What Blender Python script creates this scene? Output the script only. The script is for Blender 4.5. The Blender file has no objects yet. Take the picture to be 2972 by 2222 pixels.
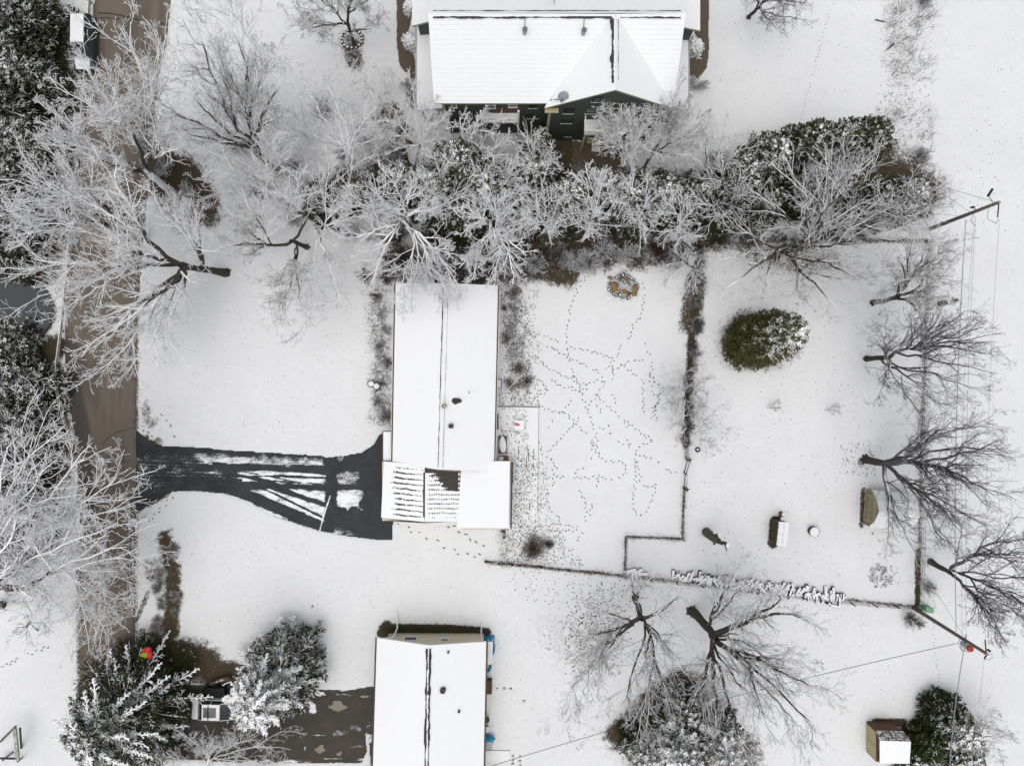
import bpy, bmesh, math, random
import numpy as np
from mathutils import Vector, Matrix
R = math.radians
sc = bpy.context.scene
# ---------------------------------------------------------------- camera
S, H, CX, CY = 32.3, 65.0, 1486.0, 1111.0
cam = bpy.data.cameras.new('camera'); co = bpy.data.objects.new('camera', cam)
sc.collection.objects.link(co); co.location = (0, 0, H); co.rotation_euler = (0, 0, 0)
cam.sensor_width = 36; cam.lens = 36 * H / (2972 / S); cam.clip_end = 3000; cam.clip_start = 0.5
sc.camera = co
# ---------------------------------------------------------------- sky, sun, exposure
SUN_EL, SUN_AZ = R(78), R(200)
w = bpy.data.worlds.new('World'); sc.world = w; w.use_nodes = True
wn, wl = w.node_tree.nodes, w.node_tree.links
sky = wn.new('ShaderNodeTexSky'); sky.sky_type = 'NISHITA'; sky.sun_disc = False
sky.sun_elevation = SUN_EL; sky.sun_rotation = SUN_AZ; sky.air_density = 1; sky.dust_density = 4; sky.ozone_density = 1
hs = wn.new('ShaderNodeHueSaturation'); hs.inputs['Saturation'].default_value = 0.22
wl.new(sky.outputs[0], hs.inputs['Color']); bg = wn['Background']; wl.new(hs.outputs[0], bg.inputs[0]); bg.inputs[1].default_value = 0.15
sun = bpy.data.lights.new('sun', 'SUN'); so = bpy.data.objects.new('sun', sun); sc.collection.objects.link(so)
sun.energy = 1.0; sun.angle = R(80); sun.color = (1, .965, .92)
so.rotation_euler = (R(90) - SUN_EL, 0, math.pi - SUN_AZ)
sc.view_settings.view_transform = 'Standard'; sc.view_settings.look = 'None'; sc.view_settings.exposure = -0.08; sc.view_settings.gamma = 1
# ---------------------------------------------------------------- helpers
def P(x, y, z=0.0):
    k = (H - z) / H / S
    return Vector(((x - CX) * k, (CY - y) * k, z))
def A2(lst): return [P(a, b).xy for a, b in lst]
def hsh(ix, iy, s):
    v = np.sin(ix * 127.1 + iy * 311.7 + s * 74.7) * 43758.5453
    return v - np.floor(v)
def vnoise(x, y, s=0):
    ix, iy = np.floor(x), np.floor(y); fx, fy = x - ix, y - iy
    fx = fx * fx * (3 - 2 * fx); fy = fy * fy * (3 - 2 * fy)
    a = hsh(ix, iy, s); b = hsh(ix + 1, iy, s); c = hsh(ix, iy + 1, s); d = hsh(ix + 1, iy + 1, s)
    return (a * (1 - fx) + b * fx) * (1 - fy) + (c * (1 - fx) + d * fx) * fy
def fbm(x, y, f, o=3, s=0):
    t = 0; a = .5; n = 0
    for i in range(o):
        t = t + a * vnoise(x * f, y * f, s + i); n += a; a *= .5; f *= 2.03
    return t / n
def sst(a, b, x):
    t = np.clip((x - a) / (b - a), 0, 1); return t * t * (3 - 2 * t)
def inpoly(x, y, poly):
    c = np.zeros(x.shape, bool); n = len(poly)
    for i in range(n):
        x1, y1 = poly[i]; x2, y2 = poly[(i + 1) % n]
        if y1 == y2: continue
        c ^= ((y1 > y) != (y2 > y)) & (x < (x2 - x1) * (y - y1) / (y2 - y1) + x1)
    return c
def dline(x, y, pts):
    d = np.full(x.shape, 1e9)
    for (x1, y1), (x2, y2) in zip(pts[:-1], pts[1:]):
        dx, dy = x2 - x1, y2 - y1; L = dx * dx + dy * dy + 1e-9
        t = np.clip(((x - x1) * dx + (y - y1) * dy) / L, 0, 1)
        d = np.minimum(d, np.hypot(x - x1 - t * dx, y - y1 - t * dy))
    return d
def mesh_np(name, V, F, mats, smooth=False, mi=None, attrs=None):
    """V (n,3), F (m,k) -> mesh"""
    me = bpy.data.meshes.new(name); V = np.ascontiguousarray(V, np.float32); F = np.ascontiguousarray(F, np.int32)
    me.vertices.add(len(V)); me.vertices.foreach_set('co', V.ravel())
    m, k = F.shape; me.loops.add(m * k); me.loops.foreach_set('vertex_index', F.ravel())
    me.polygons.add(m); me.polygons.foreach_set('loop_start', np.arange(0, m * k, k, dtype=np.int32))
    me.polygons.foreach_set('loop_total', np.full(m, k, np.int32))
    if smooth: me.polygons.foreach_set('use_smooth', np.ones(m, bool))
    if mi is not None: me.polygons.foreach_set('material_index', np.ascontiguousarray(mi, np.int32))
    for a, v in (attrs or {}).items():
        at = me.attributes.new(a, 'FLOAT', 'POINT'); at.data.foreach_set('value', np.ascontiguousarray(v, np.float32))
    for q in (mats if isinstance(mats, (list, tuple)) else [mats]): me.materials.append(q)
    me.update(calc_edges=True); return me
def link(name, me, parent=None, loc=None):
    o = bpy.data.objects.new(name, me); sc.collection.objects.link(o)
    if parent: o.parent = parent
    if loc is not None: o.location = loc
    return o
def tag(o, label=None, cat=None, group=None, kind=None):
    if label: o['label'] = label
    if cat: o['category'] = cat
    if group: o['group'] = group
    if kind: o['kind'] = kind
    return o
def thing(name, label, cat, loc=(0, 0, 0), rz=0, group=None):
    o = link(name, None, None, loc); o.rotation_euler.z = rz; o.empty_display_size = .3
    return tag(o, label, cat, group)
def copy_tree(o, parent=None):
    c = o.copy(); sc.collection.objects.link(c)
    if parent: c.parent = parent
    for ch in o.children: copy_tree(ch, c)
    return c
class B:
    """collects shapes (world or local coordinates); build() makes one mesh object"""
    def __init__(s): s.V = []; s.F = []; s.M = []
    def add(s, vs, fs, m=0):
        o = len(s.V); s.V += [tuple(v) for v in vs]; s.F += [[i + o for i in f] for f in fs]; s.M += [m] * len(fs); return s
    def box(s, x0, x1, y0, y1, z0, z1, m=0, rz=0, c=None):
        vs = [(x, y, z) for z in (z0, z1) for y in (y0, y1) for x in (x0, x1)]
        if rz or c:
            cx, cy = c if c else ((x0 + x1) / 2, (y0 + y1) / 2); k, q = math.cos(rz), math.sin(rz)
            vs = [(cx + (x - cx) * k - (y - cy) * q, cy + (x - cx) * q + (y - cy) * k, z) for x, y, z in vs]
        return s.add(vs, [(0, 2, 3, 1), (4, 5, 7, 6), (0, 1, 5, 4), (2, 6, 7, 3), (0, 4, 6, 2), (1, 3, 7, 5)], m)
    def beam(s, a, b, wd, ht, m=0):
        a, b = Vector(a), Vector(b); d = (b - a).normalized(); u = d.cross(Vector((0, 0, 1)))
        if u.length < 1e-3: u = Vector((1, 0, 0))
        u.normalize(); v = u.cross(d); vs = []
        for p in (a, b):
            for i, j in ((-1, -1), (1, -1), (1, 1), (-1, 1)): vs.append(p + u * i * wd / 2 + v * j * ht / 2)
        return s.add(vs, [(3, 2, 1, 0), (4, 5, 6, 7), (0, 1, 5, 4), (1, 2, 6, 5), (2, 3, 7, 6), (3, 0, 4, 7)], m)
    def tube(s, pts, r, n=8, m=0, caps=True):
        pts = [Vector(p) for p in pts]; rs = r if isinstance(r, (list, tuple)) else [r] * len(pts); vs = []
        for i, p in enumerate(pts):
            t = (pts[min(i + 1, len(pts) - 1)] - pts[max(i - 1, 0)]).normalized(); u = t.cross(Vector((.13, .21, 1)))
            if u.length < .05: u = t.cross(Vector((1, 0, 0)))
            u.normalize(); v = t.cross(u)
            for k in range(n):
                a = 2 * math.pi * k / n; vs.append(p + (u * math.cos(a) + v * math.sin(a)) * rs[i])
        fs = [(i * n + k, i * n + (k + 1) % n, (i + 1) * n + (k + 1) % n, (i + 1) * n + k) for i in range(len(pts) - 1) for k in range(n)]
        if caps: fs += [tuple(range(n))[::-1], tuple((len(pts) - 1) * n + k for k in range(n))]
        return s.add(vs, fs, m)
    def cyl(s, c, r, z0, z1, n=20, m=0, r1=None, mt=None):
        r1 = r if r1 is None else r1; vs = [(c[0] + q * math.cos(2 * math.pi * k / n), c[1] + q * math.sin(2 * math.pi * k / n), z) for z, q in ((z0, r), (z1, r1)) for k in range(n)]
        s.add(vs, [(k, (k + 1) % n, n + (k + 1) % n, n + k) for k in range(n)] + [tuple(range(n))[::-1]], m)
        return s.add(vs[n:], [tuple(range(n))], m if mt is None else mt)
    def slab(s, pts, th, mtop=0, mside=1):
        """pts: top outline (any 3D), thickness downwards"""
        n = len(pts); vs = [tuple(p) for p in pts] + [(p[0], p[1], p[2] - th) for p in pts]
        s.add(vs, [tuple(range(n))], mtop); o = len(s.V) - 2 * n
        s.F += [[o + (k + 1) % n, o + k, o + n + k, o + n + (k + 1) % n] for k in range(n)] + [[o + n + k for k in range(n)][::-1]]; s.M += [mside] * (n + 1)
        return s
    def blob(s, c, rx, ry, rz, seed=0, m=0, rough=.2, seg=12, rings=7, rot=0):
        rg = random.Random(seed); ph = [rg.uniform(0, 6.28) for _ in range(6)]; vs = []; fs = []
        for i in range(rings + 1):
            th = math.pi * i / rings
            for k in range(seg):
                a = 2 * math.pi * k / seg
                q = 1 + rough * (math.sin(2 * a + ph[0]) * math.sin(th * 2 + ph[1]) + .5 * math.sin(3 * a + ph[2] + th * 3) + .3 * math.sin(5 * a + ph[3]))
                x, y = rx * q * math.sin(th) * math.cos(a), ry * q * math.sin(th) * math.sin(a)
                vs.append((c[0] + x * math.cos(rot) - y * math.sin(rot), c[1] + x * math.sin(rot) + y * math.cos(rot), c[2] + rz * math.cos(th) * (1 + rough * .3 * math.sin(3 * a + ph[4]))))
        for i in range(rings):
            for k in range(seg): fs.append((i * seg + k, (i + 1) * seg + k, (i + 1) * seg + (k + 1) % seg, i * seg + (k + 1) % seg))
        return s.add(vs, fs, m)
    def build(s, name, mats, parent=None, smooth=False, world=True, bevel=0):
        me = bpy.data.meshes.new(name); V = s.V
        if parent is not None and world:
            mi = parent.matrix_basis.inverted() if parent.parent is None else (parent.parent.matrix_basis @ parent.matrix_basis).inverted()
            V = [tuple(mi @ Vector(v)) for v in V]
        me.from_pydata(V, [], s.F); me.polygons.foreach_set('material_index', s.M)
        for q in (mats if isinstance(mats, (list, tuple)) else [mats]): me.materials.append(q)
        bm = bmesh.new(); bm.from_mesh(me); bmesh.ops.recalc_face_normals(bm, faces=bm.faces) if not getattr(s, 'raw', False) else None
        if bevel: bmesh.ops.bevel(bm, geom=[e for e in bm.edges], offset=bevel, segments=2, affect='EDGES', clamp_overlap=True)
        bm.to_mesh(me); bm.free()
        if smooth: me.polygons.foreach_set('use_smooth', np.ones(len(me.polygons), bool))
        me.update(); return link(name, me, parent)
# ---------------------------------------------------------------- materials
class M:
    def __init__(s, name, rough=.8, spec=.3):
        s.m = bpy.data.materials.new(name); s.m.use_nodes = True; s.n = s.m.node_tree.nodes; s.l = s.m.node_tree.links
        s.b = s.n['Principled BSDF']; s.b.inputs['Roughness'].default_value = rough; s.b.inputs['Specular IOR Level'].default_value = spec
        s.tc = None
    def set(s, sock, v):
        if hasattr(v, 'links'): s.l.new(v, sock)
        elif isinstance(v, (tuple, list)) and len(v) == 3 and sock.type == 'RGBA': sock.default_value = (*v, 1)
        else: sock.default_value = v
    def pos(s, sc_=(1, 1, 1)):
        if s.tc is None: s.tc = s.n.new('ShaderNodeNewGeometry')
        if sc_ == (1, 1, 1): return s.tc.outputs['Position']
        mp = s.n.new('ShaderNodeMapping'); mp.inputs['Scale'].default_value = sc_; s.l.new(s.tc.outputs['Position'], mp.inputs[0]); return mp.outputs[0]
    def nz(s):
        s.pos(); q = s.n.new('ShaderNodeSeparateXYZ'); s.l.new(s.tc.outputs['Normal'], q.inputs[0]); return q.outputs[2]
    def noise(s, scale, det=3, rough=.6, st=(1, 1, 1)):
        q = s.n.new('ShaderNodeTexNoise'); s.l.new(s.pos(st), q.inputs['Vector']); q.inputs['Scale'].default_value = scale
        q.inputs['Detail'].default_value = det; q.inputs['Roughness'].default_value = rough; return q.outputs['Fac']
    def attr(s, a):
        q = s.n.new('ShaderNodeAttribute'); q.attribute_name = a; return q.outputs['Fac']
    def math(s, op, a, b=0.0, c=None):
        q = s.n.new('ShaderNodeMath'); q.operation = op; s.set(q.inputs[0], a); s.set(q.inputs[1], b)
        if c is not None: s.set(q.inputs[2], c)
        return q.outputs[0]
    def ramp(s, v, a, b, lo=0.0, hi=1.0):
        q = s.n.new('ShaderNodeMapRange'); q.interpolation_type = 'SMOOTHSTEP'; s.set(q.inputs[0], v); s.set(q.inputs[1], a); s.set(q.inputs[2], b); s.set(q.inputs[3], lo); s.set(q.inputs[4], hi); return q.outputs[0]
    def mix(s, f, a, b):
        q = s.n.new('ShaderNodeMix'); q.data_type = 'RGBA'; s.set(q.inputs[0], f); s.set(q.inputs[6], a); s.set(q.inputs[7], b); return q.outputs[2]
    def col(s, c): s.set(s.b.inputs['Base Color'], c); return s
    def rough(s, c): s.set(s.b.inputs['Roughness'], c); return s
    def bump(s, h, d=.02, st=.6):
        q = s.n.new('ShaderNodeBump'); q.inputs['Distance'].default_value = d; q.inputs['Strength'].default_value = st; s.set(q.inputs['Height'], h); s.l.new(q.outputs[0], s.b.inputs['Normal']); return s
SN = (.80, .81, .82); SNR = (.845, .855, .87)
def plain(name, c, rough=.7, var=.25, scale=6, metal=0, spec=.3):
    m = M(name, rough, spec); n = m.noise(scale, 4); m.col(m.mix(n, tuple(x * (1 - var) for x in c), tuple(min(1, x * (1 + var)) for x in c))); m.b.inputs['Metallic'].default_value = metal; return m.m
def capped(name, c, t0, t1, nscale=5, namp=.5, rough=.85, snow=SN, var=.35):
    """surface of colour c with snow lying where it faces up"""
    m = M(name, rough); n = m.noise(nscale, 3); z = m.math('ADD', m.nz(), m.math('MULTIPLY', m.math('SUBTRACT', n, .5), namp)); f = m.ramp(z, t0, t1)
    v = m.noise(nscale * 3.7, 2); base = m.mix(v, tuple(x * (1 - var) for x in c), tuple(x * (1 + var) for x in c)); m.col(m.mix(f, base, snow)); return m.m
def snow_mat(name, c=SN, amp=.03):
    m = M(name, .75, .25); a = m.noise(1.1, 4); f = m.noise(9, 4, .7); q = m.noise(38, 2, .6)
    m.col(m.mix(m.math('ADD', m.math('MULTIPLY', a, .5), m.math('MULTIPLY', q, .5)), tuple(x * (1 - 2.2 * amp) for x in c), tuple(min(.97, x * (1 + amp)) for x in c)))
    m.bump(m.math('ADD', f, q), .03, .5); return m.m
def roof_snow(name, axis, spacing, strength=.5, dirt=.35):
    """thin snow on shingles: the courses telegraph through. axis 0: courses counted along x, 1: along y"""
    m = M(name, .75, .25); p = m.n.new('ShaderNodeSeparateXYZ'); m.l.new(m.pos(), p.inputs[0]); c = p.outputs[axis]; o = p.outputs[1 - axis]
    wob = m.math('MULTIPLY', m.math('SUBTRACT', m.noise(1.3, 2), .5), spacing * .35)
    fr = m.math('FRACT', m.math('DIVIDE', m.math('ADD', c, wob), spacing)); line = m.ramp(fr, .0, .22, 1.0, 0.0)
    st = (7, 1, 1) if axis == 1 else (1, 7, 1)
    tab = m.noise(1.6, 3, .6, (3, .6, 1) if axis == 1 else (.6, 3, 1)); k = m.math('MULTIPLY', line, m.ramp(tab, .35, .8, .15, 1.0)); big = m.noise(.35, 3)
    k = m.math('MULTIPLY', m.math('MULTIPLY', k, m.ramp(big, .3, .75, .3, 1.0)), strength)
    g = m.noise(22, 3, .7)
    m.col(m.mix(k, m.mix(g, tuple(x * .965 for x in SNR), SNR), (dirt, dirt, dirt * 1.02))); m.bump(m.math('ADD', m.math('MULTIPLY', g, .3), m.math('MULTIPLY', fr, .5)), .012, .5); return m.m
MT = {}
MT['snow'] = snow_mat('snow_cover'); MT['snowr'] = snow_mat('roof_snow_cover', SNR, .015)
MT['roof_h'] = roof_snow('snowy_shingles_h', 1, .27, .75, .30); MT['roof_v'] = roof_snow('snowy_shingles_v', 0, .15, .55, .55); MT['roof_f'] = roof_snow('snowy_shingles_f', 0, .16, .14, .5)
MT['shingle'] = plain('dark_shingles', (.045, .042, .042), .9, .5, 20); MT['white'] = plain('white_trim', (.72, .73, .70), .5, .06); MT['cream'] = plain('cream_siding', (.58, .53, .40), .7, .06, 2)
MT['greensiding'] = None; MT['olive'] = plain('olive_trim', (.30, .32, .20), .6, .15); MT['glass'] = plain('window_glass', (.03, .04, .045), .08, .4, 2, 0, .8)
MT['woodbrown'] = plain('brown_wood', (.10, .055, .035), .8, .4, 8); MT['darkmetal'] = plain('dark_metal', (.03, .03, .032), .5, .3, 8, .3); MT['galv'] = plain('galvanised_metal', (.33, .35, .36), .4, .2, 8, .6)
MT['black'] = plain('black_rubber', (.015, .015, .016), .8, .3); MT['gutter'] = plain('gutter_brown', (.06, .045, .035), .6, .3); MT['pole'] = capped('pole_wood', (.13, .105, .095), .9, 1.0, 3, .1)
MT['trimwood'] = capped('weathered_trim', (.33, .30, .21), .95, 1.1); MT['blue'] = plain('blue_tarpaulin', (.01, .22, .42), .45, .35, 5, 0, .5)
MT['red'] = plain('red_plastic', (.55, .012, .02), .35, .2, 8, 0, .5); MT['lime'] = plain('yellow_green_plastic', (.30, .36, .03), .4, .5, 14); MT['stone'] = plain('brown_stone', (.24, .15, .075), .8, .5, 7)
MT['stonedark'] = capped('dark_stone', (.07, .06, .045), .80, .98, 6, .6); MT['log'] = capped('firewood_bark', (.028, .022, .026), .58, .80, 3, .6, snow=SNR); MT['utilgreen'] = plain('pale_green_paint', (.17, .36, .2), .5, .12)
MT['utildark'] = plain('dark_green_paint', (.05, .10, .055), .5, .2); MT['redpaint'] = plain('rust_red_paint', (.35, .045, .02), .5, .2); MT['yellow'] = plain('yellow_plastic', (.55, .36, .05), .5, .1)
MT['whitepaint'] = plain('white_car_paint', (.74, .74, .72), .25, .03, 2, 0, .6); MT['greenpaint'] = plain('dark_green_car_paint', (.012, .030, .026), .22, .2, 2, 0, .7); MT['chrome'] = plain('chrome', (.6, .6, .6), .2, .1, 3, .9)
def mk_siding():
    m = M('dark_green_siding', .7); p = m.n.new('ShaderNodeSeparateXYZ'); m.l.new(m.pos(), p.inputs[0]); f = m.math('FRACT', m.math('DIVIDE', p.outputs[2], .2)); l = m.ramp(f, .0, .15, .55, 1.0)
    m.col(m.mix(l, (.012, .015, .014), m.mix(m.noise(3, 3), (.058, .067, .058), (.072, .083, .072)))); m.bump(f, .02, .6); return m.m
MT['greensiding'] = mk_siding()
def mk_barn():
    m = M('barn_siding', .8); p = m.n.new('ShaderNodeSeparateXYZ'); m.l.new(m.pos(), p.inputs[0]); f = m.math('FRACT', m.math('DIVIDE', p.outputs[1], .2)); l = m.ramp(f, .0, .12, .3, 1.0)
    m.col(m.mix(l, (.07, .05, .03), m.mix(m.noise(9, 4, .7, (1, 1, .2)), (.21, .165, .095), (.33, .265, .165)))); return m.m
MT['barn'] = mk_barn(); MT['tan'] = plain('tan_boards', (.42, .36, .22), .8, .25, 5)
# ---------------------------------------------------------------- ground sheet
ROADR = [(499, -120), (497, 0), (483, 130), (464, 205), (450, 330), (432, 520), (412, 760), (400, 905), (397, 1080), (395, 1240), (399, 1262), (430, 1290), (455, 1300), (478, 1430), (430, 1462), (395, 1490), (394, 1600), (393, 1760), (392, 1900), (390, 2222), (390, 2400)]
ROADL = [(276, -120), (274, 0), (250, 240), (228, 480), (200, 760), (187, 985), (191, 1080), (205, 1200), (218, 1276), (223, 1400), (225, 1560), (228, 1800), (228, 2222), (228, 2400)]
ROAD = A2(ROADL + ROADR[::-1])
DRV1 = A2([(395, 1245), (430, 1275), (455, 1292), (540, 1295), (700, 1308), (930, 1322), (945, 1326), (1000, 1322), (1050, 1312), (1085, 1290), (1100, 1262), (1112, 1256), (1190, 1258), (1190, 1500), (1142, 1500), (1139, 1566), (1090, 1566), (1010, 1556), (925, 1540), (800, 1498), (720, 1456), (640, 1430), (520, 1424), (478, 1432), (430, 1466), (395, 1495)])
DRV2 = A2([(228, 1985), (560, 1985), (890, 1998), (1000, 2003), (1085, 1990), (1150, 1990), (1150, 2290), (1075, 2215), (1070, 2140), (1062, 2120), (1065, 2180), (1050, 2212), (760, 2216), (560, 2205), (228, 2205)])
PATH_W = A2([(1152, -80), (1193, -80), (1192, 70), (1184, 100), (1183, 130), (1204, 165), (1206, 208), (1178, 212), (1160, 190), (1151, 120)])
PATH_E = A2([(2018, -80), (2060, -80), (2056, 170), (2050, 200), (2025, 230), (2003, 222), (2000, 170), (2015, 160), (2030, 130), (2014, 90)])
PATIO = A2([(1662, 395), (1803, 395), (1803, 492), (1662, 488)])
CREEK = [(-100, 780), (0, 800), (70, 800), (150, 860), (170, 930), (160, 985), (100, 985), (40, 945), (-100, 900)]
CREEKW = A2(CREEK)
# bare patches and one painted shed shadow: (kind, geometry px, radius px, strength, edge px)
BARE_AND_SHADE = [([(480, 1560), (500, 1620), (505, 1740), (490, 1850)], 24, .8), ([(480, 1560), (500, 1590)], 26, .45), ([(420, 1180), (430, 1230)], 24, .5), ([(400, 1285), (450, 1300), (460, 1330)], 22, .9), ([(430, 1455), (480, 1425)], 16, .9),
        ([(0, 60), (60, 300), (110, 600), (60, 760)], 110, 1.0), ([(150, 0), (190, 300), (170, 560)], 35, .75), ([(0, 1060), (100, 1200), (130, 1300), (40, 1500)], 90, 1.0), ([(160, 1010), (110, 1060)], 35, 1.0),
        ([(420, 480), (520, 520), (560, 600)], 75, .95), ([(330, 1960), (480, 1890), (590, 1930)], 58, .85), ([(650, 1960), (700, 1990)], 50, .9), ([(760, 1900), (860, 1960)], 60, .55), ([(620, 1975), (660, 1985)], 28, 1.0),
        ([(1130, 520), (1300, 520), (1500, 560), (1800, 570), (2020, 600)], 95, .8), ([(2050, 590), (2250, 500), (2480, 470), (2650, 560)], 95, .85), ([(1150, 760), (1250, 800), (1420, 790), (1550, 770), (1650, 790)], 45, .85), ([(1330, 700), (1700, 720)], 70, .7),
        ([(930, 560), (1000, 520), (960, 620)], 45, .7), ([(1080, 820), (1100, 1000), (1110, 1220)], 36, .40), ([(1470, 830), (1480, 960), (1510, 1080)], 42, .45), ([(1450, 1120), (1480, 1350)], 20, .35), ([(1452, 1420), (1470, 1640)], 26, .42),
        ([(2025, 760), (2010, 850), (2005, 1000), (1992, 1160), (1990, 1290)], 10, .85), ([(2015, 820), (2005, 950)], 30, .7), ([(1985, 1420), (1980, 1562), (1816, 1556), (1812, 1668)], 4, .62), ([(1410, 1628), (1560, 1644), (1735, 1661), (1812, 1670)], 6, .6), ([(1812, 1670), (2180, 1705), (2530, 1746), (2660, 1759)], 5, .55),
        ([(2692, 705), (2686, 1000), (2672, 1300), (2664, 1757)], 8, .45), ([(2664, 1600), (2662, 1757)], 9, .8), ([(2040, 697), (2690, 700)], 10, .5), ([(2170, 985), (2240, 985)], 76, 1.0), ([(1830, 2130), (1900, 2080), (1990, 2000)], 66, 1.0), ([(1900, 2150), (2100, 2200)], 110, .8),
        ([(2730, 2060), (2740, 2110)], 48, 1.0), ([(2650, 2160), (2760, 2210)], 60, .9), ([(2249, 1512), (2243, 1575)], 14, 1.2), ([(1107, 1835), (1135, 1822), (1300, 1824), (1412, 1833)], 13, 1.1), ([(1112, 1820), (1112, 1850)], 18, 1.2),
        ([(1560, 1582)], 46, .55), ([(1812, 830)], 46, .6), ([(2500, 1340)], 16, .6), ([(2505, 1420), (2500, 1525)], 8, .7), ([(2050, 560), (2200, 740), (2400, 760)], 60, .5), ([(1020, 130), (1030, 170)], 36, .6),  # strip at the barn shed's foot paints its thin shadow as bare ground
        ([(1130, 330), (1180, 460)], 40, .7), ([(1560, 360), (1640, 400), (1650, 480)], 46, .8), ([(1620, 1840), (1720, 1900), (1760, 1780)], 90, .34), ([(2600, 20), (2610, 300), (2560, 330)], 50, .36), ([(1510, 1110)], 26, .6), ([(1200, 200), (1200, 300)], 20, .6),
        ([(430, 1720), (395, 1800)], 9, .6), ([(1190, 470), (1150, 450)], 26, 1.0), ([(2540, 2095), (2620, 2095)], 12, 1.0), ([(2070, 700), (2180, 690)], 40, .7), ([(395, 1500), (394, 1980)], 10, .5), ([(397, 860), (396, 1240)], 9, .55), ([(228, 1500), (229, 2200)], 8, .5), ([(230, 420), (190, 900)], 8, .5), ([(1130, 1555), (940, 1540), (800, 1495)], 6, .5), ([(2030, 720), (1640, 700)], 18, .9)]
def ground():
    def ax(a, b, st): return np.concatenate([[-900, -400, -160, a - 22, a - 6], np.arange(a, b, st), [b + 6, b + 22, 160, 400, 900]])
    xs, ys = ax(-47.5, 47.5, .14), ax(-36, 36, .14); X, Y = np.meshgrid(xs, ys); x, y = X.ravel(), Y.ravel()
    z = .05 + .035 * (fbm(x, y, .25, 3, 5) - .5) + .02 * (fbm(x, y, 1.6, 3, 9) - .5)
    hard = inpoly(x, y, ROAD) | inpoly(x, y, DRV1) | inpoly(x, y, DRV2) | inpoly(x, y, PATH_W) | inpoly(x, y, PATH_E) | inpoly(x, y, PATIO)
    z = np.where(hard, -.06, z); near = (np.abs(x) < 60) & (np.abs(y) < 50)
    dc = dline(x, y, [(-60., P(0, 855).y), (P(60, 865).x, P(0, 865).y), (P(85, 905).x, P(0, 905).y)]); z = z - 1.3 * sst(2.9, 1.2, dc + .5 * fbm(x, y, .8, 2, 3))
    ln = sst(-36.2, -39.5, x) * sst(8.5, 12, y) ; z = z
    at = np.zeros_like(x); wx, wy = x + 1.1 * (fbm(x, y, .5, 3, 31) - .5) + .5 * (fbm(x, y, 2.2, 2, 41) - .5), y + 1.1 * (fbm(x, y, .5, 3, 37) - .5) + .5 * (fbm(x, y, 2.2, 2, 43) - .5)
    for pts, r, s in BARE_AND_SHADE:
        q = A2(pts)
        if len(q) == 1: q = [q[0], q[0] + Vector((.01, 0))]
        r = r / S; big = r > .5
        d = dline(wx if big else x, wy if big else y, q); at = np.maximum(at, s * sst(r * 1.7 + (.12 if big else .02), r * .3, d))
    at = np.where(near, at, 0); at = np.maximum(at, .75 * sst(2.9, 2.2, dc))
    nx, ny = len(xs), len(ys); i = np.arange((nx - 1) * (ny - 1)); r_, c_ = i // (nx - 1), i % (nx - 1); a = r_ * nx + c_
    F = np.stack([a, a + 1, a + nx + 1, a + nx], 1)
    m = M('snowy_ground', .8, .2); A = m.attr('bare'); n1 = m.noise(2.3, 5, .72); n2 = m.noise(9, 4, .75); n3 = m.noise(28, 3, .7)
    base = m.mix(m.ramp(m.noise(.16, 4, .6), .3, .7), tuple(v * .94 for v in SN), SN); base = m.mix(m.ramp(m.noise(.5, 4, .7), .35, .7), m.mix(.5, base, tuple(v * .95 for v in SN)), base)
    base = m.mix(m.math('MULTIPLY', m.ramp(m.noise(7.5, 4, .8), .42, .72), .30), base, (.55, .55, .56)); base = m.mix(m.math('MULTIPLY', m.ramp(n3, .46, .74), .26), base, (.44, .44, .44))  # grey noise paints the shading of small snow relief into the colour
    speck = m.ramp(m.math('ADD', m.noise(17, 2, .5), m.math('MULTIPLY', m.noise(.22, 3), .55)), 1.06, 1.12); base = m.mix(m.math('MULTIPLY', speck, .7), base, (.16, .15, .14)); wsp = m.ramp(m.math('ADD', m.noise(6, 3, .7, (1, .45, 1)), m.math('MULTIPLY', m.noise(.35, 3), .35)), .80, .92); base = m.mix(m.math('MULTIPLY', wsp, .35), base, (.36, .35, .32))
    thr = m.math('ADD', m.math('MULTIPLY', n1, .75), m.math('ADD', m.math('MULTIPLY', n2, 1.15), m.math('MULTIPLY', n3, .8)))
    f = m.ramp(m.math('ADD', m.math('MULTIPLY', A, .95), m.math('SUBTRACT', thr, 1.35)), .36, .60)
    g = m.mix(m.ramp(m.noise(1.4, 3), .38, .62), (.062, .036, .020), (.036, .038, .015)); g = m.mix(m.noise(24, 3, .7), m.mix(.6, g, (.02, .015, .012)), m.mix(.25, g, (.22, .16, .10)))
    m.col(m.mix(f, base, g)); m.bump(m.math('ADD', m.math('MULTIPLY', n2, 1.4), m.math('ADD', n3, m.math('MULTIPLY', f, -1.5))), .05, .55)
    o = link('ground', mesh_np('ground', np.stack([x, y, z], 1), F, m.m, True, attrs={'bare': at})); tag(o, kind='structure')
ground()
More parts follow.
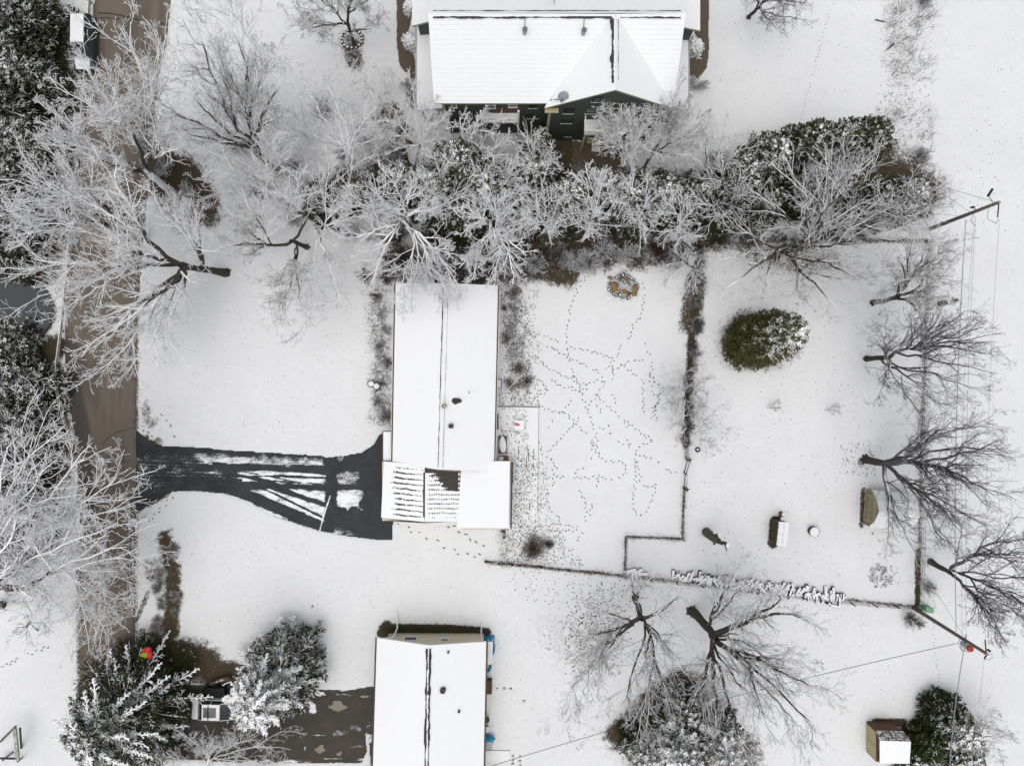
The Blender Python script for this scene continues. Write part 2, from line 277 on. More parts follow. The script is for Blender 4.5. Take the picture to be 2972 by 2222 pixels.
def patch(name, poly, res, z, mat, fn=None, rag=.12, kind='structure', rfreq=1.2):
    px = np.array([p[0] for p in poly]); py = np.array([p[1] for p in poly]); x0, x1 = px.min() - .3, px.max() + .3; y0, y1 = py.min() - .3, py.max() + .3
    xs, ys = np.arange(x0, x1, res), np.arange(y0, y1, res); X, Y = np.meshgrid(xs, ys); nx, ny = len(xs), len(ys)
    cx, cy = X[:-1, :-1] + res / 2, Y[:-1, :-1] + res / 2
    wx = cx + rag * 2 * (fbm(cx, cy, rfreq, 4, 11) - .5); wy = cy + rag * 2 * (fbm(cx, cy, rfreq, 4, 17) - .5)
    keep = inpoly(wx, wy, poly).ravel(); i = np.arange((nx - 1) * (ny - 1))[keep]; r_, c_ = i // (nx - 1), i % (nx - 1); a = r_ * nx + c_
    F = np.stack([a, a + 1, a + nx + 1, a + nx], 1); used = np.unique(F); rm = np.full(nx * ny, -1); rm[used] = np.arange(len(used)); F = rm[F]
    x, y = X.ravel()[used], Y.ravel()[used]; at = {'m': fn(x, y)} if fn else None
    zz = np.full_like(x, z) if np.isscalar(z) else z(x, y)
    o = link(name, mesh_np(name, np.stack([x, y, zz], 1), F, mat, False, attrs=at)); tag(o, kind=kind); return o
# road
def mk_road():
    m = M('brown_asphalt', .85, .25); a = m.noise(.35, 4); b = m.noise(30, 3, .75); st = m.noise(1.6, 3, .6, (1, .06, 1)); w_ = m.attr('m')
    c = m.mix(a, (.125, .105, .082), (.168, .142, .113)); c = m.mix(m.ramp(st, .45, .7), c, (.105, .088, .072)); c = m.mix(m.ramp(w_, .2, .9), c, (.030, .027, .026)); c = m.mix(m.math('MULTIPLY', b, .5), c, (.17, .14, .115)); m.col(c); m.rough(m.ramp(w_, .2, 1, .9, .5)); m.bump(b, .01, .6); return m.m
def road_wet(x, y):
    a = A2([(205, 1000), (225, 1150), (250, 1330), (255, 1500)]); d = dline(x, y, a); v = .95 * sst(1.2, .2, d + .5 * (fbm(x, y, .8, 3, 2) - .5))
    b = A2([(420, 1290), (440, 1380), (410, 1450)]); v = np.maximum(v, sst(1.5, .2, dline(x, y, b) + .8 * (fbm(x, y, 1, 3, 2) - .5)))
    e = A2(ROADR[5:]); v = np.maximum(v, .5 * sst(.5, .0, dline(x, y, e))); return np.maximum(v, .55 * sst(.55, .75, fbm(x, y * .25, .5, 3, 3)))
MT['road'] = mk_road(); patch('road', ROAD, .12, 0.0, MT['road'], road_wet, .10)
def mk_drive(name, c0, c1, snowc=(.84, .85, .86)):
    m = M(name, .6, .18); s = m.attr('m'); a = m.noise(.6, 4); b = m.noise(34, 3, .75); c = m.mix(m.ramp(a, .3, .7), c0, c1); c = m.mix(m.math('MULTIPLY', m.ramp(b, .5, .8), .12), c, (.12, .11, .10))
    th = m.math('ADD', s, m.math('MULTIPLY', m.math('SUBTRACT', m.math('ADD', m.math('MULTIPLY', m.noise(13, 5, .85), .62), m.math('MULTIPLY', m.noise(3.0, 4, .75, (.3, 1, 1)), .38)), .5), 3.4)); f = m.ramp(th, .46, .66); m.col(m.mix(f, c, snowc)); m.rough(m.ramp(a, .3, .7, .45, .8)); m.bump(m.math('ADD', m.math('MULTIPLY', b, .2), f), .02, .7); return m.m
def drive1_snow(x, y):
    q = lambda l: dline(x, y, A2(l)); n = fbm(x, y, 1.1, 3, 7); n2 = fbm(x * .5, y, 2.4, 4, 19); jx, jy = x + .9 * (n - .5) + .3 * (n2 - .5), y + .7 * (fbm(x, y, 1.7, 3, 8) - .5)
    v = np.zeros_like(x)
    for pl, s, e in (([(560, 1312), (935, 1330), (940, 1366), (560, 1352)], .52, .5), ([(690, 1362), (945, 1364), (950, 1412), (690, 1400)], .66, .4), ([(400, 1325), (560, 1320), (600, 1415), (400, 1425)], .26, .5), ([(560, 1352), (700, 1364), (700, 1412), (560, 1410)], .42, .4),
                     ([(690, 1414), (950, 1418), (945, 1530), (690, 1425)], .64, .4), ([(540, 1425), (700, 1440), (930, 1548), (800, 1500)], .62, .2), ([(968, 1368), (1040, 1366), (1040, 1410), (968, 1412)], .40, .3), ([(966, 1424), (1045, 1418), (1055, 1478), (966, 1472)], .62, .25), ([(940, 1322), (1020, 1316), (965, 1340)], .5, .2), ([(955, 1532), (1080, 1556), (960, 1556)], .42, .2)):
        P_ = A2(pl); d = dline(jx, jy, P_ + [P_[0]]); v = np.maximum(v, s * np.where(inpoly(jx, jy, P_), sst(0, e, d) * .4 + .6, 0))
    v = (v + .10 * (v > 0)) * (.80 + .5 * n2)
    tr = [([(560, 1355), (700, 1358), (960, 1361)], .17), ([(500, 1410), (700, 1411), (1060, 1414)], .18), ([(540, 1395), (760, 1404), (945, 1464)], .18), ([(600, 1420), (700, 1420), (820, 1470), (945, 1522)], .20), ([(480, 1405), (640, 1418), (720, 1445), (930, 1533)], .20), ([(650, 1372), (780, 1395), (900, 1452)], .13), ([(962, 1325), (964, 1420), (955, 1540)], .42), ([(440, 1385), (700, 1392)], .12), ([(620, 1345), (760, 1352)], .09)]
    for k in range(9):
        u = k / 8; tr.append(([(400, 1330 + 90 * u), (560, 1338 + 72 * u), (700 + 20 * u, 1346 + (60 * u if k % 2 else 74 * u)), (800, 1350 + (95 * u if k % 2 else 60 * u)), (945, 1352 + (175 * u if k % 2 else 70 * u))], (.04, .07, .05)[k % 3]))
    for l, wd in tr: v = v * sst(wd * .6, wd * 1.5, q(l) + .12 * (n - .5) + .10 * (n2 - .5))
    v = np.maximum(v, .8 * sst(.12, .03, q([(958, 1440), (938, 1500), (928, 1540)]))); return v
MT['drive1'] = mk_drive('wet_black_asphalt', (.015, .018, .022), (.046, .050, .056)); patch('driveway', DRV1, .06, .006, MT['drive1'], drive1_snow, .10)  # paler blue-grey tone paints the wet sheen into the asphalt colour
def drive2_snow(x, y):
    v = .25 * sst(.4, .1, dline(x, y, A2([(560, 1990), (890, 2001), (1085, 1995)])))
    for c, rx, ry, s in (((910, 2055), .35, .5, .95), ((925, 2017), .4, .22, .85), ((990, 2125), .9, .25, .62), ((1040, 2110), .8, .35, .60), ((930, 2132), .8, .09, .9), ((1000, 2014), .7, .12, .6), ((1055, 2020), .5, .12, .6), ((1050, 2205), .9, .2, .7), ((800, 2212), 3, .25, .8), ((960, 2200), 1.2, .07, .7), ((1070, 2130), .5, .9, .8), ((885, 2175), .12, .5, .6), ((1040, 2165), .7, .2, .4)):
        p = P(*c); d = np.hypot((x - p.x) / rx, (y - p.y) / ry) + 2.2 * (fbm(x * .6, y, 2.2, 4, 3) - .5); v = np.maximum(v, .8 * s * sst(1.3, .3, d))
    return v
def mk_drive2():
    mt = mk_drive('worn_grey_asphalt', (.034, .031, .026), (.066, .057, .047)); return mt
MT['drive2'] = mk_drive2(); patch('driveway', DRV2, .07, .005, MT['drive2'], drive2_snow, .09)
for nm, c, rx, ry, s in (('asphalt_patch', (980, 2047), .75, .36, 3), ('asphalt_patch', (930, 2172), .45, .3, 4), ('asphalt_patch', (985, 2187), .25, .2, 5)):
    p = P(*c); pl = [(p.x + rx * math.cos(a) * (1 + .35 * math.sin(3 * a + s)), p.y + ry * math.sin(a) * (1 + .4 * math.cos(2 * a + s))) for a in [k * math.pi / 10 for k in range(20)]]
    patch(nm, pl, .05, .011, plain('pale_patch_%d' % s, (.24, .21, .16), .9, .3, 12), None, .06)
def mk_conc():
    m = M('brown_concrete', .8, .25); p = m.n.new('ShaderNodeSeparateXYZ'); m.l.new(m.pos(), p.inputs[0]); j = m.ramp(m.math('FRACT', m.math('DIVIDE', p.outputs[1], 1.35)), 0, .03, 1.0, 0.0)
    m.col(m.mix(j, m.mix(m.noise(1.5, 5, .7), (.085, .063, .046), (.125, .098, .074)), (.03, .025, .02))); return m.m
MT['conc'] = mk_conc()
patch('path', PATH_W, .07, .02, MT['conc'], None, .05); patch('path', PATH_E, .07, .02, MT['conc'], None, .05); patch('patio', PATIO, .07, .02, MT['conc'], None, .04)
mw = M('creek_water', .12, .6); mw.col(mw.mix(mw.noise(.8, 4), (.006, .009, .014), (.014, .018, .026))); mw.bump(mw.noise(2.2, 3), .05, .25)
cb = B(); cb.add([(-60, P(0, 760).y, -.55), (P(185, 0).x, P(0, 760).y, -.55), (P(185, 0).x, P(0, 1010).y, -.55), (-60, P(0, 1010).y, -.55)], [(0, 3, 2, 1)]); tag(cb.build('creek', mw.m), kind='structure')
# tarred cracks on the road
ck = B()
def crack(pts, wd, z=.006):
    q = [P(a, b) for a, b in pts]; rg = random.Random(len(pts)); out = []
    for a, b in zip(q[:-1], q[1:]):
        n = max(2, int((b - a).length / .25))
        for k in range(n): p = a.lerp(b, k / n); out.append(Vector((p.x + rg.uniform(-.03, .03), p.y + rg.uniform(-.03, .03), z)))
    out.append(Vector((q[-1].x, q[-1].y, z)))
    for a, b in zip(out[:-1], out[1:]):
        d = (b - a).normalized(); u = Vector((-d.y, d.x, 0)) * wd * rg.uniform(.35, .6); ck.add([a - u, b - u, b + u, a + u], [(0, 1, 2, 3)])
crack([(285, 38), (320, 40), (355, 46), (400, 58), (450, 68), (495, 72)], .10); crack([(290, 54), (310, 52), (335, 57), (360, 52), (385, 50)], .08)
crack([(297, 1290), (320, 1262), (350, 1250), (392, 1240)], .05); crack([(365, 1405), (367, 1440), (366, 1460)], .05); crack([(280, 1345), (330, 1338), (380, 1338)], .04); crack([(252, 1470), (300, 1560), (308, 1700)], .05)
tag(ck.build('tar_seams', MT['black']), kind='structure')
# ---------------------------------------------------------------- houses
def ragged(b, p0, p1, wd, seed, z=.02, step=.12, gaps=.0, m=0):
    rg = random.Random(seed); p0, p1 = Vector(p0), Vector(p1); n = max(2, int((p1 - p0).length / step)); d = (p1 - p0).normalized(); u = Vector((-d.y, d.x, 0)).normalized(); up = Vector((0, 0, z)); pr = None; L = R_ = wd / 2
    for k in range(n + 1):
        L = max(wd * .2, min(wd * .9, L + rg.uniform(-.3, .3) * wd)); R_ = max(wd * .2, min(wd * .9, R_ + rg.uniform(-.3, .3) * wd)); c = p0.lerp(p1, k / n) + up; cur = (c - u * L, c + u * R_)
        if pr and rg.random() > gaps: b.add([pr[0], cur[0], cur[1], pr[1]], [(0, 1, 2, 3)], m)
        pr = cur
def window(par, c, wd, ht, face, frame='white', name='window'):
    """window on a wall; face = outward direction 'n','s','e','w'"""
    d = {'s': (0, -1), 'n': (0, 1), 'e': (1, 0), 'w': (-1, 0)}[face]; u = (-d[1], d[0]); b = B(); g = B(); q = B()
    def bx(bb, a0, a1, z0, z1, o0, o1):
        xs = sorted((c[0] + u[0] * a0 + d[0] * o0, c[0] + u[0] * a1 + d[0] * o1)); ys = sorted((c[1] + u[1] * a0 + d[1] * o0, c[1] + u[1] * a1 + d[1] * o1)); bb.box(xs[0], xs[1], ys[0], ys[1], c[2] + z0, c[2] + z1)
    h, w2, t = ht / 2, wd / 2, .07
    bx(b, -w2, w2, h - t, h, 0, .07); bx(b, -w2, w2, -h, -h + t, 0, .07); bx(b, -w2, -w2 + t, -h + t, h - t, 0, .07); bx(b, w2 - t, w2, -h + t, h - t, 0, .07); bx(b, -w2 + t, w2 - t, -.02, .02, 0, .045)
    f = b.build(name, MT[frame], par); bx(g, -w2 + t, w2 - t, -h + t, h - t, .004, .03); o = g.build('pane', MT['glass'], f, world=False)
    inv = par.matrix_basis.inverted(); o.data.transform(inv)
    bx(q, -w2 - .03, w2 + .03, -h - .06, -h, 0, .09); s_ = q.build('sill', MT['white'], f, world=False); s_.data.transform(inv); return f
# ---- middle ranch house
hA = thing('ranch_house', 'long ranch house with snowy gable roof and half melted garage wing, in the middle', 'house', P(1286, 1180))
ZE, ZR = 2.7, 4.4
NW, NR, NE = P(1148, 822, ZE), P(1287, 821, ZR), P(1445, 828, ZE); SR, SE, SW = P(1271, 1362, ZR), P(1433, 1368, ZE), P(1139, 1340, ZE)
b = B(); b.slab([NW, SW, P(1206, 1352, 3.55), SR, NR], .2); b.slab([NR, SR, SE, NE], .2); ro = b.build('roof', [MT['roof_v'], MT['gutter']], hA)
b = B(); ragged(b, NR.lerp(SR, .02), SR.lerp(NR, .01), .055, 3, .03); b.build('ridge_vent', MT['shingle'], ro, world=False).data.transform(hA.matrix_basis.inverted())
b = B(); ragged(b, NR.lerp(SR, .02) + Vector((.40, 0, -.07)), SR.lerp(NR, .01) + Vector((.40, 0, -.07)), .02, 4, .03, .12, 0); b.build('ridge_vent', MT['shingle'], ro, world=False).data.transform(hA.matrix_basis.inverted())
b = B(); wy0, wy1 = SR.y + .35, NR.y - .35; b.box(NW.x + .45, NE.x - .5, wy0, wy1, 0, 2.62)
b.add([(NW.x + .45, wy1, 2.62), (NE.x - .5, wy1, 2.62), (NR.x, wy1, 4.1), (NW.x + .45, wy0, 2.62), (NE.x - .5, wy0, 2.62), (NR.x, wy0, 4.1)], [(0, 1, 2), (3, 5, 4)]); b.build('wall', MT['cream'], hA)
for s, a, c in ((-1, NW, SW), (1, NE, SE)):
    b = B(); b.beam(a + Vector((s * .09, 0, -.12)), c + Vector((s * .09, 0, -.12)), .14, .12); g = b.build('gutter', MT['gutter'], hA)
    b = B(); b.beam(a + Vector((s * .15, 0, -.05)), c + Vector((s * .15, 0, -.05)), .035, .04); b.build('gutter_lip', MT['white'], g, world=False).data.transform(hA.matrix_basis.inverted())
# garage wing with melted snow: fine grids carrying how much shingle shows
def grid_roof(name, c00, c10, c11, c01, nu, nv, fn, mat, par, th=.16):
    u, v = np.meshgrid(np.linspace(0, 1, nu), np.linspace(0, 1, nv)); u, v = u.ravel(), v.ravel(); Q = [np.array(c) for c in (c00, c10, c11, c01)]
    X = (1 - u)[:, None] * (1 - v)[:, None] * Q[0] + u[:, None] * (1 - v)[:, None] * Q[1] + (u * v)[:, None] * Q[2] + ((1 - u) * v)[:, None] * Q[3]
    m = fn(u, v); i = np.arange((nu - 1) * (nv - 1)); r_, c_ = i // (nu - 1), i % (nu - 1); a = r_ * nu + c_; F = np.stack([a, a + 1, a + nu + 1, a + nu], 1)
    loc = np.array(par.location); o = link(name, mesh_np(name, X - loc, F, mat, False, attrs={'m': m}), par)
    if np.cross(Q[1] - Q[0], Q[3] - Q[0])[2] < 0: o.data.flip_normals()
    b = B(); k = Vector((0, 0, -.03)); b.slab([Vector(c) + k for c in (c00, c10, c11, c01)], th, 0, 0); b.build('roof_deck', MT['gutter'], o, world=False).data.transform(par.matrix_basis.inverted()); return o
mm = M('melting_roof', .8); s_ = mm.attr('m'); th = mm.ramp(mm.math('ADD', s_, mm.math('MULTIPLY', mm.math('SUBTRACT', mm.noise(11, 3, .7), .5), .5)), .42, .58); mm.col(mm.mix(th, SNR, mm.mix(mm.noise(4, 3), (.040, .036, .034), (.075, .060, .05)))); MT['melt'] = mm.m
def mW(u, v):   # u: eave->ridge, v: north->south
    u0, v0 = u, v; u = u + .020 * (fbm(u0 * 9, v0 * 9, 1, 3, 51) - .5); v = v + .030 * (fbm(u0 * 7, v0 * 11, 1, 3, 52) - .5)
    rows = np.abs(((v * 10.7 + .15) % 1) - .5) * 2; cols = np.abs(((u * 27) % 1) - .5) * 2; n = fbm(u * 30, v * 40, 1, 2, 5)
    inten = sst(.12, .45, u + .25 * (fbm(u * 4, v * 6, 1, 3, 2) - .5)) * sst(.03, .12, v) * sst(1.0, .93, v); full = sst(.93, .985, u) * sst(.08, .14, v) * sst(.97, .9, v)
    return np.maximum(1.7 * inten * sst(.75 - .45 * u, .35 - .35 * u, 1 - rows + 0 * u) * (.42 + .58 * sst(.75 - .5 * u, .2, cols)) * (.25 + 1.45 * n), full * .8) * .95
def mE(u, v):   # u: ridge->east, v: north->south
    u0, v0 = u, v; u = u + .020 * (fbm(u0 * 9, v0 * 9, 1, 3, 53) - .5); v = v + .030 * (fbm(u0 * 7, v0 * 11, 1, 3, 54) - .5)
    rows = np.abs(((v * 10.7 + .15) % 1) - .5) * 2; cols = np.abs(((u * 24) % 1) - .5) * 2; n = fbm(u * 22, v * 36, 1, 2, 15); n2 = fbm(u * 5, v * 12, 1, 3, 12)
    big = 1.15 * sst(-.05, .12, u - (.14 + 1.1 * np.maximum(v - .02, 0)) + .30 * (n - .5) + .25 * (n2 - .5)) * sst(.0, .02, v) * sst(.42, .34, v + .1 * (n2 - .5)); big = np.maximum(big, .8 * sst(.05, .03, v)); stripes = .95 * sst(.55, .25, 1 - rows) * (.3 + .7 * sst(.75, .2, cols)) * (.15 + 1.5 * n) * sst(1, .85, v) * sst(.0, .10, u)
    colr = sst(.80, .84, u) * (.45 + .8 * sst(.3, .6, rows)) * sst(.98, .9, v) * (1.1 - .25 * v); lo = (u < .80) * big * np.where(u < .72, .62 + .55 * sst(.25, .7, rows + .5 * (n - .5)), 1)  ; e = sst(1.0, .93, u + .12 * (fbm(u, v * 18, 1, 3, 21) - .3))
    return np.maximum(np.maximum(lo, stripes), colr) * np.where(v < .5, sst(1.01, .97, u + .10 * (fbm(v * 0, v * 30, 1, 2, 3) - .5)), e)
gN, gS = P(1233, 1350, 3.72), P(1232, 1514, 3.72)
g1 = grid_roof('garage_roof', P(1114, 1338, 2.62), gN, gS, P(1106, 1501, 2.62), 150, 110, mW, MT['melt'], hA); g1['label'] = 'west slope of the garage roof where rows of shingles show through the snow'
g2 = grid_roof('garage_roof', P(1234, 1368, 3.71), P(1354, 1372, 2.70), P(1352, 1512, 2.70), gS + Vector((.03, 0, 0)), 130, 110, mE, MT['melt'], hA); g2['label'] = 'east slope of the garage roof, melted to dark shingles beside the addition'
b = B(); b.box(P(1114, 0, 0).x + .3, P(1350, 0, 0).x, P(0, 1505).y + .3, P(0, 1330).y, 0, 2.5); b.add([(P(1114, 0).x + .3, P(0, 1505).y + .3, 2.5), (P(1350, 0).x, P(0, 1505).y + .3, 2.5), (gS.x, P(0, 1505).y + .3, 3.5)], [(0, 1, 2)]); b.build('garage_wall', MT['cream'], hA)
b = B(); b.slab([P(1340, 1337, 3.0), P(1480, 1338, 2.75), P(1477, 1532, 2.75), P(1326, 1532, 3.0)], .22); b.build('addition_roof', [MT['snowr'], MT['cream']], hA)
b = B(); b.box(P(1340, 0, 0).x + .2, P(1470, 0, 0).x - .1, P(0, 1522).y + .1, P(0, 1345).y, 0, 2.6); b.build('addition_wall', MT['cream'], hA)
b = B(); b.beam(P(1486, 1340, 2.62), P(1483, 1531, 2.62), .15, .12); b.build('gutter', MT['gutter'], hA); b = B(); b.box(P(1490, 0).x, P(1493, 0).x, P(0, 1400).y, P(0, 1342).y, 0, 1.6); b.build('side_panel', MT['galv'], hA)
b = B(); b.slab([P(1111, 1252, 2.3), P(1134, 1252, 2.3), P(1134, 1336, 2.3), P(1110, 1336, 2.3)], .12, 0, 1); x0, x1, y0, y1 = P(1112, 0, 2.3).x, P(1134, 0, 2.3).x, P(0, 1336, 2.3).y, P(0, 1252, 2.3).y
for a in ((x0 - .07, x0, y0, y1), (x0 - .07, x1, y0 - .07, y0), (x0 - .07, x1, y1, y1 + .07)): b.box(*a, 2.12, 2.36, 1)
b.build('porch_roof', [MT['snowr'], MT['woodbrown']], hA)
# roof fittings
def slopeE(px): return ZR - (ZR - ZE) * (px - 1279) / (1440 - 1279)
b = B(); p = P(1362, 1139, 3.7); b.tube([p, p + Vector((0, 0, .35))], .06, 8); b.build('vent_pipe', MT['darkmetal'], hA)
p = P(1290, 1178, 4.4); b = B(); b.cyl(p, .17, 4.2, 4.95, 14); f = b.build('flue', MT['darkmetal'], hA); b = B(); b.cyl(p + Vector((.05, .0, 0)), .13, 4.951, 5.03, 12); b.build('flue_cap', MT['tan'], f, world=False).data.transform(hA.matrix_basis.inverted())
p = P(1309, 1236, 4.2); b = B(); b.box(p.x - .19, p.x + .19, p.y - .17, p.y + .17, 3.9, 4.42); b.build('roof_vent', MT['darkmetal'], hA, bevel=.03)
p = P(1322, 1163, 4.05); b = B(); b.blob((p.x, p.y, 3.98), .45, .26, .13, 3, rough=.25); b.build('melted_patch', MT['shingle'], hA, smooth=True)
b = B(); b.tube([P(1148, 849, 2.5), P(1144, 849, .4), P(1085, 848, .15), P(1068, 848, .12)], .06, 8); tag(b.build('downspout', MT['white'], hA))
def small(name, bm_, mat, label, cat, group=None, **k):
    o = bm_.build(name, mat, **k); return tag(o, label, cat, group)
for i, (x, y) in enumerate(((1079, 1113), (1095, 1120))):
    p = P(x, y); t = thing('round_planter', ['round black-rimmed planter full of snow, left of the pair west of the ranch house', 'round black-rimmed planter full of snow, right of the pair west of the ranch house'][i], 'planter', p, 0, 'round planters by the ranch house')
    b = B(); b.cyl((p.x, p.y), .30, .02, .34, 20, 0, .34); b.build('pot', MT['darkmetal'], t); b = B(); b.cyl((p.x, p.y), .27, .341, .42, 20, 0, .2); b.build('snow_cap', MT['snow'], t)
# things on the east side
def table_sq():
    p = P(1507, 1234, .74); t = thing('patio_table', 'small square white patio table with a red cloth on it, east of the ranch house', 'table', (p.x, p.y, 0)); b = B(); b.box(p.x - .44, p.x + .44, p.y - .46, p.y + .46, .68, .74); b.build('table_top', MT['snowr'], t, bevel=.08)
    for i in (-1, 1):
        for j in (-1, 1): b = B(); b.tube([(p.x + i * .35, p.y + j * .37, .03), (p.x + i * .35, p.y + j * .37, .68)], .025, 6); b.build('leg', MT['darkmetal'], t)
    b = B(); q = P(1500, 1231, .76); b.slab([(q.x - .26, q.y + .10, .765), (q.x + .0, q.y + .15, .775), (q.x + .32, q.y - .02, .765), (q.x + .2, q.y - .14, .765), (q.x - .05, q.y - .12, .77), (q.x - .22, q.y - .06, .765)], .02, 0, 0); small('red_cloth', b, plain('faded_red_cloth', (.50, .13, .10), .8, .4, 20), 'faded red cloth lying on the small square patio table', 'cloth')
table_sq()
b = B(); q = P(1459, 1289); t = thing('patio_lounger', 'snow-covered lounge chair with dark frame against the east wall of the ranch house', 'lounge chair', q); b.blob((q.x, q.y, .45), .34, .74, .16, 5, rough=.12, seg=16); b.build('seat', MT['snowr'], t, smooth=True)
b = B(); b.box(q.x - .36, q.x + .36, q.y - .78, q.y + .78, .28, .36); b.build('frame', MT['darkmetal'], t)
for i in (-1, 1):
    for j in (-1, 1): b = B(); b.tube([(q.x + i * .3, q.y + j * .7, .02), (q.x + i * .3, q.y + j * .7, .3)], .03, 6); b.build('leg', MT['darkmetal'], t)
q = P(1462, 1329); t = thing('storage_barrel', 'brown barrel lying under the eave north of the flat roofed addition', 'barrel', q); b = B(); b.tube([(q.x - .42, q.y, .32), (q.x + .1, q.y, .36), (q.x + .42, q.y, .3)], [.22, .30, .22], 12); b.build('body', plain('barrel_brown', (.17, .09, .05)), t, smooth=True); b = B(); b.blob((q.x - .25, q.y, .6), .28, .2, .08, 2); b.build('snow_cap', MT['snow'], t, smooth=True)
q = P(1449, 1113); t = thing('air_conditioner', 'boxy air conditioner unit capped with snow against the east wall of the ranch house', 'air conditioner', q); b = B(); b.box(q.x - .25, q.x + .2, q.y - .4, q.y + .4, .03, .7); b.build('housing', MT['darkmetal'], t, bevel=.04); b = B(); b.box(q.x - .2, q.x + .15, q.y - .35, q.y + .35, .701, .78); b.build('snow_cap', MT['snow'], t, bevel=.03)
b = B(); b.box(P(1441, 0).x, P(1447, 0).x, P(0, 1245).y, P(0, 1200).y, .05, .35); small('door_step', b, MT['woodbrown'], 'brown wooden door step at the east door of the ranch house', 'step')
pt = B(); pt.slab([P(1442, 1181, .085), P(1566, 1181, .085), P(1561, 1500, .085), P(1520, 1512, .085), P(1480, 1512, .085), P(1480, 1340, .085), P(1442, 1338, .085)], .1); tag(pt.build('patio', [MT['snow'], MT['darkmetal']]), kind='structure')
b = B(); b.beam(P(1444, 1179, .16), P(1562, 1181, .16), .05, .1); b.beam(P(1564, 1179, .06), P(1560, 1490, .06), .03, .08); small('patio_curb', b, MT['darkmetal'], 'thin dark metal edging round the snowy patio east of the ranch house', 'edging')
b = B(); b.beam(P(1442, 1160, .3), P(1500, 1104, .3), .07, .05); b.beam(P(1443, 1156, .12), P(1443.5, 1160, .32), .05, .05); small('handrail', b, MT['white'], 'white handrail running diagonally from the east door past the small brown shrub', 'handrail')
b = B()
for x, y0, y1 in ((1505, 1292, 1336), (1530, 1287, 1305), (1534, 1300, 1340), (1528, 1328, 1352), (1549, 1302, 1336), (1548, 1342, 1360), (1537, 1462, 1475)): ragged(b, P(x, y0, .092), P(x, y1, .092), .06, x, .004, .1)
tag(b.build('patio_seams', MT['shingle']), kind='structure')
b = B(); ragged(b, P(1450, 1246, .095), P(1518, 1257, .095), .03, 5, .004); tag(b.build('patio_seams', MT['shingle']), kind='structure')
# pots and gate by the addition
for i, (x, y, cl) in enumerate(((1462, 1538, 'redpot'), (1463, 1555, 'redpot2'))):
    p = P(x, y); t = thing('flower_pot', ['dark rimmed round pot of red soil, upper one by the gate under the addition', 'grey rimmed round pot of red soil, lower one by the white gate'][i], 'flower pot', p, 0, 'pots by the white gate'); b = B(); b.cyl((p.x, p.y), .13, .03, .42, 18, 0, .19); b.build('pot', MT['darkmetal' if i == 0 else 'galv'], t); b = B(); b.cyl((p.x, p.y), .155, .40, .43, 18); b.build('soil', plain(cl, (.13, .055, .045), .9, .3, 20), t)
p = P(1450, 1600); t = thing('garden_gate', 'white metal garden gate between the addition and the lower wire fence', 'gate', p); b = B(); b.beam(P(1450, 1532, .95), P(1451, 1576, .95), .06, .05); b.beam(P(1450, 1532, .3), P(1451, 1576, .3), .05, .05); b.build('rail', MT['white'], t); b = B(); b.beam(P(1448, 1580, .95), P(1444, 1634, .95), .07, .05); b.beam(P(1448, 1580, .3), P(1444, 1634, .3), .05, .05); b.build('rail', MT['white'], t)
for k in range(6): b = B(); u = k / 5; q = P(1450, 1532, 0).lerp(P(1444, 1634, 0), u); b.box(q.x - .02, q.x + .02, q.y - .02, q.y + .02, .02, .98); b.build('post', MT['white'], t)
# ---- big green house
hB = thing('green_house', 'tall dark green house with broad snowy roof and cross gable at the top', 'house', P(1600, 200))
ys, yr = P(0, 300, 8).y, P(0, 38, 12).y; yn = 2 * yr - ys; xw, xe = -6.15, 12.75
b = B(); vL = P(1787, 44, 12); gA, gW, gE = P(1787, 261, 12), P(1580, 314, 8), Vector((12.65, P(0, 314, 8).y, 8))
fr = lambda x, y: 12 - abs(y - yr) * 4 / (yr - ys)
b.slab([(xw, ys, 8), (2.75, ys, 8), (vL.x, yr - .05, 11.97), (xw, yr, 12)], .22); b.slab([(vL.x, yr - .05, 11.97), (12.55, ys, 8), (xe, ys, 8), (xe, yr, 12), ], .22); b.slab([(xw, yr, 12), (xe, yr, 12), (xe, yn, 8), (xw, yn, 8)], .22); rB = b.build('roof', [MT['roof_h'], MT['olive']], hB)
b = B(); b.slab([gW, gA, (gA.x, yr - .02, 12.0), (2.75, ys + .02, 8.03)], .22); b.slab([gA, gE, (12.55, ys + .02, 8.03), (gA.x, yr - .02, 12.0)], .22); b.build('gable_roof', [MT['roof_v'], MT['olive']], hB)
for a_ in (((xw + .35, yr + .22, 11.85), (xe - .35, yr + .22, 11.85), .05, 1, .04), ((xw + .35, yr - .26, 11.83), (gA.x - .25, yr - .26, 11.83), .11, 2, .04), ((gA.x + .35, yr - .26, 11.83), (xe - .35, yr - .26, 11.83), .09, 7, .04), ((gA.x - .22, yr - .35, 11.86), (gA.x - .22, gA.y + .55, 11.86), .23, 5, .05, .1), ((gA.x + .2, yr - .4, 11.88), (gA.x + .2, gA.y + .7, 11.88), .03, 5, .05, .1)):
    b = B(); ragged(b, *a_); b.build('ridge_vent', MT['shingle'], rB, world=False).data.transform(hB.matrix_basis.inverted())
wy, gy = ys + .4, gA.y + .3
b = B(); b.box(-5.6, 12.2, wy, yn - .4, 0, 7.85); b.box(2.95, 12.2, gy, wy + .01, 0, 7.7); b.add([(2.95, gy, 7.7), (12.2, gy, 7.7), (gA.x, gy, 11.5), (2.95, gy + .5, 7.7), (12.2, gy + .5, 7.7), (gA.x, gy + .5, 11.5)], [(0, 1, 2), (3, 5, 4), (0, 2, 5, 3), (1, 4, 5, 2)]); b.build('wall', MT['greensiding'], hB)
def winB(x0, x1, z, ht, y, frame='olive'):
    a, c = P(x0, 0, z).x, P(x1, 0, z).x; window(hB, ((a + c) / 2, y, z), c - a, ht, 's', frame)
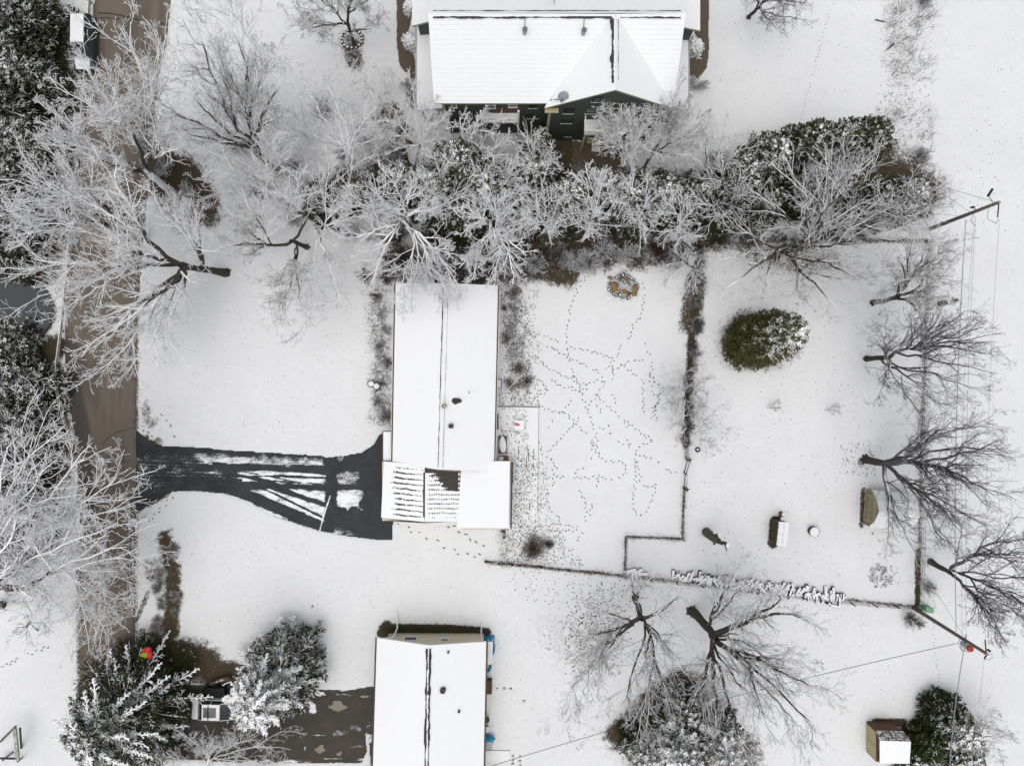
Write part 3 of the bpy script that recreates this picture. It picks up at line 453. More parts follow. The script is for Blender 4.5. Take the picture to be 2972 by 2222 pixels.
for q in ((1636, 1667, 7.2, 1.1), (1719, 1747, 9.5, .9), (1699, 1730, 7.2, 1.1), (1628, 1661, 4.9, .9)): winB(*q, gy, 'darkmetal')
winB(1765, 1794, 7.0, 1.5, gy, 'tan'); winB(1707, 1768, 1.55, 1.7, gy, 'white'); winB(1640, 1660, 1.6, .9, gy, 'darkmetal'); winB(1820, 1850, 4.9, 1.0, gy, 'darkmetal')
for q in ((1529, 1564, 4.2, .9), (1534, 1559, 6.5, .9)): winB(*q, wy, 'darkmetal')
for q in ((1408, 1438, 6.6, 1.2), (1475, 1502, 6.7, 1.0), (1310, 1326, 6.6, .9), (1340, 1372, 4.3, 1.0)): winB(*q, wy, 'white')
for x, z0, y in ((2.98, 0, gy - .02), (-5.58, 0, wy - .02)): b = B(); b.box(x - .06, x + .16, y - .06, y, z0, 7.6); b.build('corner_trim', MT['tan'], hB)
b = B(); b.box(2.6, 3.7, gy - .35, gy, 7.55, 7.66); b.build('eave_return', MT['tan'], hB)
# balconies
t = B(); x0, x1 = P(1398, 0, 5).x, P(1505, 0, 5).x; t.slab([(x0, wy, 5), (x0, wy - .85, 5), (x1, wy - .85, 5), (x1, wy, 5)], .18); bl = t.build('balcony', [MT['snow'], MT['tan']], hB)
def childw(b, name, mt, par, root): o = b.build(name, mt, par, world=False); o.data.transform(root.matrix_basis.inverted()); return o
b = B(); b.beam((x0, wy - .83, 5.95), (x1, wy - .83, 5.95), .06, .05); [b.box(x0 + (x1 - x0) * k / 14 - .02, x0 + (x1 - x0) * k / 14 + .02, wy - .85, wy - .81, 5, 5.93) for k in range(15)]; b.box(x0 - .05, x0 + .1, wy - .88, wy - .75, 0, 7.5); b.box(x1 - .1, x1 + .05, wy - .88, wy - .75, 0, 7.5); childw(b, 'railing', MT['white'], bl, hB)
b = B(); b.box(x0 + .8, x1 - .1, wy - .06, wy - .01, 5.02, 6.1); childw(b, 'panel', MT['woodbrown'], bl, hB)
t = B(); x0, x1 = P(1697, 0, 5.5).x, P(1812, 0, 5.5).x; y0 = gy - 1.25; t.slab([(x0, gy - .01, 5.2), (x0, y0, 5.2), (x1, y0, 5.2), (x1, gy - .01, 5.2)], .28); bl = t.build('balcony', [MT['snow'], MT['tan']], hB)
b = B(); b.beam((x0, y0, 6.2), (x1, y0, 6.2), .09, .06); b.beam((x0, y0, 6.2), (x0, gy, 6.2), .09, .06); b.beam((x1, y0, 6.2), (x1, gy, 6.2), .09, .06)
for k in range(26): u = k / 25; b.box(x0 + (x1 - x0) * u - .02, x0 + (x1 - x0) * u + .02, y0 - .02, y0 + .02, 5.2, 6.18)
childw(b, 'railing', MT['white'], bl, hB)
for x in (x0 + .1, x1 - .1): b = B(); b.box(x - .09, x + .09, y0 + .05, y0 + .23, 0, 4.92); childw(b, 'post', MT['tan'], bl, hB)
b = B(); b.box(P(1702, 0).x, P(1768, 0).x, gy - .32, gy - .01, .03, .28); b.build('door_step', MT['tan'], hB)
# side roofs and wings
for s, xo, xi, pa, pb, nm in ((-1, -8.15, -5.6, 75, 320, 'w'), (1, 15.1, 12.2, 92, 320, 'e')):
    y1, y0 = P(0, pa, 3).y, P(0, pb, 3).y; b = B(); b.slab([(xo, y0, 3.0), (xi, y0, 3.5), (xi, y1, 3.5), (xo, y1, 3.0)] if s < 0 else [(xi, y0, 3.5), (xo, y0, 3.0), (xo, y1, 3.0), (xi, y1, 3.5)], .2); b.build('porch_roof', [MT['snowr'], MT['olive']], hB)
    b = B(); b.beam((xo + s * .08, y0, 2.92), (xo + s * .08, y1 + .5, 2.92), .13, .12); b.build('gutter', MT['galv'], hB)
    for k in range(4): b = B(); yy = y0 + .3 + (y1 - y0 - .5) * k / 3; b.box(xo - s * .35 - .08, xo - s * .35 + .08, yy - .08, yy + .08, 0, 2.8); b.build('porch_post', MT['tan'], hB)
    yw = P(0, 72 if s < 0 else 86, 5.5).y; xo2 = P(1195 if s < 0 else 2034, 0, 5.5).x
    b = B(); b.slab([(xo2, yw, 5.3), (xi, yw, 6.6), (xi, yw + 6, 6.6), (xo2, yw + 6, 5.3)] if s < 0 else [(xi, yw, 6.6), (xo2, yw, 5.3), (xo2, yw + 6, 5.3), (xi, yw + 6, 6.6)], .25); b.build('wing_roof', [MT['roof_h'], MT['olive']], hB)
    b = B(); b.box(min(xo2 + .4 * -s, xi), max(xo2 - .4 * s, xi), yw + .3, yw + 6, 0, 5.1); b.build('wing_wall', MT['greensiding'], hB)
    b = B(); b.tube([(xi + s * .9, yw + .1, 5.0), (xi + s * .45, yw + .05, 3.6)], .07, 8); b.build('downspout', MT['tan'], hB)
for x, y, r in ((1523, 95, .16), (1693, 97, .16), (1575, 200, .1), (1628, 200, .12)):
    wy_ = P(x, y, 10.5); z = fr(0, P(x, y, 11).y); p = P(x, y, z); b = B(); b.tube([(p.x, p.y, z - .1), (p.x, p.y, z + .55 if r > .13 else z + .25)], r, 10); f = b.build('roof_vent', MT['galv'], hB)
    if r > .13: b = B(); b.blob((p.x, p.y - .05, z + .62), .2, .2, .14, 1, rough=.05); childw(b, 'vent_cap', plain('blue_grey_metal', (.12, .16, .19), .5), f, hB); b = B(); b.beam((p.x, p.y + .1, z + .05), (p.x + .0, p.y + .75, z + .68), .05, .05); childw(b, 'brace', MT['galv'], f, hB)
p = P(1635, 280, 9.6); t = thing('satellite_dish', 'grey satellite dish standing on the edge of the cross gable roof', 'satellite dish', (p.x, p.y, 8.9)); b = B(); n = 20
vs = [(p.x, p.y - .1, 9.45)] + [(p.x + r * .42 * math.cos(a), p.y + r * .24 * math.sin(a) - .0, 9.45 + .12 * r * r + r * .42 * math.sin(a)) for r in (.5, 1) for a in [2 * math.pi * k / n for k in range(n)]]
b.add(vs, [(0, 1 + k, 1 + (k + 1) % n) for k in range(n)] + [(1 + k, 1 + n + k, 1 + n + (k + 1) % n, 1 + (k + 1) % n) for k in range(n)]); b.raw = True; o = b.build('dish', plain('dish_grey', (.28, .31, .33), .5, .1), t, smooth=True); md = o.modifiers.new('s', 'SOLIDIFY'); md.thickness = .02
b = B(); b.tube([(p.x, p.y, 8.6), (p.x, p.y + .05, 9.4)], .04, 6); b.build('mast', MT['darkmetal'], t); b = B(); b.tube([(p.x, p.y, 9.4), (p.x - .2, p.y - .45, 9.5)], .03, 6); b.build('feed_arm', MT['darkmetal'], t)
b = B(); ragged(b, P(1597, 291, 8.75), P(1622, 289, 9.05), .14, 7, .05, .08, .35); b.build('eave_melt', MT['shingle'], hB)
p = P(1608, 6, 11.4); t = thing('roof_antenna', 'thin wire television antenna at the top edge above the ridge of the green house', 'antenna', (p.x, p.y, 11)); b = B(); b.tube([(p.x, p.y, 11.2), (p.x, p.y, 13.2)], .03, 6); b.build('mast', MT['darkmetal'], t); b = B()
for k in range(5): b.tube([(p.x - .5 + .06 * k, p.y, 12 + k * .28), (p.x + .3 - .04 * k, p.y + .1, 12 + k * .28)], .012, 5)
b.build('rods', MT['darkmetal'], t)
p = P(1729, 434); b = B(); b.box(p.x - .38, p.x + .38, p.y - .24, p.y + .24, .03, .10, 0, -.12); small('doormat', b, capped('grey_mat', (.2, .2, .2), .5, 1.2, 9, 1.5), 'small grey snow-dusted mat lying on the brown patio below the balcony', 'mat')
p = P(1780, 418); b = B(); b.box(p.x - .3, p.x + .3, p.y - .2, p.y + .2, .03, .35); small('planter_box', b, MT['galv'], 'low grey box on the patio beside the glass door of the green house', 'box')
b = B(); pts = [P(1662, 409, .12), P(1668, 405, .12), P(1674, 405, .12), P(1682, 410, .12), P(1686, 411, .12)]; b.tube(pts, .07, 8); small('drain_pipe', b, MT['white'], 'short curved white drain pipe at the left corner of the brown patio', 'pipe')
# ---- tan house below
hC = thing('tan_house', 'tan sided house with a plain snowy gable roof at the bottom edge', 'house', P(1250, 2050))
a1, a2, a3 = P(1094, 1850, 2.8), P(1244, 1872, 4.5), P(1411, 1861, 2.8); c1, c2, c3 = P(1079, 2330, 2.8), P(1236, 2330, 4.5), P(1401, 2330, 2.8)
b = B(); b.slab([a1, c1, c2, a2], .2); b.slab([a2, c2, c3, a3], .2); rC = b.build('roof', [MT['roof_v'], MT['white']], hC)
b = B(); k = Vector((0, 0, -.03)); q0, q1 = a2.lerp(c2, .02), c2; ragged(b, q0 + Vector((-.14, 0, -.03)), q1 + Vector((-.14, 0, -.03)), .13, 5, .03, .12); b.build('ridge_vent', MT['shingle'], rC, world=False).data.transform(hC.matrix_basis.inverted()); b = B(); ragged(b, q0 + Vector((.14, 0, -.03)), q1 + Vector((.14, 0, -.03)), .13, 6, .03, .12); b.box(q0.x - .1, q0.x + .12, P(0, 2015, 4.5).y, P(0, 2005, 4.5).y, 4.47, 4.54); childw(b, 'ridge_vent', MT['shingle'], rC, hC)
wl0, wl1 = P(1130, 1832).x, P(1405, 1840).x; wyc = P(0, 1836).y
b = B(); b.box(wl0, wl1, -45, wyc, 0, 2.7); b.add([(wl0, wyc, 2.7), (wl1, wyc, 2.7), (a2.x, wyc, 4.25)], [(0, 1, 2)]); b.build('wall', MT['cream'], hC)
for x0, x1, z, ht in ((1172, 1211, 1.55, .95), (1277, 1303, 1.9, .7)): a, c = P(x0, 0, z).x, P(x1, 0, z).x; window(hC, ((a + c) / 2, wyc, z), c - a, ht, 'n', 'white')
for s, a, c in ((-1, a1, c1), (1, a3, c3)): b = B(); b.beam(a + Vector((s * .09, 0, -.12)), c + Vector((s * .09, 0, -.12)), .13, .12); b.build('gutter', MT['gutter'], hC)
b = B(); b.tube([P(1100, 1852, 2.6), P(1139, 1851, 2.3), P(1145, 1840, 1.4), P(1153, 1822, .25), P(1153, 1772, .12)], .075, 8); b.build('downspout', MT['white'], hC); b = B(); b.tube([P(1398, 1862, 2.6), P(1397, 1845, 1.0), P(1397, 1830, .2), P(1398, 1801, .12)], .065, 8); b.build('downspout', MT['white'], hC)
for x, y, r, nm in ((1301, 1892, .09, 'vent_pipe'), (1332, 2064, .10, 'vent_pipe'), (1285, 2003, .25, 'flue')):
    z = 4.5 - 1.7 * abs(x - 1242) / 163; p = P(x, y, z + .2); b = B(); b.tube([(p.x, p.y, z - .15), (p.x, p.y, z + .3)], r, 12); b.build(nm, MT['darkmetal'], hC)
# lean-to, tarps and clutter on its east side
t = thing('lean_to', 'narrow snow-covered lean-to shelf with a blue tarpaulin edge beside the tan house', 'lean-to', P(1425, 1885)); b = B(); b.slab([P(1413, 1861, 1.6), P(1413, 1930, 1.6), P(1428, 1925, 1.5), P(1431, 1861, 1.5)], .12); b.build('roof', [MT['snow'], MT['blue']], t)
for x, y in ((1416, 1864), (1429, 1864), (1416, 1922), (1427, 1918)): b = B(); q = P(x, y, 1.4); b.box(q.x - .04, q.x + .04, q.y - .04, q.y + .04, 0, 1.4); b.build('post', MT['white'], t)
def tarp(pts, seed, label, zc=.5):
    b = B(); n = len(pts); c = sum((P(x, y, zc) for x, y in pts), Vector()) / n; rg = random.Random(seed); vs = [c + Vector((0, 0, .25))]; fs = []
    for k, (x, y) in enumerate(pts): p = P(x, y, zc); vs.append(c.lerp(p, .6) + Vector((0, 0, rg.uniform(.0, .22)))); vs.append(Vector((p.x, p.y, .05)))
    for k in range(n): a, b2 = 1 + 2 * k, 1 + 2 * ((k + 1) % n); fs += [(0, a, b2), (a, a + 1, b2 + 1, b2)]
    b.add(vs, fs); return small('tarpaulin', b, MT['blue'], label, 'tarpaulin')
tarp([(1390, 1831), (1396, 1838), (1400, 1852), (1416, 1848), (1430, 1845), (1436, 1850), (1435, 1860), (1412, 1862), (1397, 1861), (1396, 1848)], 1, 'bright blue crumpled tarpaulin at the top right corner of the tan house')
tarp([(1433, 1856), (1437, 1880), (1436, 1897), (1431, 1906), (1431, 1885)], 2, 'narrow strip of blue tarpaulin hanging along the snowy lean-to')
tarp([(1421, 1932), (1427, 1933), (1426, 1945), (1418, 1953), (1413, 1952), (1417, 1944)], 3, 'small blue tarpaulin bundle just below the snowy lean-to')
q = P(1420, 1995, .9); b = B(); b.box(q.x - .25, q.x + .22, q.y - .58, q.y + .56, .03, .9); small('wooden_box', b, MT['woodbrown'], 'brown wooden box standing against the east wall of the tan house', 'box', bevel=.02)
q = P(1417, 2150); t = thing('covered_grill', 'round wire basket wrapped in blue sheet against the east wall of the tan house', 'basket', q); b = B(); b.cyl((q.x, q.y), .5, .03, .6, 22, 0, .44); b.build('basket', MT['galv'], t); b = B(); b.blob((q.x + .12, q.y + .45, .45), .55, .28, .3, 4, rough=.3); b.build('cover', MT['blue'], t, smooth=True); b = B()
for k in range(6): b.beam((q.x - .42, q.y - .4 + k * .16, .62), (q.x + .42, q.y - .4 + k * .16, .62), .02, .02)
b.build('grate', MT['darkmetal'], t)
q = P(1412, 2078); t = thing('trash_can', 'white and black bin by the east wall of the tan house', 'bin', q); b = B(); b.cyl((q.x, q.y), .24, .03, .8, 14, 0, .3); b.build('body', MT['white'], t); b = B(); b.cyl((q.x, q.y + .1), .31, .8, .87, 14); b.build('lid', MT['darkmetal'], t)
q = P(1411, 2105); t = thing('trash_can', 'smaller green bin by the east wall of the tan house', 'bin', q); b = B(); b.cyl((q.x, q.y), .2, .03, .7, 14, 0, .26); b.build('body', plain('teal_plastic', (.02, .22, .17), .5), t); b = B(); b.cyl((q.x, q.y), .27, .7, .76, 14); b.build('lid', MT['snow'], t)
b = B(); b.slab([P(1405, 2177, .15), P(1480, 2178, .15), P(1480, 2209, .15), P(1405, 2208, .15)], .2); tag(b.build('patio', [MT['snow'], MT['galv']]), kind='structure')
# ---------------------------------------------------------------- sheds
def gambrel():
    a, c = P(2514, 1418), P(2504, 1519); d = (c - a); Wd = d.length; ang = math.atan2(d.y, d.x) + math.pi / 2
    t = thing('garden_shed', 'brown barn shaped garden shed with pale trimmed doors and white roof under the forked tree', 'shed', (a + c) / 2, ang); L, hw = 3.3, Wd / 2; prof = [(hw, 1.28), (hw - .62, 2.15), (0, 2.75), (-hw + .62, 2.15), (-hw, 1.28)]
    b = B(); f = [(0, hw, .02), (0, hw, 1.28), (0, hw - .62, 2.15), (0, 0, 2.75), (0, -hw + .62, 2.15), (0, -hw, 1.28), (0, -hw, .02)]; k = [(x + L, y, z) for x, y, z in f]; b.add(f + k, [tuple(range(7))[::-1], tuple(range(7, 14))] + [(i, (i + 1) % 7, 7 + (i + 1) % 7, 7 + i) for i in range(7)]); b.build('wall', MT['barn'], t, world=False)
    b = B()
    for (y0, z0), (y1, z1) in zip([(hw + .1, 1.12)] + prof[1:4], prof[1:4] + [(-hw - .1, 1.12)]): b.slab([(-.12, y0, z0 + .1), (-.12, y1, z1 + .1), (L + .12, y1, z1 + .1), (L + .12, y0, z0 + .1)], .08)
    b.build('roof', [MT['snowr'], MT['olive']], t, world=False)
    for s in (-1, 1):
        b = B(); y0, y1 = sorted((s * .03, s * (hw - .5))); b.box(-.05, -.004, y0, y1, .12, 1.85); dr = b.build('door', MT['barn'], t, world=False); b = B(); w_ = .09
        b.box(-.08, -.051, y0, y1, .12, .12 + w_); b.box(-.08, -.051, y0, y1, 1.85 - w_, 1.85); b.box(-.08, -.051, y0, y0 + w_, .21, 1.76); b.box(-.08, -.051, y1 - w_, y1, .21, 1.76); b.box(-.075, -.051, y0 + w_, y1 - w_, .92, 1.0); b.build('trim', MT['trimwood'], dr, world=False)
    b = B()
    for s in (-1, 1): b.box(-.06, -.004, s * (hw - .42) - .06, s * (hw - .42) + .06, .05, 1.98); b.beam((-.1, s * hw, 1.26), (-.1, s * (hw - .62), 2.13), .05, .10); b.beam((-.1, s * (hw - .62), 2.13), (-.1, 0, 2.73), .05, .10); b.box(-.05, -.003, s * (hw - .05) - .04, s * (hw - .05) + .04, .02, 1.25)
    b.box(-.06, -.004, -hw + .36, hw - .36, 1.9, 2.02); b.build('trim', MT['trimwood'], t, world=False)
gambrel()
t = thing('garden_shed', 'tan and brown gabled shed with one patchy snow slope, in the bottom right corner', 'shed', P(2570, 2145)); x0, x1, y1, y0 = P(2519, 0).x, P(2620, 0).x, P(0, 2100).y, P(0, 2186).y
rW, rE = P(2553, 2148, 2.75), P(2644, 2151, 2.75); nW, nE = P(2542, 2118, 1.9), P(2622, 2121, 1.9); sW, sE = P(2553, 2214, 1.9), P(2640, 2215, 1.9); yn_, ys_ = nW.y - .06, sW.y + .1; x0, x1 = nW.x + .08, nE.x - .1
b = B(); b.box(x0, x1, ys_, yn_, 0, 1.8); b.add([(x0, ys_, 1.8), (x0, yn_, 1.8), (x0, rW.y, 2.6), (x1, ys_, 1.8), (x1, yn_, 1.8), (x1, rW.y, 2.6)], [(0, 1, 2), (3, 5, 4)]); b.build('wall', MT['woodbrown'], t)
for k in range(2): b = B(); ya = ys_ + .12 + k * (yn_ - ys_ - .24) / 2; b.box(x0 - .04, x0 - .004, ya, ya + (yn_ - ys_ - .24) / 2 - .05, .1, 1.78); b.build('door', MT['tan'], t)
b = B(); b.slab([rW, rE, nE, nW], .1); b.build('roof', [capped('patchy_roof', (.07, .065, .065), .35, .75, 5, 1.3), MT['gutter']], t); b = B(); b.slab([rW, sW, sE, rE], .1); b.build('roof', [MT['snowr'], MT['gutter']], t)
# ---------------------------------------------------------------- cars
def car(name, label, loc, rz, L, W_, paint, kind, hgt, parts):
    t = thing(name, label, 'car' if kind == 'sedan' else 'van', loc, rz); hl, hw = L / 2, W_ / 2; b = B()
    if kind == 'van': prof = [(-hl, .35, .9), (-hl + .02, .95, .97), (-hl + .12, 1.12, 1), (hl - 1.35, 1.12, 1), (hl - .25, .92, .95), (hl, .72, .86), (hl + .03, .35, .84)]; gh = [(-hl + .10, 1.12, .97), (-hl + .22, hgt, .84), (hl - 2.05, hgt, .84), (hl - 1.2, 1.12, .95)]
    else: prof = [(-hl, .35, .88), (-hl + .02, .85, .93), (-hl + .15, .95, .98), (hl - 1.4, .96, 1), (hl - .3, .80, .94), (hl, .62, .84), (hl + .03, .32, .82)]; gh = [(-hl + .62, .95, .95), (-hl + 1.15, hgt, .80), (hl - 1.95, hgt, .80), (hl - 1.15, .96, .93)]
    def loft(sec, zb, wb, m=0):
        vs = []; n = len(sec)
        for x, z, k in sec: vs += [(x, -hw * k, zb), (x, -hw * k, z - .05), (x, -hw * k * .93, z), (x, hw * k * .93, z), (x, hw * k, z - .05), (x, hw * k, zb)]
        fs = [(i * 6 + j, i * 6 + (j + 1) % 6, (i + 1) * 6 + (j + 1) % 6, (i + 1) * 6 + j) for i in range(n - 1) for j in range(6)] + [tuple(range(6))[::-1], tuple((n - 1) * 6 + j for j in range(6))]; return vs, fs
    b.add(*loft(prof, .28, 1)); b.build('body', paint, t, world=False, bevel=.03)
    b = B(); (xa, za, ka), (xb, zb, kb), (xc, zc, kc), (xd, zd, kd) = gh; ys2 = lambda k: hw * k; q = [(xa, -ys2(ka), za), (xb, -ys2(kb), zb), (xc, -ys2(kc), zc), (xd, -ys2(kd), zd)]; r_ = [(x, -y, z) for x, y, z in q]
    b.add(q + r_, [(0, 1, 2, 3), (7, 6, 5, 4), (0, 4, 5, 1), (1, 5, 6, 2), (2, 6, 7, 3), (3, 7, 4, 0)]); b.build('windows', MT['glass'], t, world=False)
    b = B(); b.box(xb + .02, xc - .02, -ys2(kb) - .005, ys2(kb) + .005, zb - .05, zb + .035); b.build('roof', paint, t, world=False, bevel=.02)
    for s in (-1, 1):
        for x in ([xb + .9, xb + 1.9] if kind == 'van' else [xb + .75]): b = B(); b.beam((x, s * (ys2(kb) + .004), zb - .03), (x, s * (ys2(ka) + .01), za), .04, .08); b.build('pillar', paint, t, world=False)
        b = B(); b.beam((xc, s * (ys2(kc) + .002), zc - .02), (xd, s * (ys2(kd) + .002), zd), .06, .07); b.build('pillar', paint, t, world=False); b = B(); b.beam((xb, s * (ys2(kb) + .002), zb - .02), (xa, s * (ys2(ka) + .002), za), .06, .08); b.build('pillar', paint, t, world=False)
    for x in (-hl + .85, hl - .9):
        for s in (-1, 1):
            b = B(); b.tube([(x, s * (hw - .22), .34), (x, s * (hw + .015), .34)], .34, 20); wl_ = b.build('wheel', MT['black'], t, world=False); b = B(); b.tube([(x, s * (hw + .0), .34), (x, s * (hw + .03), .34)], .2, 14); b.build('rim', MT['galv'], wl_, world=False)
    for s in (-1, 1):
        b = B(); b.box(hl - .12, hl + .035, s * hw * .6 - .16, s * hw * .6 + .16, .52, .66); b.build('headlight', MT['chrome'], t, world=False, bevel=.02); b = B(); b.box(-hl - .02, -hl + .1, s * hw * .74 - .1, s * hw * .74 + .1, .62, .85); b.build('taillight', MT['redpaint'], t, world=False)
        b = B(); b.blob((xd - .25, s * (hw + .12), 1.02), .07, .13, .09, 1, rough=.05); b.build('mirror', paint if kind == 'sedan' else MT['black'], t, world=False, smooth=True)
    parts(t, hl, hw, (xb, xc, xd, zb)); return t
def van_snow(t, hl, hw, g):
    xb, xc, xd, zb = g; b = B(); n = 12; rg = random.Random(4); e = [(xc - .02 - .10 * abs(math.sin(k * 1.1)) - rg.uniform(0, .06), -.62 * hw + k * 1.30 * hw / n) for k in range(n + 1)]
    b.slab([(xb + .08, .66 * hw, zb + .13), (xb + .08, -.62 * hw, zb + .13)] + [(x, y, zb + .13) for x, y in e], .10, 0, 0); b.build('roof_snow', MT['snowr'], t, world=False)
    b = B(); vs = [(xd + .12, -.75 * hw, 1.16), (hl - .2, -.68 * hw, .97), (hl - .2, .68 * hw, .97), (xd + .12, .75 * hw, 1.16)]; b.slab(vs, .06, 0, 0); b.build('bonnet_snow', MT['snowr'], t, world=False)
    b = B(); [b.beam((xb + .1, s * .74 * hw, zb + .09), (xc - .1, s * .74 * hw, zb + .09), .04, .05) for s in (-1, 1)]; b.build('roof_rack', MT['black'], t, world=False)
car('parked_van', 'dark green van with snow on roof and bonnet, parked on the top left verge', (-37.95, 30.0, 0), R(-90.5), 4.9, 1.8, MT['greenpaint'], 'van', 1.85, van_snow)
def sun_roof(t, hl, hw, g):
    xb, xc, xd, zb = g; b = B(); b.box(xb + .14, xc - .32, -.5 * hw, .5 * hw, zb + .036, zb + .055); s_ = b.build('sunroof', MT['glass'], t, world=False); b = B(); b.box(xb + .55, xb + .62, -.72 * hw, .72 * hw, zb + .056, zb + .085); b.build('crossbar', MT['black'], s_, world=False)
p = P(632, 2059, .9); car('parked_car', 'white car with dark sunroof, half hidden under snowy boughs on the lower driveway', (p.x, p.y, 0), R(-1), 4.7, 1.75, MT['whitepaint'], 'sedan', 1.45, sun_roof)
p = P(630, 2003); t = thing('utility_trailer', 'black open utility trailer parked beside the white car under the boughs', 'trailer', p); b = B(); b.box(p.x - .95, p.x + .95, p.y - .62, p.y + .5, .35, .42); [b.box(*a, .42, .85) for a in ((p.x - .95, p.x + .95, p.y - .66, p.y - .6), (p.x - .95, p.x + .95, p.y + .48, p.y + .54), (p.x - .98, p.x - .92, p.y - .6, p.y + .48), (p.x + .92, p.x + .98, p.y - .6, p.y + .48))]; b.build('bed', MT['black'], t)
b = B(); b.box(p.x - .98, p.x + 1.0, p.y - .76, p.y - .67, .8, .86); b.build('rail', MT['galv'], t)
for s in (-.72, .6): b = B(); b.tube([(p.x, p.y + s, .3), (p.x, p.y + s * 1.18, .3)], .3, 16); b.build('wheel', MT['black'], t)
b = B(); b.tube([P(610, 1984, .45), P(640, 1972, .5), P(668, 1966, .5)], [.15, .19, .20], 10); small('fallen_log', b, capped('brown_log', (.10, .065, .045), .9, 1.3, 4, .8), 'thick brown log lying above the black trailer', 'log', smooth=True)
b = B(); b.tube([P(650, 1984, .5), P(672, 1976, .5)], [.05, .05], 6); b.tube([P(645, 1988, .45), P(652, 1986, .45)], [.06, .06], 6); small('cut_branch', b, MT['snow'], 'thin snow-covered cut branch between the brown log and the black trailer', 'branch')
# ---------------------------------------------------------------- roadside and yard things
p = P(412, 1506); t = thing('mailbox', 'white-topped mailbox on an angled post beside the road below the driveway', 'mailbox', p); b = B(); b.beam(P(420, 1499, .02), P(417, 1500, .95), .1, .1); b.build('post', MT['trimwood'], t); b = B(); b.beam(P(418, 1499, .85), P(400, 1507, .95), .09, .09); b.build('arm', MT['trimwood'], t)
q = P(391, 1509, 1.15); b = B(); b.box(q.x - .27, q.x + .26, q.y - .13, q.y + .14, .98, 1.2); b.build('box', MT['galv'], t, bevel=.04); b = B(); b.box(q.x - .26, q.x + .25, q.y - .12, q.y + .13, 1.201, 1.28); b.build('snow_cap', MT['snowr'], t, bevel=.03)
# guard rail along the road
t = thing('guard_rail', 'long steel guard rail along the left edge of the road, curving away above the junction', 'guard rail', P(180, 985)); RL = [(262, -40), (258, 40), (246, 240), (225, 480), (198, 760), (177, 960), (165, 1050), (164, 1120), (174, 1180), (190, 1230), (207, 1275), (214, 1292)]; Q = [P(x, y, .6) for x, y in RL]
b = B(); prof = [(-.10, .12), (.02, .17), (.02, .10), (-.05, .04), (-.05, -.04), (.02, -.10), (.02, -.17), (-.10, -.12)]; n = len(prof); pts = []
for a, c in zip(Q[:-1], Q[1:]): m_ = max(1, int((c - a).length / 1.0)); pts += [a.lerp(c, k / m_) for k in range(m_)]
pts.append(Q[-1]); vs = []
for i, a in enumerate(pts):
    d = (pts[min(i + 1, len(pts) - 1)] - pts[max(i - 1, 0)]); d.z = 0; d.normalize(); u = Vector((-d.y, d.x, 0)); vs += [a + u * x + Vector((0, 0, z)) for x, z in prof]
b.add(vs, [(i * n + k, i * n + (k + 1) % n, (i + 1) * n + (k + 1) % n, (i + 1) * n + k) for i in range(len(pts) - 1) for k in range(n)]); b.build('rail', capped('rail_steel', (.30, .29, .25), .6, 1.0, 4, .8), t)
for i in range(1, len(pts) - 1, 2): a = pts[i]; b = B(); b.box(a.x - .24, a.x - .08, a.y - .08, a.y + .08, 0, .72); b.build('post', MT['trimwood'], t)
# swing frame lower left
t = thing('swing_frame', 'weathered wooden swing frame with a long green-grey beam in the bottom left corner', 'swing frame', P(30, 2150)); b = B(); b.beam(P(43, 2112, 2.1), P(52, 2206, 2.1), .28, .16); b.build('beam', capped('mossy_beam', (.24, .26, .20), .85, 1.5, 5, 1.6), t)
for a, c in ((P(46, 2106, 2.1), P(0, 2152, .1)), (P(58, 2112, 2.05), P(62, 2170, .1)), (P(52, 2208, 2.05), P(62, 2200, .1)), (P(38, 2181, 1.6), P(8, 2205, .1)), (P(0, 2199, .6), P(48, 2200, .6))): b = B(); b.beam(a, c, .13, .13); b.build('leg', MT['darkmetal'], t)
# red bow / ornament hung in the lower left spruce
q = P(424, 1893, 3.6); t = thing('red_ornament', 'shiny red and lime green rounded ornament showing through the lower left spruce', 'ornament', q); b = B(); b.blob((q.x + .12, q.y + .26, 3.6), .34, .24, .22, 2, rough=.15, seg=20, rings=12); b.build('lobe', MT['red'], t, smooth=True); b = B(); b.blob((q.x + .27, q.y - .24, 3.5), .24, .34, .22, 5, rough=.15, seg=20, rings=12); b.build('lobe', MT['red'], t, smooth=True); b = B(); b.blob((q.x - .26, q.y + .12, 3.5), .2, .14, .15, 7, rough=.1, seg=20, rings=12, rot=.6); b.build('lobe', MT['red'], t, smooth=True); b = B(); b.blob((q.x - .13, q.y - .2, 3.52), .3, .3, .2, 8, rough=.3, seg=20, rings=12); b.build('leaf', MT['lime'], t, smooth=True)
# pallet-topped wood stack
c1_, c2_ = P(2262, 1513, 1.9), P(2254.5, 1580.5, 1.9); ctr = (P(2262, 1513, 1.9) + P(2290, 1518, 1.9) + P(2282, 1584.6, 1.9) + P(2254.5, 1580.5, 1.9)) / 4; ang = math.atan2((c2_ - c1_).y, (c2_ - c1_).x) + math.pi / 2
t = thing('wood_stack', 'stack of brown firewood topped by a white slatted pallet in the right-hand yard', 'wood stack', (ctr.x, ctr.y, 0), ang); b = B(); b.box(-.38, .36, -.98, .98, .02, 1.74)
rg = random.Random(5)
for k in range(12):
    for j in range(9): b.box(-.42 - rg.uniform(0, .06), -.3, -.95 + j * .22, -.95 + j * .22 + .19, .05 + k * .14, .16 + k * .14)
b.build('stack', plain('olive_firewood', (.085, .068, .038), .9, .6, 9), t, world=False); b = B()
for k in range(7): x = -.43 + k * .135; b.box(x, x + .105 + (.03 if k % 3 == 1 else 0), -1.04, 1.04, 1.84, 1.9)
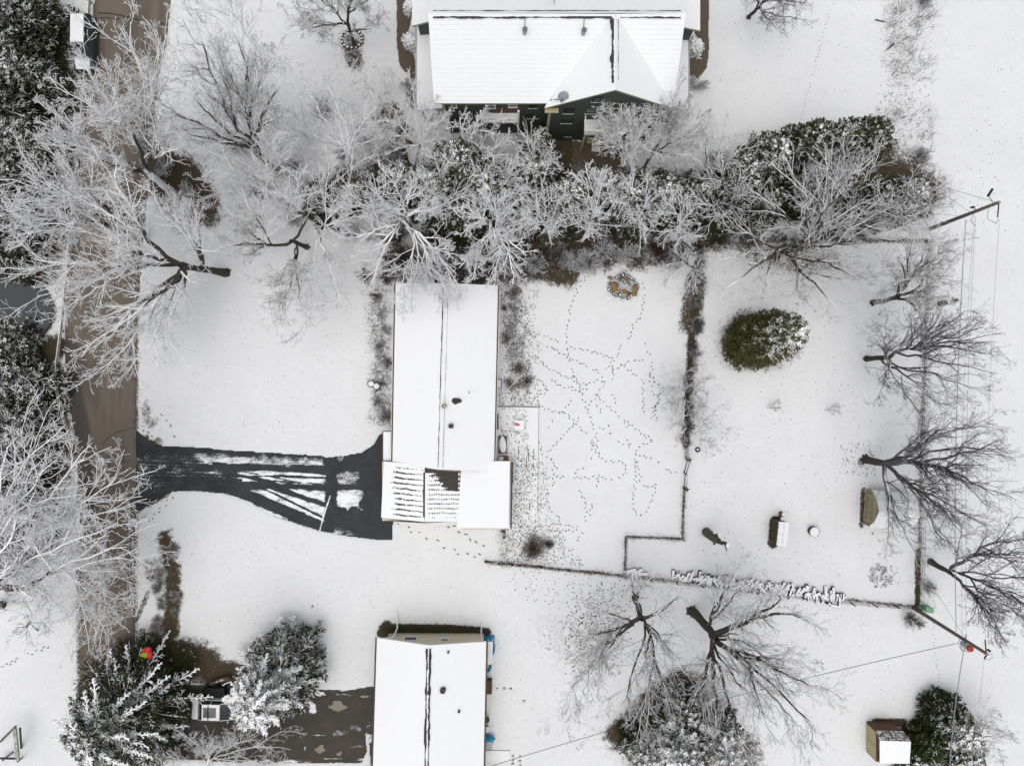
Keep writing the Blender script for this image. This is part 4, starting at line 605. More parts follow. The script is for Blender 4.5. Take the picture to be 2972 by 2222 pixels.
for y in (-.95, -.32, .32, .95): b.box(-.42, .46, y - .07, y + .07, 1.75, 1.905 if abs(y) < .5 else 1.902)
b.build('pallet', MT['snowr'], t, world=False)
for i, (x, y, r) in enumerate(((2274, 1492, .15), (2271.5, 1505.5, .20))):
    q = P(x, y, .8); t = thing('cut_stump', ['smaller snow-capped round stump, farther from the pallet-topped wood stack', 'larger snow-capped round stump touching the pallet-topped wood stack'][i], 'stump', (q.x, q.y, 0), 0, 'stumps by the wood stack'); b = B(); b.cyl((q.x, q.y), r * 1.1, .02, .8, 16, 0, r); b.build('trunk', MT['woodbrown'], t); b = B(); b.cyl((q.x, q.y), r, .801, .86, 16, 0, r * .7); b.build('snow_cap', MT['snowr'], t)
q = P(2365, 1543, .62); t = thing('water_barrel', 'round barrel with a snow-filled top and thin dark rim in the right-hand yard', 'barrel', (q.x, q.y, 0)); b = B(); b.cyl((q.x, q.y), .42, .02, .6, 26, 0, .45); b.build('drum', MT['darkmetal'], t); b = B(); b.cyl((q.x, q.y), .425, .601, .65, 26, 0, .36); b.build('snow_cap', MT['snow'], t)
q = P(2024, 1304); b = B(); n = 20; vs = [(q.x + (.17 + .07 * math.cos(v)) * math.cos(u), q.y + (.17 + .07 * math.cos(v)) * math.sin(u), .12 + .07 * math.sin(v)) for u in [2 * math.pi * k / n for k in range(n)] for v in [2 * math.pi * j / 8 for j in range(8)]]; b.add(vs, [(i * 8 + j, ((i + 1) % n) * 8 + j, ((i + 1) % n) * 8 + (j + 1) % 8, i * 8 + (j + 1) % 8) for i in range(n) for j in range(8)]); t = thing('old_tyre', 'small black rimmed round tub in the snow right of the fence trees', 'tub', q); b.build('rim', MT['black'], t, smooth=True); b = B(); b.cyl((q.x, q.y), .11, .03, .12, 12); b.build('fill', MT['stonedark'], t)  # the black ring is an old tyre lying in the snow
# pruned dead tree
t = thing('dead_tree', 'olive dead tree trunk with sawn snow-capped limb stubs, standing alone in the right-hand yard', 'tree', P(2053, 1548)); b = B(); b.tube([P(2050, 1543, 0), P(2058, 1551, 1.2), P(2069, 1560, 2.4), P(2078, 1565, 3.2), P(2084, 1569, 3.7)], [.42, .36, .33, .30, .24], 12); b.tube([P(2050, 1545, 0), P(2056, 1546, .8), P(2066, 1544, 1.2)], [.3, .24, .15], 8); b.build('trunk', plain('olive_bark', (.085, .078, .045), .9, .45, 9), t, smooth=True)
for a, c, r in ((P(2072, 1556, 2.6), P(2088, 1551, 3.4), .16), (P(2074, 1568, 3.2), P(2072, 1583, 3.6), .10), (P(2082, 1568, 3.6), P(2095, 1565, 4.4), .06), (P(2084, 1571, 3.7), P(2104, 1579, 5.2), .15), (P(2098, 1575, 4.8), P(2113, 1580, 5.7), .17), (P(2103, 1580, 5.0), P(2110, 1599, 5.4), .05)):
    b = B(); b.tube([a, a.lerp(c, .5), c], [r * 1.1, r, r * .9], 8); l = b.build('limb', plain('dark_bark_%d' % int(r * 100), (.06, .05, .04), .9), t); b = B(); b.blob(c + Vector((0, 0, .05)), r * 1.1, r * 1.1, .08, 1, rough=.05, seg=8, rings=5); childw(b, 'snow_cap', MT['snowr'], l, t)
# boxes on the right
def ubox(x, y, w_, d_, h_, mt, label, rz=0):
    q = P(x, y); t = thing('utility_box', label, 'utility box', q, rz); b = B(); b.box(-w_ / 2, w_ / 2, -d_ / 2, d_ / 2, .02, h_); b.build('cabinet', mt, t, world=False, bevel=.02); b = B(); b.box(-w_ / 2 - .03, w_ / 2 + .03, -d_ / 2 - .03, d_ / 2 + .03, h_, h_ + .06); b.build('lid', mt, t, world=False); b = B(); b.box(-w_ / 2 + .05, w_ / 2 - .05, -d_ / 2 - .035, -d_ / 2 - .01, .15, h_ - .1); b.build('door', mt, t, world=False)
ubox(2681, 1760, .62, .45, .9, MT['utilgreen'], 'pale green utility box at the foot of the lower right pole', -.1); ubox(2727, 881, .45, .42, .75, MT['utildark'], 'square dark green utility box with an open lid, west of the power lines', .2)
q = P(2766, 872); t = thing('utility_pedestal', 'small black pedestal on legs just right of the dark green utility box', 'pedestal', q); b = B(); b.cyl((q.x, q.y), .17, .1, .62, 12, 0, .14); b.build('housing', MT['black'], t)
for k in range(4): b = B(); a = k * 1.6 + .4; b.tube([(q.x, q.y, .5), (q.x + .36 * math.cos(a), q.y + .3 * math.sin(a), .05)], .03, 6); b.build('leg', MT['darkmetal'], t)
b = B(); b.tube([P(2660, 1626, .1), P(2664, 1637, .7), P(2673, 1647, 1.3), P(2681, 1658, 1.9)], .035, 6); small('cable_guard', b, MT['yellow'], 'thin yellow cable guard leaning beside the right-hand fence', 'cable guard')
# fire pit ring of stones
rg = random.Random(11); spots = []
for k in range(26):
    a = 2 * math.pi * k / 26; rx, ry = 40 + rg.uniform(-4, 4), 31 + rg.uniform(-4, 4); spots.append((1810 + rx * math.cos(a), 832 + ry * math.sin(a), rg.uniform(.12, .2), 0))
spots += [(1780, 828, .34, 1), (1784, 838, .36, 1), (1842, 838, .34, 1), (1840, 852, .30, 1), (1812, 846, .26, 1), (1825, 858, .24, 1), (1800, 842, .2, 1), (1822, 773, .17, 0), (1807, 799, .2, 0), (1769, 806, .2, 1), (1815, 808, .22, 1), (1799, 856, .2, 0)]
protoS = {}
for x, y, r, big in spots:
    q = P(x, y); key = (big, rg.randrange(3))
    if key not in protoS:
        b = B(); b.blob((0, 0, 0), 1, .8, .62, key[1] + 3 * big, rough=.22, seg=14, rings=8); o = b.build('stone', MT['stone'] if big else MT['stonedark'], smooth=True); protoS[key] = o
    else: o = protoS[key].copy(); sc.collection.objects.link(o)
    o.location = (q.x, q.y, .06 + r * .35); o.scale = (r, r, r); o.rotation_euler.z = rg.uniform(0, 6.2)
    tag(o, 'large golden brown boulder in the stone ring at the top of the middle yard' if big else 'small dark snow-specked stone in the ring at the top of the middle yard', 'stone', 'stones of the ring in the middle yard')
b = B(); q = P(1812, 832); [b.tube([(q.x + rg.uniform(-.7, .7), q.y + rg.uniform(-.5, .5), .12), (q.x + rg.uniform(-.8, .8), q.y + rg.uniform(-.6, .6), .22)], .03, 5) for k in range(40)]; tag(b.build('dead_twigs', capped('grey_twigs', (.12, .10, .09), .5, 1.1)), 'tangle of dead twigs inside the stone ring', 'twigs', None, 'stuff')
# firewood logs along the lower fence
b = B(); b.tube([(-.28, 0, 0), (.28, 0, 0)], .11, 9); lp = b.build('firewood_log', MT['log']); first = True
for k in range(135):
    u = rg.random() ** .9; x = 1945 + u * 500; yb = 1664 + (x - 1945) * .131; off = rg.gauss(0, 6.5) * (.55 + .8 * u) + (4 if u > .6 else 0); q = P(x, yb + off)
    o = lp if first else lp.copy(); 
    if not first: sc.collection.objects.link(o)
    first = False; o.location = (q.x, q.y, .12 + .26 * rg.random()); o.rotation_euler = (rg.uniform(-.3, .3), rg.uniform(-.25, .25), rg.gauss(1.35, .6)); s = rg.uniform(1.0, 1.75); o.scale = (s, s, s); tag(o, 'snow-capped firewood log in the long untidy pile along the lower yard fence', 'log', 'firewood logs along the lower fence')
for x, y, a in ((1825, 1655, .2), (1838, 1660, 1.2), (1850, 1657, .5), (1862, 1664, .1), (1846, 1668, 1.5)):
    o = lp.copy(); sc.collection.objects.link(o); q = P(x, y); o.location = (q.x, q.y, .14); o.rotation_euler.z = a; tag(o, 'snow-capped log near the fence corner, left of the long firewood pile', 'log', 'loose logs by the fence corner')
# ---------------------------------------------------------------- fences
def fence(label, pts, h=1.15, step=2.4, post='trimwood', r=.045, wires=4, name='wire_fence', skip=()):
    Q = [P(x, y) for x, y in pts]; t = thing(name, label, 'fence', Q[0]); W_ = B(); segs = []
    for a, c in zip(Q[:-1], Q[1:]):
        n = max(1, round((c - a).length / step)); segs += [(a.lerp(c, k / n)) for k in range(n)]
    segs.append(Q[-1]); rg = random.Random(len(label))
    for i, a in enumerate(segs):
        b = B(); lx, ly = rg.uniform(-.05, .05), rg.uniform(-.05, .05); hh = h * rg.uniform(.95, 1.1); b.tube([(a.x, a.y, 0), (a.x + lx, a.y + ly, hh)], r, 7); f = b.build('post', MT[post], t)
        if r > .06: b = B(); b.blob((a.x + lx, a.y + ly, hh + .02), r * 1.1, r * 1.1, .05, 1, rough=0, seg=8, rings=4); childw(b, 'snow_cap', MT['snowr'], f, t)
    for a, c in zip(segs[:-1], segs[1:]):
        for k in range(wires): z = .12 + (h - .17) * k / (wires - 1); W_.tube([(a.x, a.y, z), ((a.x + c.x) / 2, (a.y + c.y) / 2, z - .02), (c.x, c.y, z)], .012, 3, caps=False)
        L = (c - a).length; n = int(L / .3)
        for j in range(1, n): q = a.lerp(c, j / n); W_.tube([(q.x, q.y, .12), (q.x, q.y, h - .05)], .006, 3, caps=False)
    W_.build('wire_mesh', MT['darkmetal'], t); return t
fence('overgrown wire fence running down from the hedge between the two yards', [(2035, 700), (2022, 850), (2012, 1000), (2000, 1170), (1992, 1250), (1988, 1328)], 1.15)
fence('short wire fence below the wooden gates, stepping left to the lower fence', [(1983, 1420), (1978, 1500), (1980, 1562), (1900, 1558), (1817, 1555), (1812, 1668)], 1.1, 2.0)
fence('wire fence with stubby wooden posts from the tan house garden to the corner', [(1410, 1628), (1446, 1634), (1488, 1637), (1571, 1643), (1650, 1652), (1730, 1660), (1812, 1670)], 1.0, 2.7, 'woodbrown', .09)
fence('long wire fence behind the firewood pile along the bottom of the right-hand yard', [(1812, 1670), (1960, 1686), (2100, 1702), (2250, 1720), (2400, 1738), (2530, 1750), (2655, 1759)], 1.1, 2.5, 'woodbrown', .06)
fence('right-hand boundary wire fence parallel to the power lines', [(2693, 705), (2687, 900), (2680, 1100), (2672, 1300), (2668, 1500), (2660, 1757)], 1.15)
fence('top wire fence under the hedge at the head of the right-hand yard', [(2040, 697), (2250, 697), (2480, 699), (2690, 702)], 1.15)
for i, (a, c) in enumerate((((1992, 1334), (1984, 1369)), ((1985, 1374), (1985, 1411)))):
    A_, C_ = P(*a), P(*c); t = thing('wooden_gate', ['upper wooden gate leaf with a double top rail in the fence between the yards', 'lower wooden gate leaf with a single dark rail in the fence between the yards'][i], 'gate', A_, 0, 'gates between the yards'); b = B(); up = Vector((0, 0, 1))
    for z in (.25, 1.05, 1.25) if i == 0 else (.25, 1.15): b.beam(A_ + up * z + Vector((.04, 0, 0)), C_ + up * z, .06, .06)
    b.build('rail', MT['darkmetal'], t); b = B(); b.beam(A_ + up * 1.33, C_ + up * 1.33, .03, .04); b.build('snow_cap', MT['snowr'], t)
    for q in (A_, C_): b = B(); b.box(q.x - .04, q.x + .04, q.y - .03, q.y + .03, 0, 1.3); b.build('stile', MT['darkmetal'], t)
for i, (x, y) in enumerate(((1992, 1330), (1984, 1414))):
    q = P(x, y); t = thing('gate_post', ['thick snow-capped post above the wooden gates', 'thick snow-capped post below the wooden gates'][i], 'post', q, 0, 'posts of the wooden gates'); b = B(); b.box(q.x - .1, q.x + .1, q.y - .1, q.y + .1, 0, 2.1); b.build('post', MT['woodbrown'], t); b = B(); b.blob((q.x, q.y, 2.13), .12, .12, .07, 1, rough=0); b.build('snow_cap', MT['snowr'], t, smooth=True)
for i, (x, y, x2, y2, h_) in enumerate(((2570, 65, 2541, 57, 1.9), (2567, 150, 2597, 127, 1.7), (2570, 402, 2604, 406, 1.9), (2650, 2063, 2688, 2065, 1.9))):
    b = B(); q = P(x, y); b.tube([q, P(x2, y2, .25)], .05, 6); small('old_stake', b, MT['darkmetal'], ['dark stake leaning left in the rough grass strip near the top edge', 'dark stake leaning right in the upper part of the rough grass strip', 'short dark stake by itself above the hedge, left of the round bare shrub', 'dark stake left of the cone shaped evergreen in the bottom right'][i], 'stake')
# ---------------------------------------------------------------- utility poles and lines
def pole(x0, y0, x1, y1, h, label):
    a = P(x0, y0); c = P(x1, y1, h); t = thing('utility_pole', label, 'utility pole', a); b = B(); b.tube([a, a.lerp(c, .5), c], [.17, .15, .12], 12); b.build('pole', MT['pole'], t, smooth=True); return t, a, c
t, a, c = pole(2697, 665, 2900, 587, 9.4, 'wooden utility pole leaning into the upper right with guy wires'); u = lambda k: a.lerp(c, k)
b = B(); q = u(.92); b.box(q.x - .12, q.x + .12, q.y - .12, q.y + .12, q.z - .02, q.z + .02); b.tube([u(.93), u(.93) + Vector((-.25, .35, .1)), u(.93) + Vector((-.45, .75, 0))], .035, 6); b.build('bracket', MT['galv'], t)
b = B(); q = u(.93) + Vector((-.5, .62, .1)); b.tube([q, q + Vector((.35, .55, .0))], .10, 10); b.build('cutout', MT['darkmetal'], t); b = B(); q = u(.72); b.blob(q + Vector((-.45, .25, .1)), .2, .1, .12, 1); b.tube([q + Vector((-.4, .2, .1)), q], .03, 5); b.build('insulator', MT['darkmetal'], t)
b = B(); q = u(.995); b.tube([q, q + Vector((-.02, -1.15, -.1))], .05, 6); b.tube([u(.86), u(.86) + Vector((.25, -.9, -.4)), u(.86) + Vector((.65, -1.35, 0)), q + Vector((-.02, -1.3, -.1))], .018, 5); b.tube([u(.68), u(.66) + Vector((-.2, -.7, 0)), u(.66) + Vector((.1, -1.0, 0)), u(.66) + Vector((.25, -1.1, 0))], .018, 5); b.tube([u(.2) + Vector((-.1, .15, 0)), u(.2) + Vector((.3, .0, .2))], .12, 8); b.build('fittings', MT['darkmetal'], t)
t2, a2_, c2_ = pole(2650, 1762, 2865, 1897, 10.0, 'wooden utility pole with a red bottomed transformer, lower right'); u2 = lambda k: a2_.lerp(c2_, k)
q = P(2818, 1880, 8.6); b = B(); b.tube([q + Vector((0, 0, -1.05)), q + Vector((0, 0, -.14))], .24, 18); b.build('transformer', MT['galv'], t2, smooth=False); b = B(); q = P(2824, 1886, 8.9); b.cyl((q.x, q.y), .255, 8.46, 8.66, 20, 0, .22); b.build('transformer_lid', MT['redpaint'], t2)
b = B(); [b.tube([P(2793, 1869, 7.5), P(2789, 1878, 7.4), P(2794, 1888, 7.4), P(2803, 1880, 7.5), P(2797, 1862, 7.6)], .03, 6), b.tube([P(2786, 1852, 7.3), P(2780, 1868, 7.1), P(2790, 1885, 7.2), P(2815, 1892, 8)], .02, 5), b.tube([P(2862, 1890, 9.9), P(2859, 1856, 9.9)], .05, 6), b.tube([P(2866, 1884, 9.9), P(2874, 1889, 9.9)], .09, 6), b.tube([P(2864, 1897, 9.9), P(2857, 1911, 9.8)], .06, 6), b.tube([P(2864, 1898, 9.9), P(2879, 1896, 9.7), P(2880, 1908, 9.6), P(2868, 1914, 9.6), P(2858, 1911, 9.7)], .014, 5), b.tube([P(2803, 1854, 8.3), P(2804, 1840, 8.3)], .04, 6), b.tube([P(2799, 1862, 8), P(2802, 1864, 8)], .06, 6)]; b.build('fittings', MT['darkmetal'], t2)
def wire(name, label, a, c, sag, r, mt='darkmetal', cat='power line'):
    a, c = Vector(a), Vector(c); n = 24; b = B(); b.tube([a.lerp(c, k / n) - Vector((0, 0, sag * 4 * (k / n) * (1 - k / n))) for k in range(n + 1)], r, 5); return small(name, b, MT[mt], label, cat)
wire('power_line', 'rightmost thin power line between the two poles', P(2901, 635, 9.3), P(2860, 1856, 9.9), .5, .013, 'galv'); wire('power_line', 'right one of the close pair of thin wires between the poles', P(2832, 625, 7.2), P(2804, 1842, 8.3), .5, .014, 'galv')
wire('power_line', 'left one of the close pair of thin wires between the poles', P(2828, 625, 7.2), P(2793, 1845, 7.9), .7, .013, 'galv'); wire('telephone_cable', 'thick grey cable between the poles, left of the thin wires', P(2803, 637, 6.2), P(2775, 1832, 7.2), .6, .032, 'galv')
wire('telephone_cable', 'thick snow-dusted cable running down from the transformer pole to the bottom edge', P(2799, 1876, 7.6), P(2752, 2300, 7.9), .3, .035, 'galv'); wire('power_line', 'thin wire running from the transformer pole top towards the bottom edge', P(2857, 1912, 9.7), P(2829, 2300, 9.9), .2, .012, 'galv')
wire('service_cable', 'long thin twisted cable from the transformer pole across the bottom trees to the tan house', P(2777, 1866, 7.4), P(1415, 2225, 3.4), .9, .022); wire('guy_wire', 'upper guy wire from the top of the upper right pole', u(.985), P(2686, 528, .0), .0, .014); wire('guy_wire', 'lower guy wire fixed halfway up the upper right pole', u(.64), P(2706, 541, .0), .0, .012)
wire('guy_wire', 'short guy wire reaching left from the upper right pole into the hedge', u(.52), P(2660, 613, 1.2), .1, .012); wire('guy_wire', 'thin guy wire from the yellow cable guard to the lower right pole', P(2681, 1658, 1.9), u2(.76), .0, .010)
# ---------------------------------------------------------------- footprints, leaves, weeds (uncountable)
Z7 = lambda x, y: (1480 + x / 2.756, 540 + y / 2.756); Z8 = lambda x, y: (1480 + x / 2.756, 1080 + y / 2.756)
prints = []; rg = random.Random(21)
def trail(pts, step=.34, w_=.055, L=.115, wd=.058):
    q = [P(*p) for p in pts]; d = 0; i = 0
    for a, c in zip(q[:-1], q[1:]):
        dr = c - a; n = dr.length; u = dr / n; v = Vector((-u.y, u.x, 0))
        while d < n:
            s = 1 if i % 2 else -1
            if rg.random() > .1: prints.append((a + u * d + v * (s * w_ + rg.uniform(-.05, .05)), math.atan2(u.y, u.x) + rg.uniform(-.5, .5), L * rg.uniform(.7, 1.15), wd * rg.uniform(.75, 1.15)))
            d += step * rg.uniform(.6, 1.4); i += 1
        d -= n
for l in ([(650, 690), (560, 780), (520, 880), (480, 950), (465, 1090), (450, 1150), (460, 1280), (465, 1370), (500, 1470), (530, 1580), (580, 1660)], [(1065, 780), (1075, 880), (1060, 960), (1045, 1050), (990, 1090), (970, 1180), (930, 1260), (885, 1270), (860, 1360), (800, 1420), (760, 1480)], [(460, 1290), (560, 1300), (680, 1330), (800, 1370), (900, 1430), (980, 1490), (1040, 1560)],
          [(210, 1350), (290, 1450), (400, 1500), (520, 1560), (600, 1590), (700, 1550), (760, 1520)], [(300, 1280), (370, 1310), (440, 1360), (560, 1410), (640, 1450), (720, 1490)], [(820, 1440), (820, 1550)], [(1090, 1260), (1080, 1300), (1110, 1330), (1130, 1400), (1140, 1480), (1110, 1520), (1130, 1570)], [(860, 1450), (940, 1410), (1030, 1390), (1090, 1400)], [(200, 1200), (260, 1190), (340, 1220), (400, 1250)]): trail([Z7(*p) for p in l])
for l in ([(520, 30), (550, 120), (580, 200), (620, 310), (650, 380), (690, 500), (695, 600), (720, 690), (800, 710), (900, 712), (930, 770), (920, 820), (830, 850), (720, 840), (560, 840), (400, 835), (250, 850)], [(340, 60), (380, 100), (440, 120), (540, 150), (620, 130)], [(560, 100), (640, 90), (700, 65), (750, 70)], [(690, 180), (760, 260), (830, 310), (900, 370), (980, 430), (1060, 490), (1130, 560)],
          [(1130, 565), (1060, 575), (1020, 600), (1000, 650), (1005, 800), (1000, 880), (990, 980), (985, 1050), (1000, 1120), (1040, 1150), (1090, 1120), (1120, 1040), (1160, 960), (1170, 900), (1100, 920), (1050, 890), (1030, 780), (1010, 700)], [(1040, 660), (1110, 690), (1160, 700), (1200, 750), (1260, 780), (1330, 810)], [(550, 370), (480, 450), (430, 500), (370, 570), (300, 640), (250, 660)], [(240, 270), (300, 300), (380, 315), (440, 320), (500, 380), (550, 430), (620, 500)],
          [(870, 550), (930, 580), (970, 605)], [(700, 265), (740, 350), (770, 400), (800, 440)], [(720, 440), (800, 495)], [(555, 945), (600, 1020), (615, 1100), (600, 1200)], [(660, 1060), (630, 1160)], [(380, 1260), (460, 1265), (560, 1260), (575, 1290), (530, 1350)], [(820, 180), (850, 260)], [(340, 390), (310, 465)], [(490, 230), (430, 300), (400, 330)], [(700, 180), (650, 240), (610, 280)], [(650, 560), (660, 640), (650, 690)], [(660, 540), (690, 650)], [(520, 800), (600, 745)],
          [(700, 790), (705, 850), (697, 930)], [(400, 820), (330, 690), (270, 680)], [(340, 700), (350, 900), (300, 940), (300, 1060), (330, 1100), (390, 1150), (395, 1220)], [(240, 560), (255, 640)], [(1060, 60), (1065, 180), (1070, 320)], [(1120, 20), (1200, 120), (1180, 260), (1130, 290), (1170, 380), (1110, 370)], [(1150, 40), (1130, 160), (1190, 200), (1140, 330), (1200, 370)], [(1230, 130), (1200, 200), (1160, 300)], [(560, 150), (480, 110)], [(760, 80), (720, 150)], [(300, 150), (200, 200), (240, 260)], [(240, 60), (300, 130), (220, 160)],
          [(0, 1200), (200, 1240), (380, 1210), (560, 1240)], [(100, 1300), (250, 1250), (420, 1275)], [(430, 1450), (520, 1500), (600, 1560)], [(30, 1500), (200, 1450), (300, 1480), (450, 1480), (560, 1560)], [(920, 400), (930, 440)], [(1110, 510), (1130, 560)], [(940, 540), (960, 600)]): trail([Z8(*p) for p in l])
for l in ([(1150, 1200), (1210, 1225), (1260, 1270), (1330, 1295), (1385, 1325), (1450, 1340), (1495, 1385), (1555, 1400), (1610, 1440), (1670, 1440), (1720, 1470), (1780, 1455), (1815, 1480)], [(1550, 1225), (1610, 1240), (1655, 1290), (1715, 1320), (1765, 1365), (1830, 1375), (1860, 1430), (1920, 1440)]): trail([(740 + x / 2.756, 1080 + y / 2.756) for x, y in l], .72, .10, .17, .075)
trail([(x / 2.756, 1080 + y / 2.756) for x, y in ((1250, 335), (1325, 355), (1355, 420), (1390, 475), (1410, 545))], .75, .08, .16, .07); trail([(x / 2.756, 1080 + y / 2.756) for x, y in ((1155, 460), (1220, 505), (1270, 560))], .6, .08, .15, .07); trail([(x / 2.756, 1080 + y / 2.756) for x, y in ((1400, 960), (1380, 990), (1335, 1045), (1270, 1110), (1215, 1165), (1190, 1205))], .45, .09, .13, .06)
trail([(x / 2.756, 1622 + y / 2.756) for x, y in ((430, 680), (340, 720), (180, 775), (80, 830), (0, 860))], .4, .08, .15, .06); trail([(2172 + x / 2.756, y / 2.756) for x, y in ((685, 0), (640, 120), (580, 330), (530, 550), (470, 750), (430, 900), (405, 1050))], .30, .05, .07, .035); trail([(2172 + x / 2.756, 1622 + y / 2.756) for x, y in ((1440, 150), (1490, 350), (1480, 560), (1490, 800), (1520, 920), (1520, 1080))], .32, .05, .07, .035)
trail([(2700, 690), (2764, 800), (2760, 860)], .4, .05, .05, .03)
def scatter_poly(poly, n, L0, L1, w0, w1, dens=None):
    xs = [p[0] for p in poly]; ys_ = [p[1] for p in poly]; k = 0; out = []
    pa = np.random.RandomState(n).rand(n * 6, 2); X = min(xs) + pa[:, 0] * (max(xs) - min(xs)); Y = min(ys_) + pa[:, 1] * (max(ys_) - min(ys_)); ok = inpoly(X, Y, poly)
    if dens is not None: ok &= np.random.RandomState(n + 1).rand(len(X)) < dens(X, Y)
    for x, y in list(zip(X[ok], Y[ok]))[:n]: out.append((P(x, y), rg.uniform(0, 6.3), rg.uniform(L0, L1), rg.uniform(w0, w1)))
    return out
prints += scatter_poly([(1450, 1185), (1530, 1185), (1535, 1290), (1590, 1360), (1600, 1500), (1640, 1560), (1700, 1640), (1460, 1630), (1485, 1530), (1485, 1345), (1455, 1340)], 1500, .045, .10, .02, .045, lambda x, y: np.clip(.25 + 1.2 * (fbm(x, y, .03, 3, 4) - .35) + .9 * np.exp(-((x - 1500) / 30) ** 2) * (y > 1330), 0, 1))
prints += scatter_poly([(1450, 1085), (1560, 1085), (1570, 1175), (1450, 1175)], 150, .05, .11, .02, .05)
prints += scatter_poly([(1490, 820), (1560, 830), (1545, 1085), (1455, 1085)], 260, .05, .11, .02, .05)
def discs(name, items, z, mat, kind='stuff', label=None, cat=None, n=7):
    N = len(items); A = np.array([[p.x, p.y, a, l, w_] for p, a, l, w_ in items]); th = np.arange(n) * 2 * np.pi / n; ca, sa = np.cos(A[:, 2]), np.sin(A[:, 2]); ex = A[:, 3:4] * np.cos(th)[None]; ey = A[:, 4:5] * np.sin(th)[None]
    X = A[:, 0:1] + ex * ca[:, None] - ey * sa[:, None]; Y = A[:, 1:2] + ex * sa[:, None] + ey * ca[:, None]
    gz = .05 + .035 * (fbm(X, Y, .25, 3, 5) - .5) + .02 * (fbm(X, Y, 1.6, 3, 9) - .5) + z
    onp = inpoly(X, Y, A2([(1442, 1181), (1566, 1181), (1561, 1500), (1520, 1512), (1480, 1512), (1480, 1340), (1442, 1338)])); gz = np.where(onp, .0915, gz)
    V = np.stack([X, Y, gz], 2).reshape(-1, 3); F = np.arange(N * n).reshape(N, n); o = link(name, mesh_np(name, V, F, mat)); tag(o, label, cat, None, kind); return o
discs('footprints', prints, .006, plain('trodden_shade', (.17, .17, .165), .9, .5, 20), label='hundreds of paw and foot prints, hollow shade painted flat on the yard snow', cat='footprints')  # flat dark discs paint the shade of the print hollows
lv = scatter_poly([(1640, 1690), (1880, 1690), (1800, 1960), (1640, 1960)], 650, .05, .13, .02, .05, lambda x, y: np.clip(.15 + 1.0 * np.exp(-((x - 1720) / 70) ** 2 - ((y - 1850) / 90) ** 2), 0, 1)) + scatter_poly([(1480, 1640), (1820, 1680), (1800, 1780), (1480, 1740)], 160, .04, .10, .02, .04) + scatter_poly([(2440, 1280), (2560, 1290), (2540, 1390), (2440, 1370)], 120, .04, .1, .02, .04) + scatter_poly([(2560, 0), (2710, 0), (2710, 520), (2540, 520)], 320, .04, .14, .015, .03)
lv += scatter_poly([(2730, 480), (2960, 60), (2970, 700), (2760, 700)], 60, .05, .08, .02, .04) + scatter_poly([(1180, 1780), (2600, 1740), (2600, 2100), (1450, 2100)], 160, .03, .07, .02, .03) + scatter_poly([(420, 1500), (1100, 1600), (1100, 1950), (560, 1800)], 60, .03, .07, .02, .03) + scatter_poly([(500, 720), (1080, 720), (1080, 1260), (440, 1260)], 90, .03, .07, .02, .03) + scatter_poly([(2030, 900), (2640, 900), (2640, 1700), (2030, 1640)], 260, .03, .08, .02, .035) + scatter_poly([(2060, 0), (2540, 0), (2500, 420), (2060, 430)], 90, .03, .06, .015, .03)
discs('fallen_leaves', lv, .008, plain('dead_leaf', (.10, .08, .065), .9, .5, 20), label='scattered dead leaves and weed tips poking from the snow', cat='leaves')
hd = [((907, 1758), .13), ((1425 + 18, 1996), .09), ((1463, 1996), .14), ((1482, 1996), .11), ((1521, 2033), .15), ((1489, 2192), .12), ((1489, 2203), .11), ((1509, 2192), .10), ((1509, 2206), .12), ((1488, 2214), .12), ((1510, 2218), .1), ((2532, 1547), .1)]
for i, (c, r) in enumerate(hd):
    q = P(*c); b = B(); b.blob((q.x, q.y, .08), r, r * .9, .07, i, rough=.2, seg=10, rings=6); small('bare_stone', b, MT['stonedark'], ['single dark stone on the open snow below the black driveway', 'small dark stone, first of three right of the brown box', 'partly white stone, middle of three right of the brown box', 'dark round stone, last of three right of the brown box', 'dark round stone by itself in the snow right of the tan house'][i] if i < 5 else ('small dark stone just below the barn shaped shed' if i == 11 else 'dark stone in the two short rows beside the snowy slab at the bottom edge'), 'stone', 'stones in rows by the bottom slab' if 5 <= i < 11 else None, smooth=True)
# ---------------------------------------------------------------- trees
def nrm(v): return v / np.maximum(np.linalg.norm(v, axis=-1, keepdims=True), 1e-9)
def tubes(paths, radii, sides=3):
    """paths (B,K,3), radii (B,K) -> V,F"""
    Bn, K, _ = paths.shape; t = np.empty_like(paths); t[:, 1:-1] = paths[:, 2:] - paths[:, :-2]; t[:, 0] = paths[:, 1] - paths[:, 0]; t[:, -1] = paths[:, -1] - paths[:, -2]; t = nrm(t)
    ref = np.broadcast_to(np.array([.07, .05, 1.0]), t.shape); n1 = np.cross(t, ref); bad = np.linalg.norm(n1, axis=-1) < .15; n1[bad] = np.cross(t[bad], np.array([1., 0, 0])); n1 = nrm(n1); n2 = np.cross(n1, t)
    a = np.arange(sides) * 2 * np.pi / sides + np.pi / 2; ring = n1[:, :, None] * np.cos(a)[None, None, :, None] + n2[:, :, None] * np.sin(a)[None, None, :, None]
    V = (paths[:, :, None] + ring * radii[:, :, None, None]).reshape(-1, 3)
    b = np.arange(Bn)[:, None, None] * K * sides; k = np.arange(K - 1)[None, :, None] * sides; s = np.arange(sides)[None, None, :]; s2 = (s + 1) % sides
    F = np.stack([b + k + s, b + k + s2, b + k + sides + s2, b + k + sides + s], -1).reshape(-1, 4); return V, F
def join(parts):
    V, F, o = [], [], 0
    for v, f in parts: V.append(v); F.append(f + o); o += len(v)
    return np.concatenate(V), np.concatenate(F)
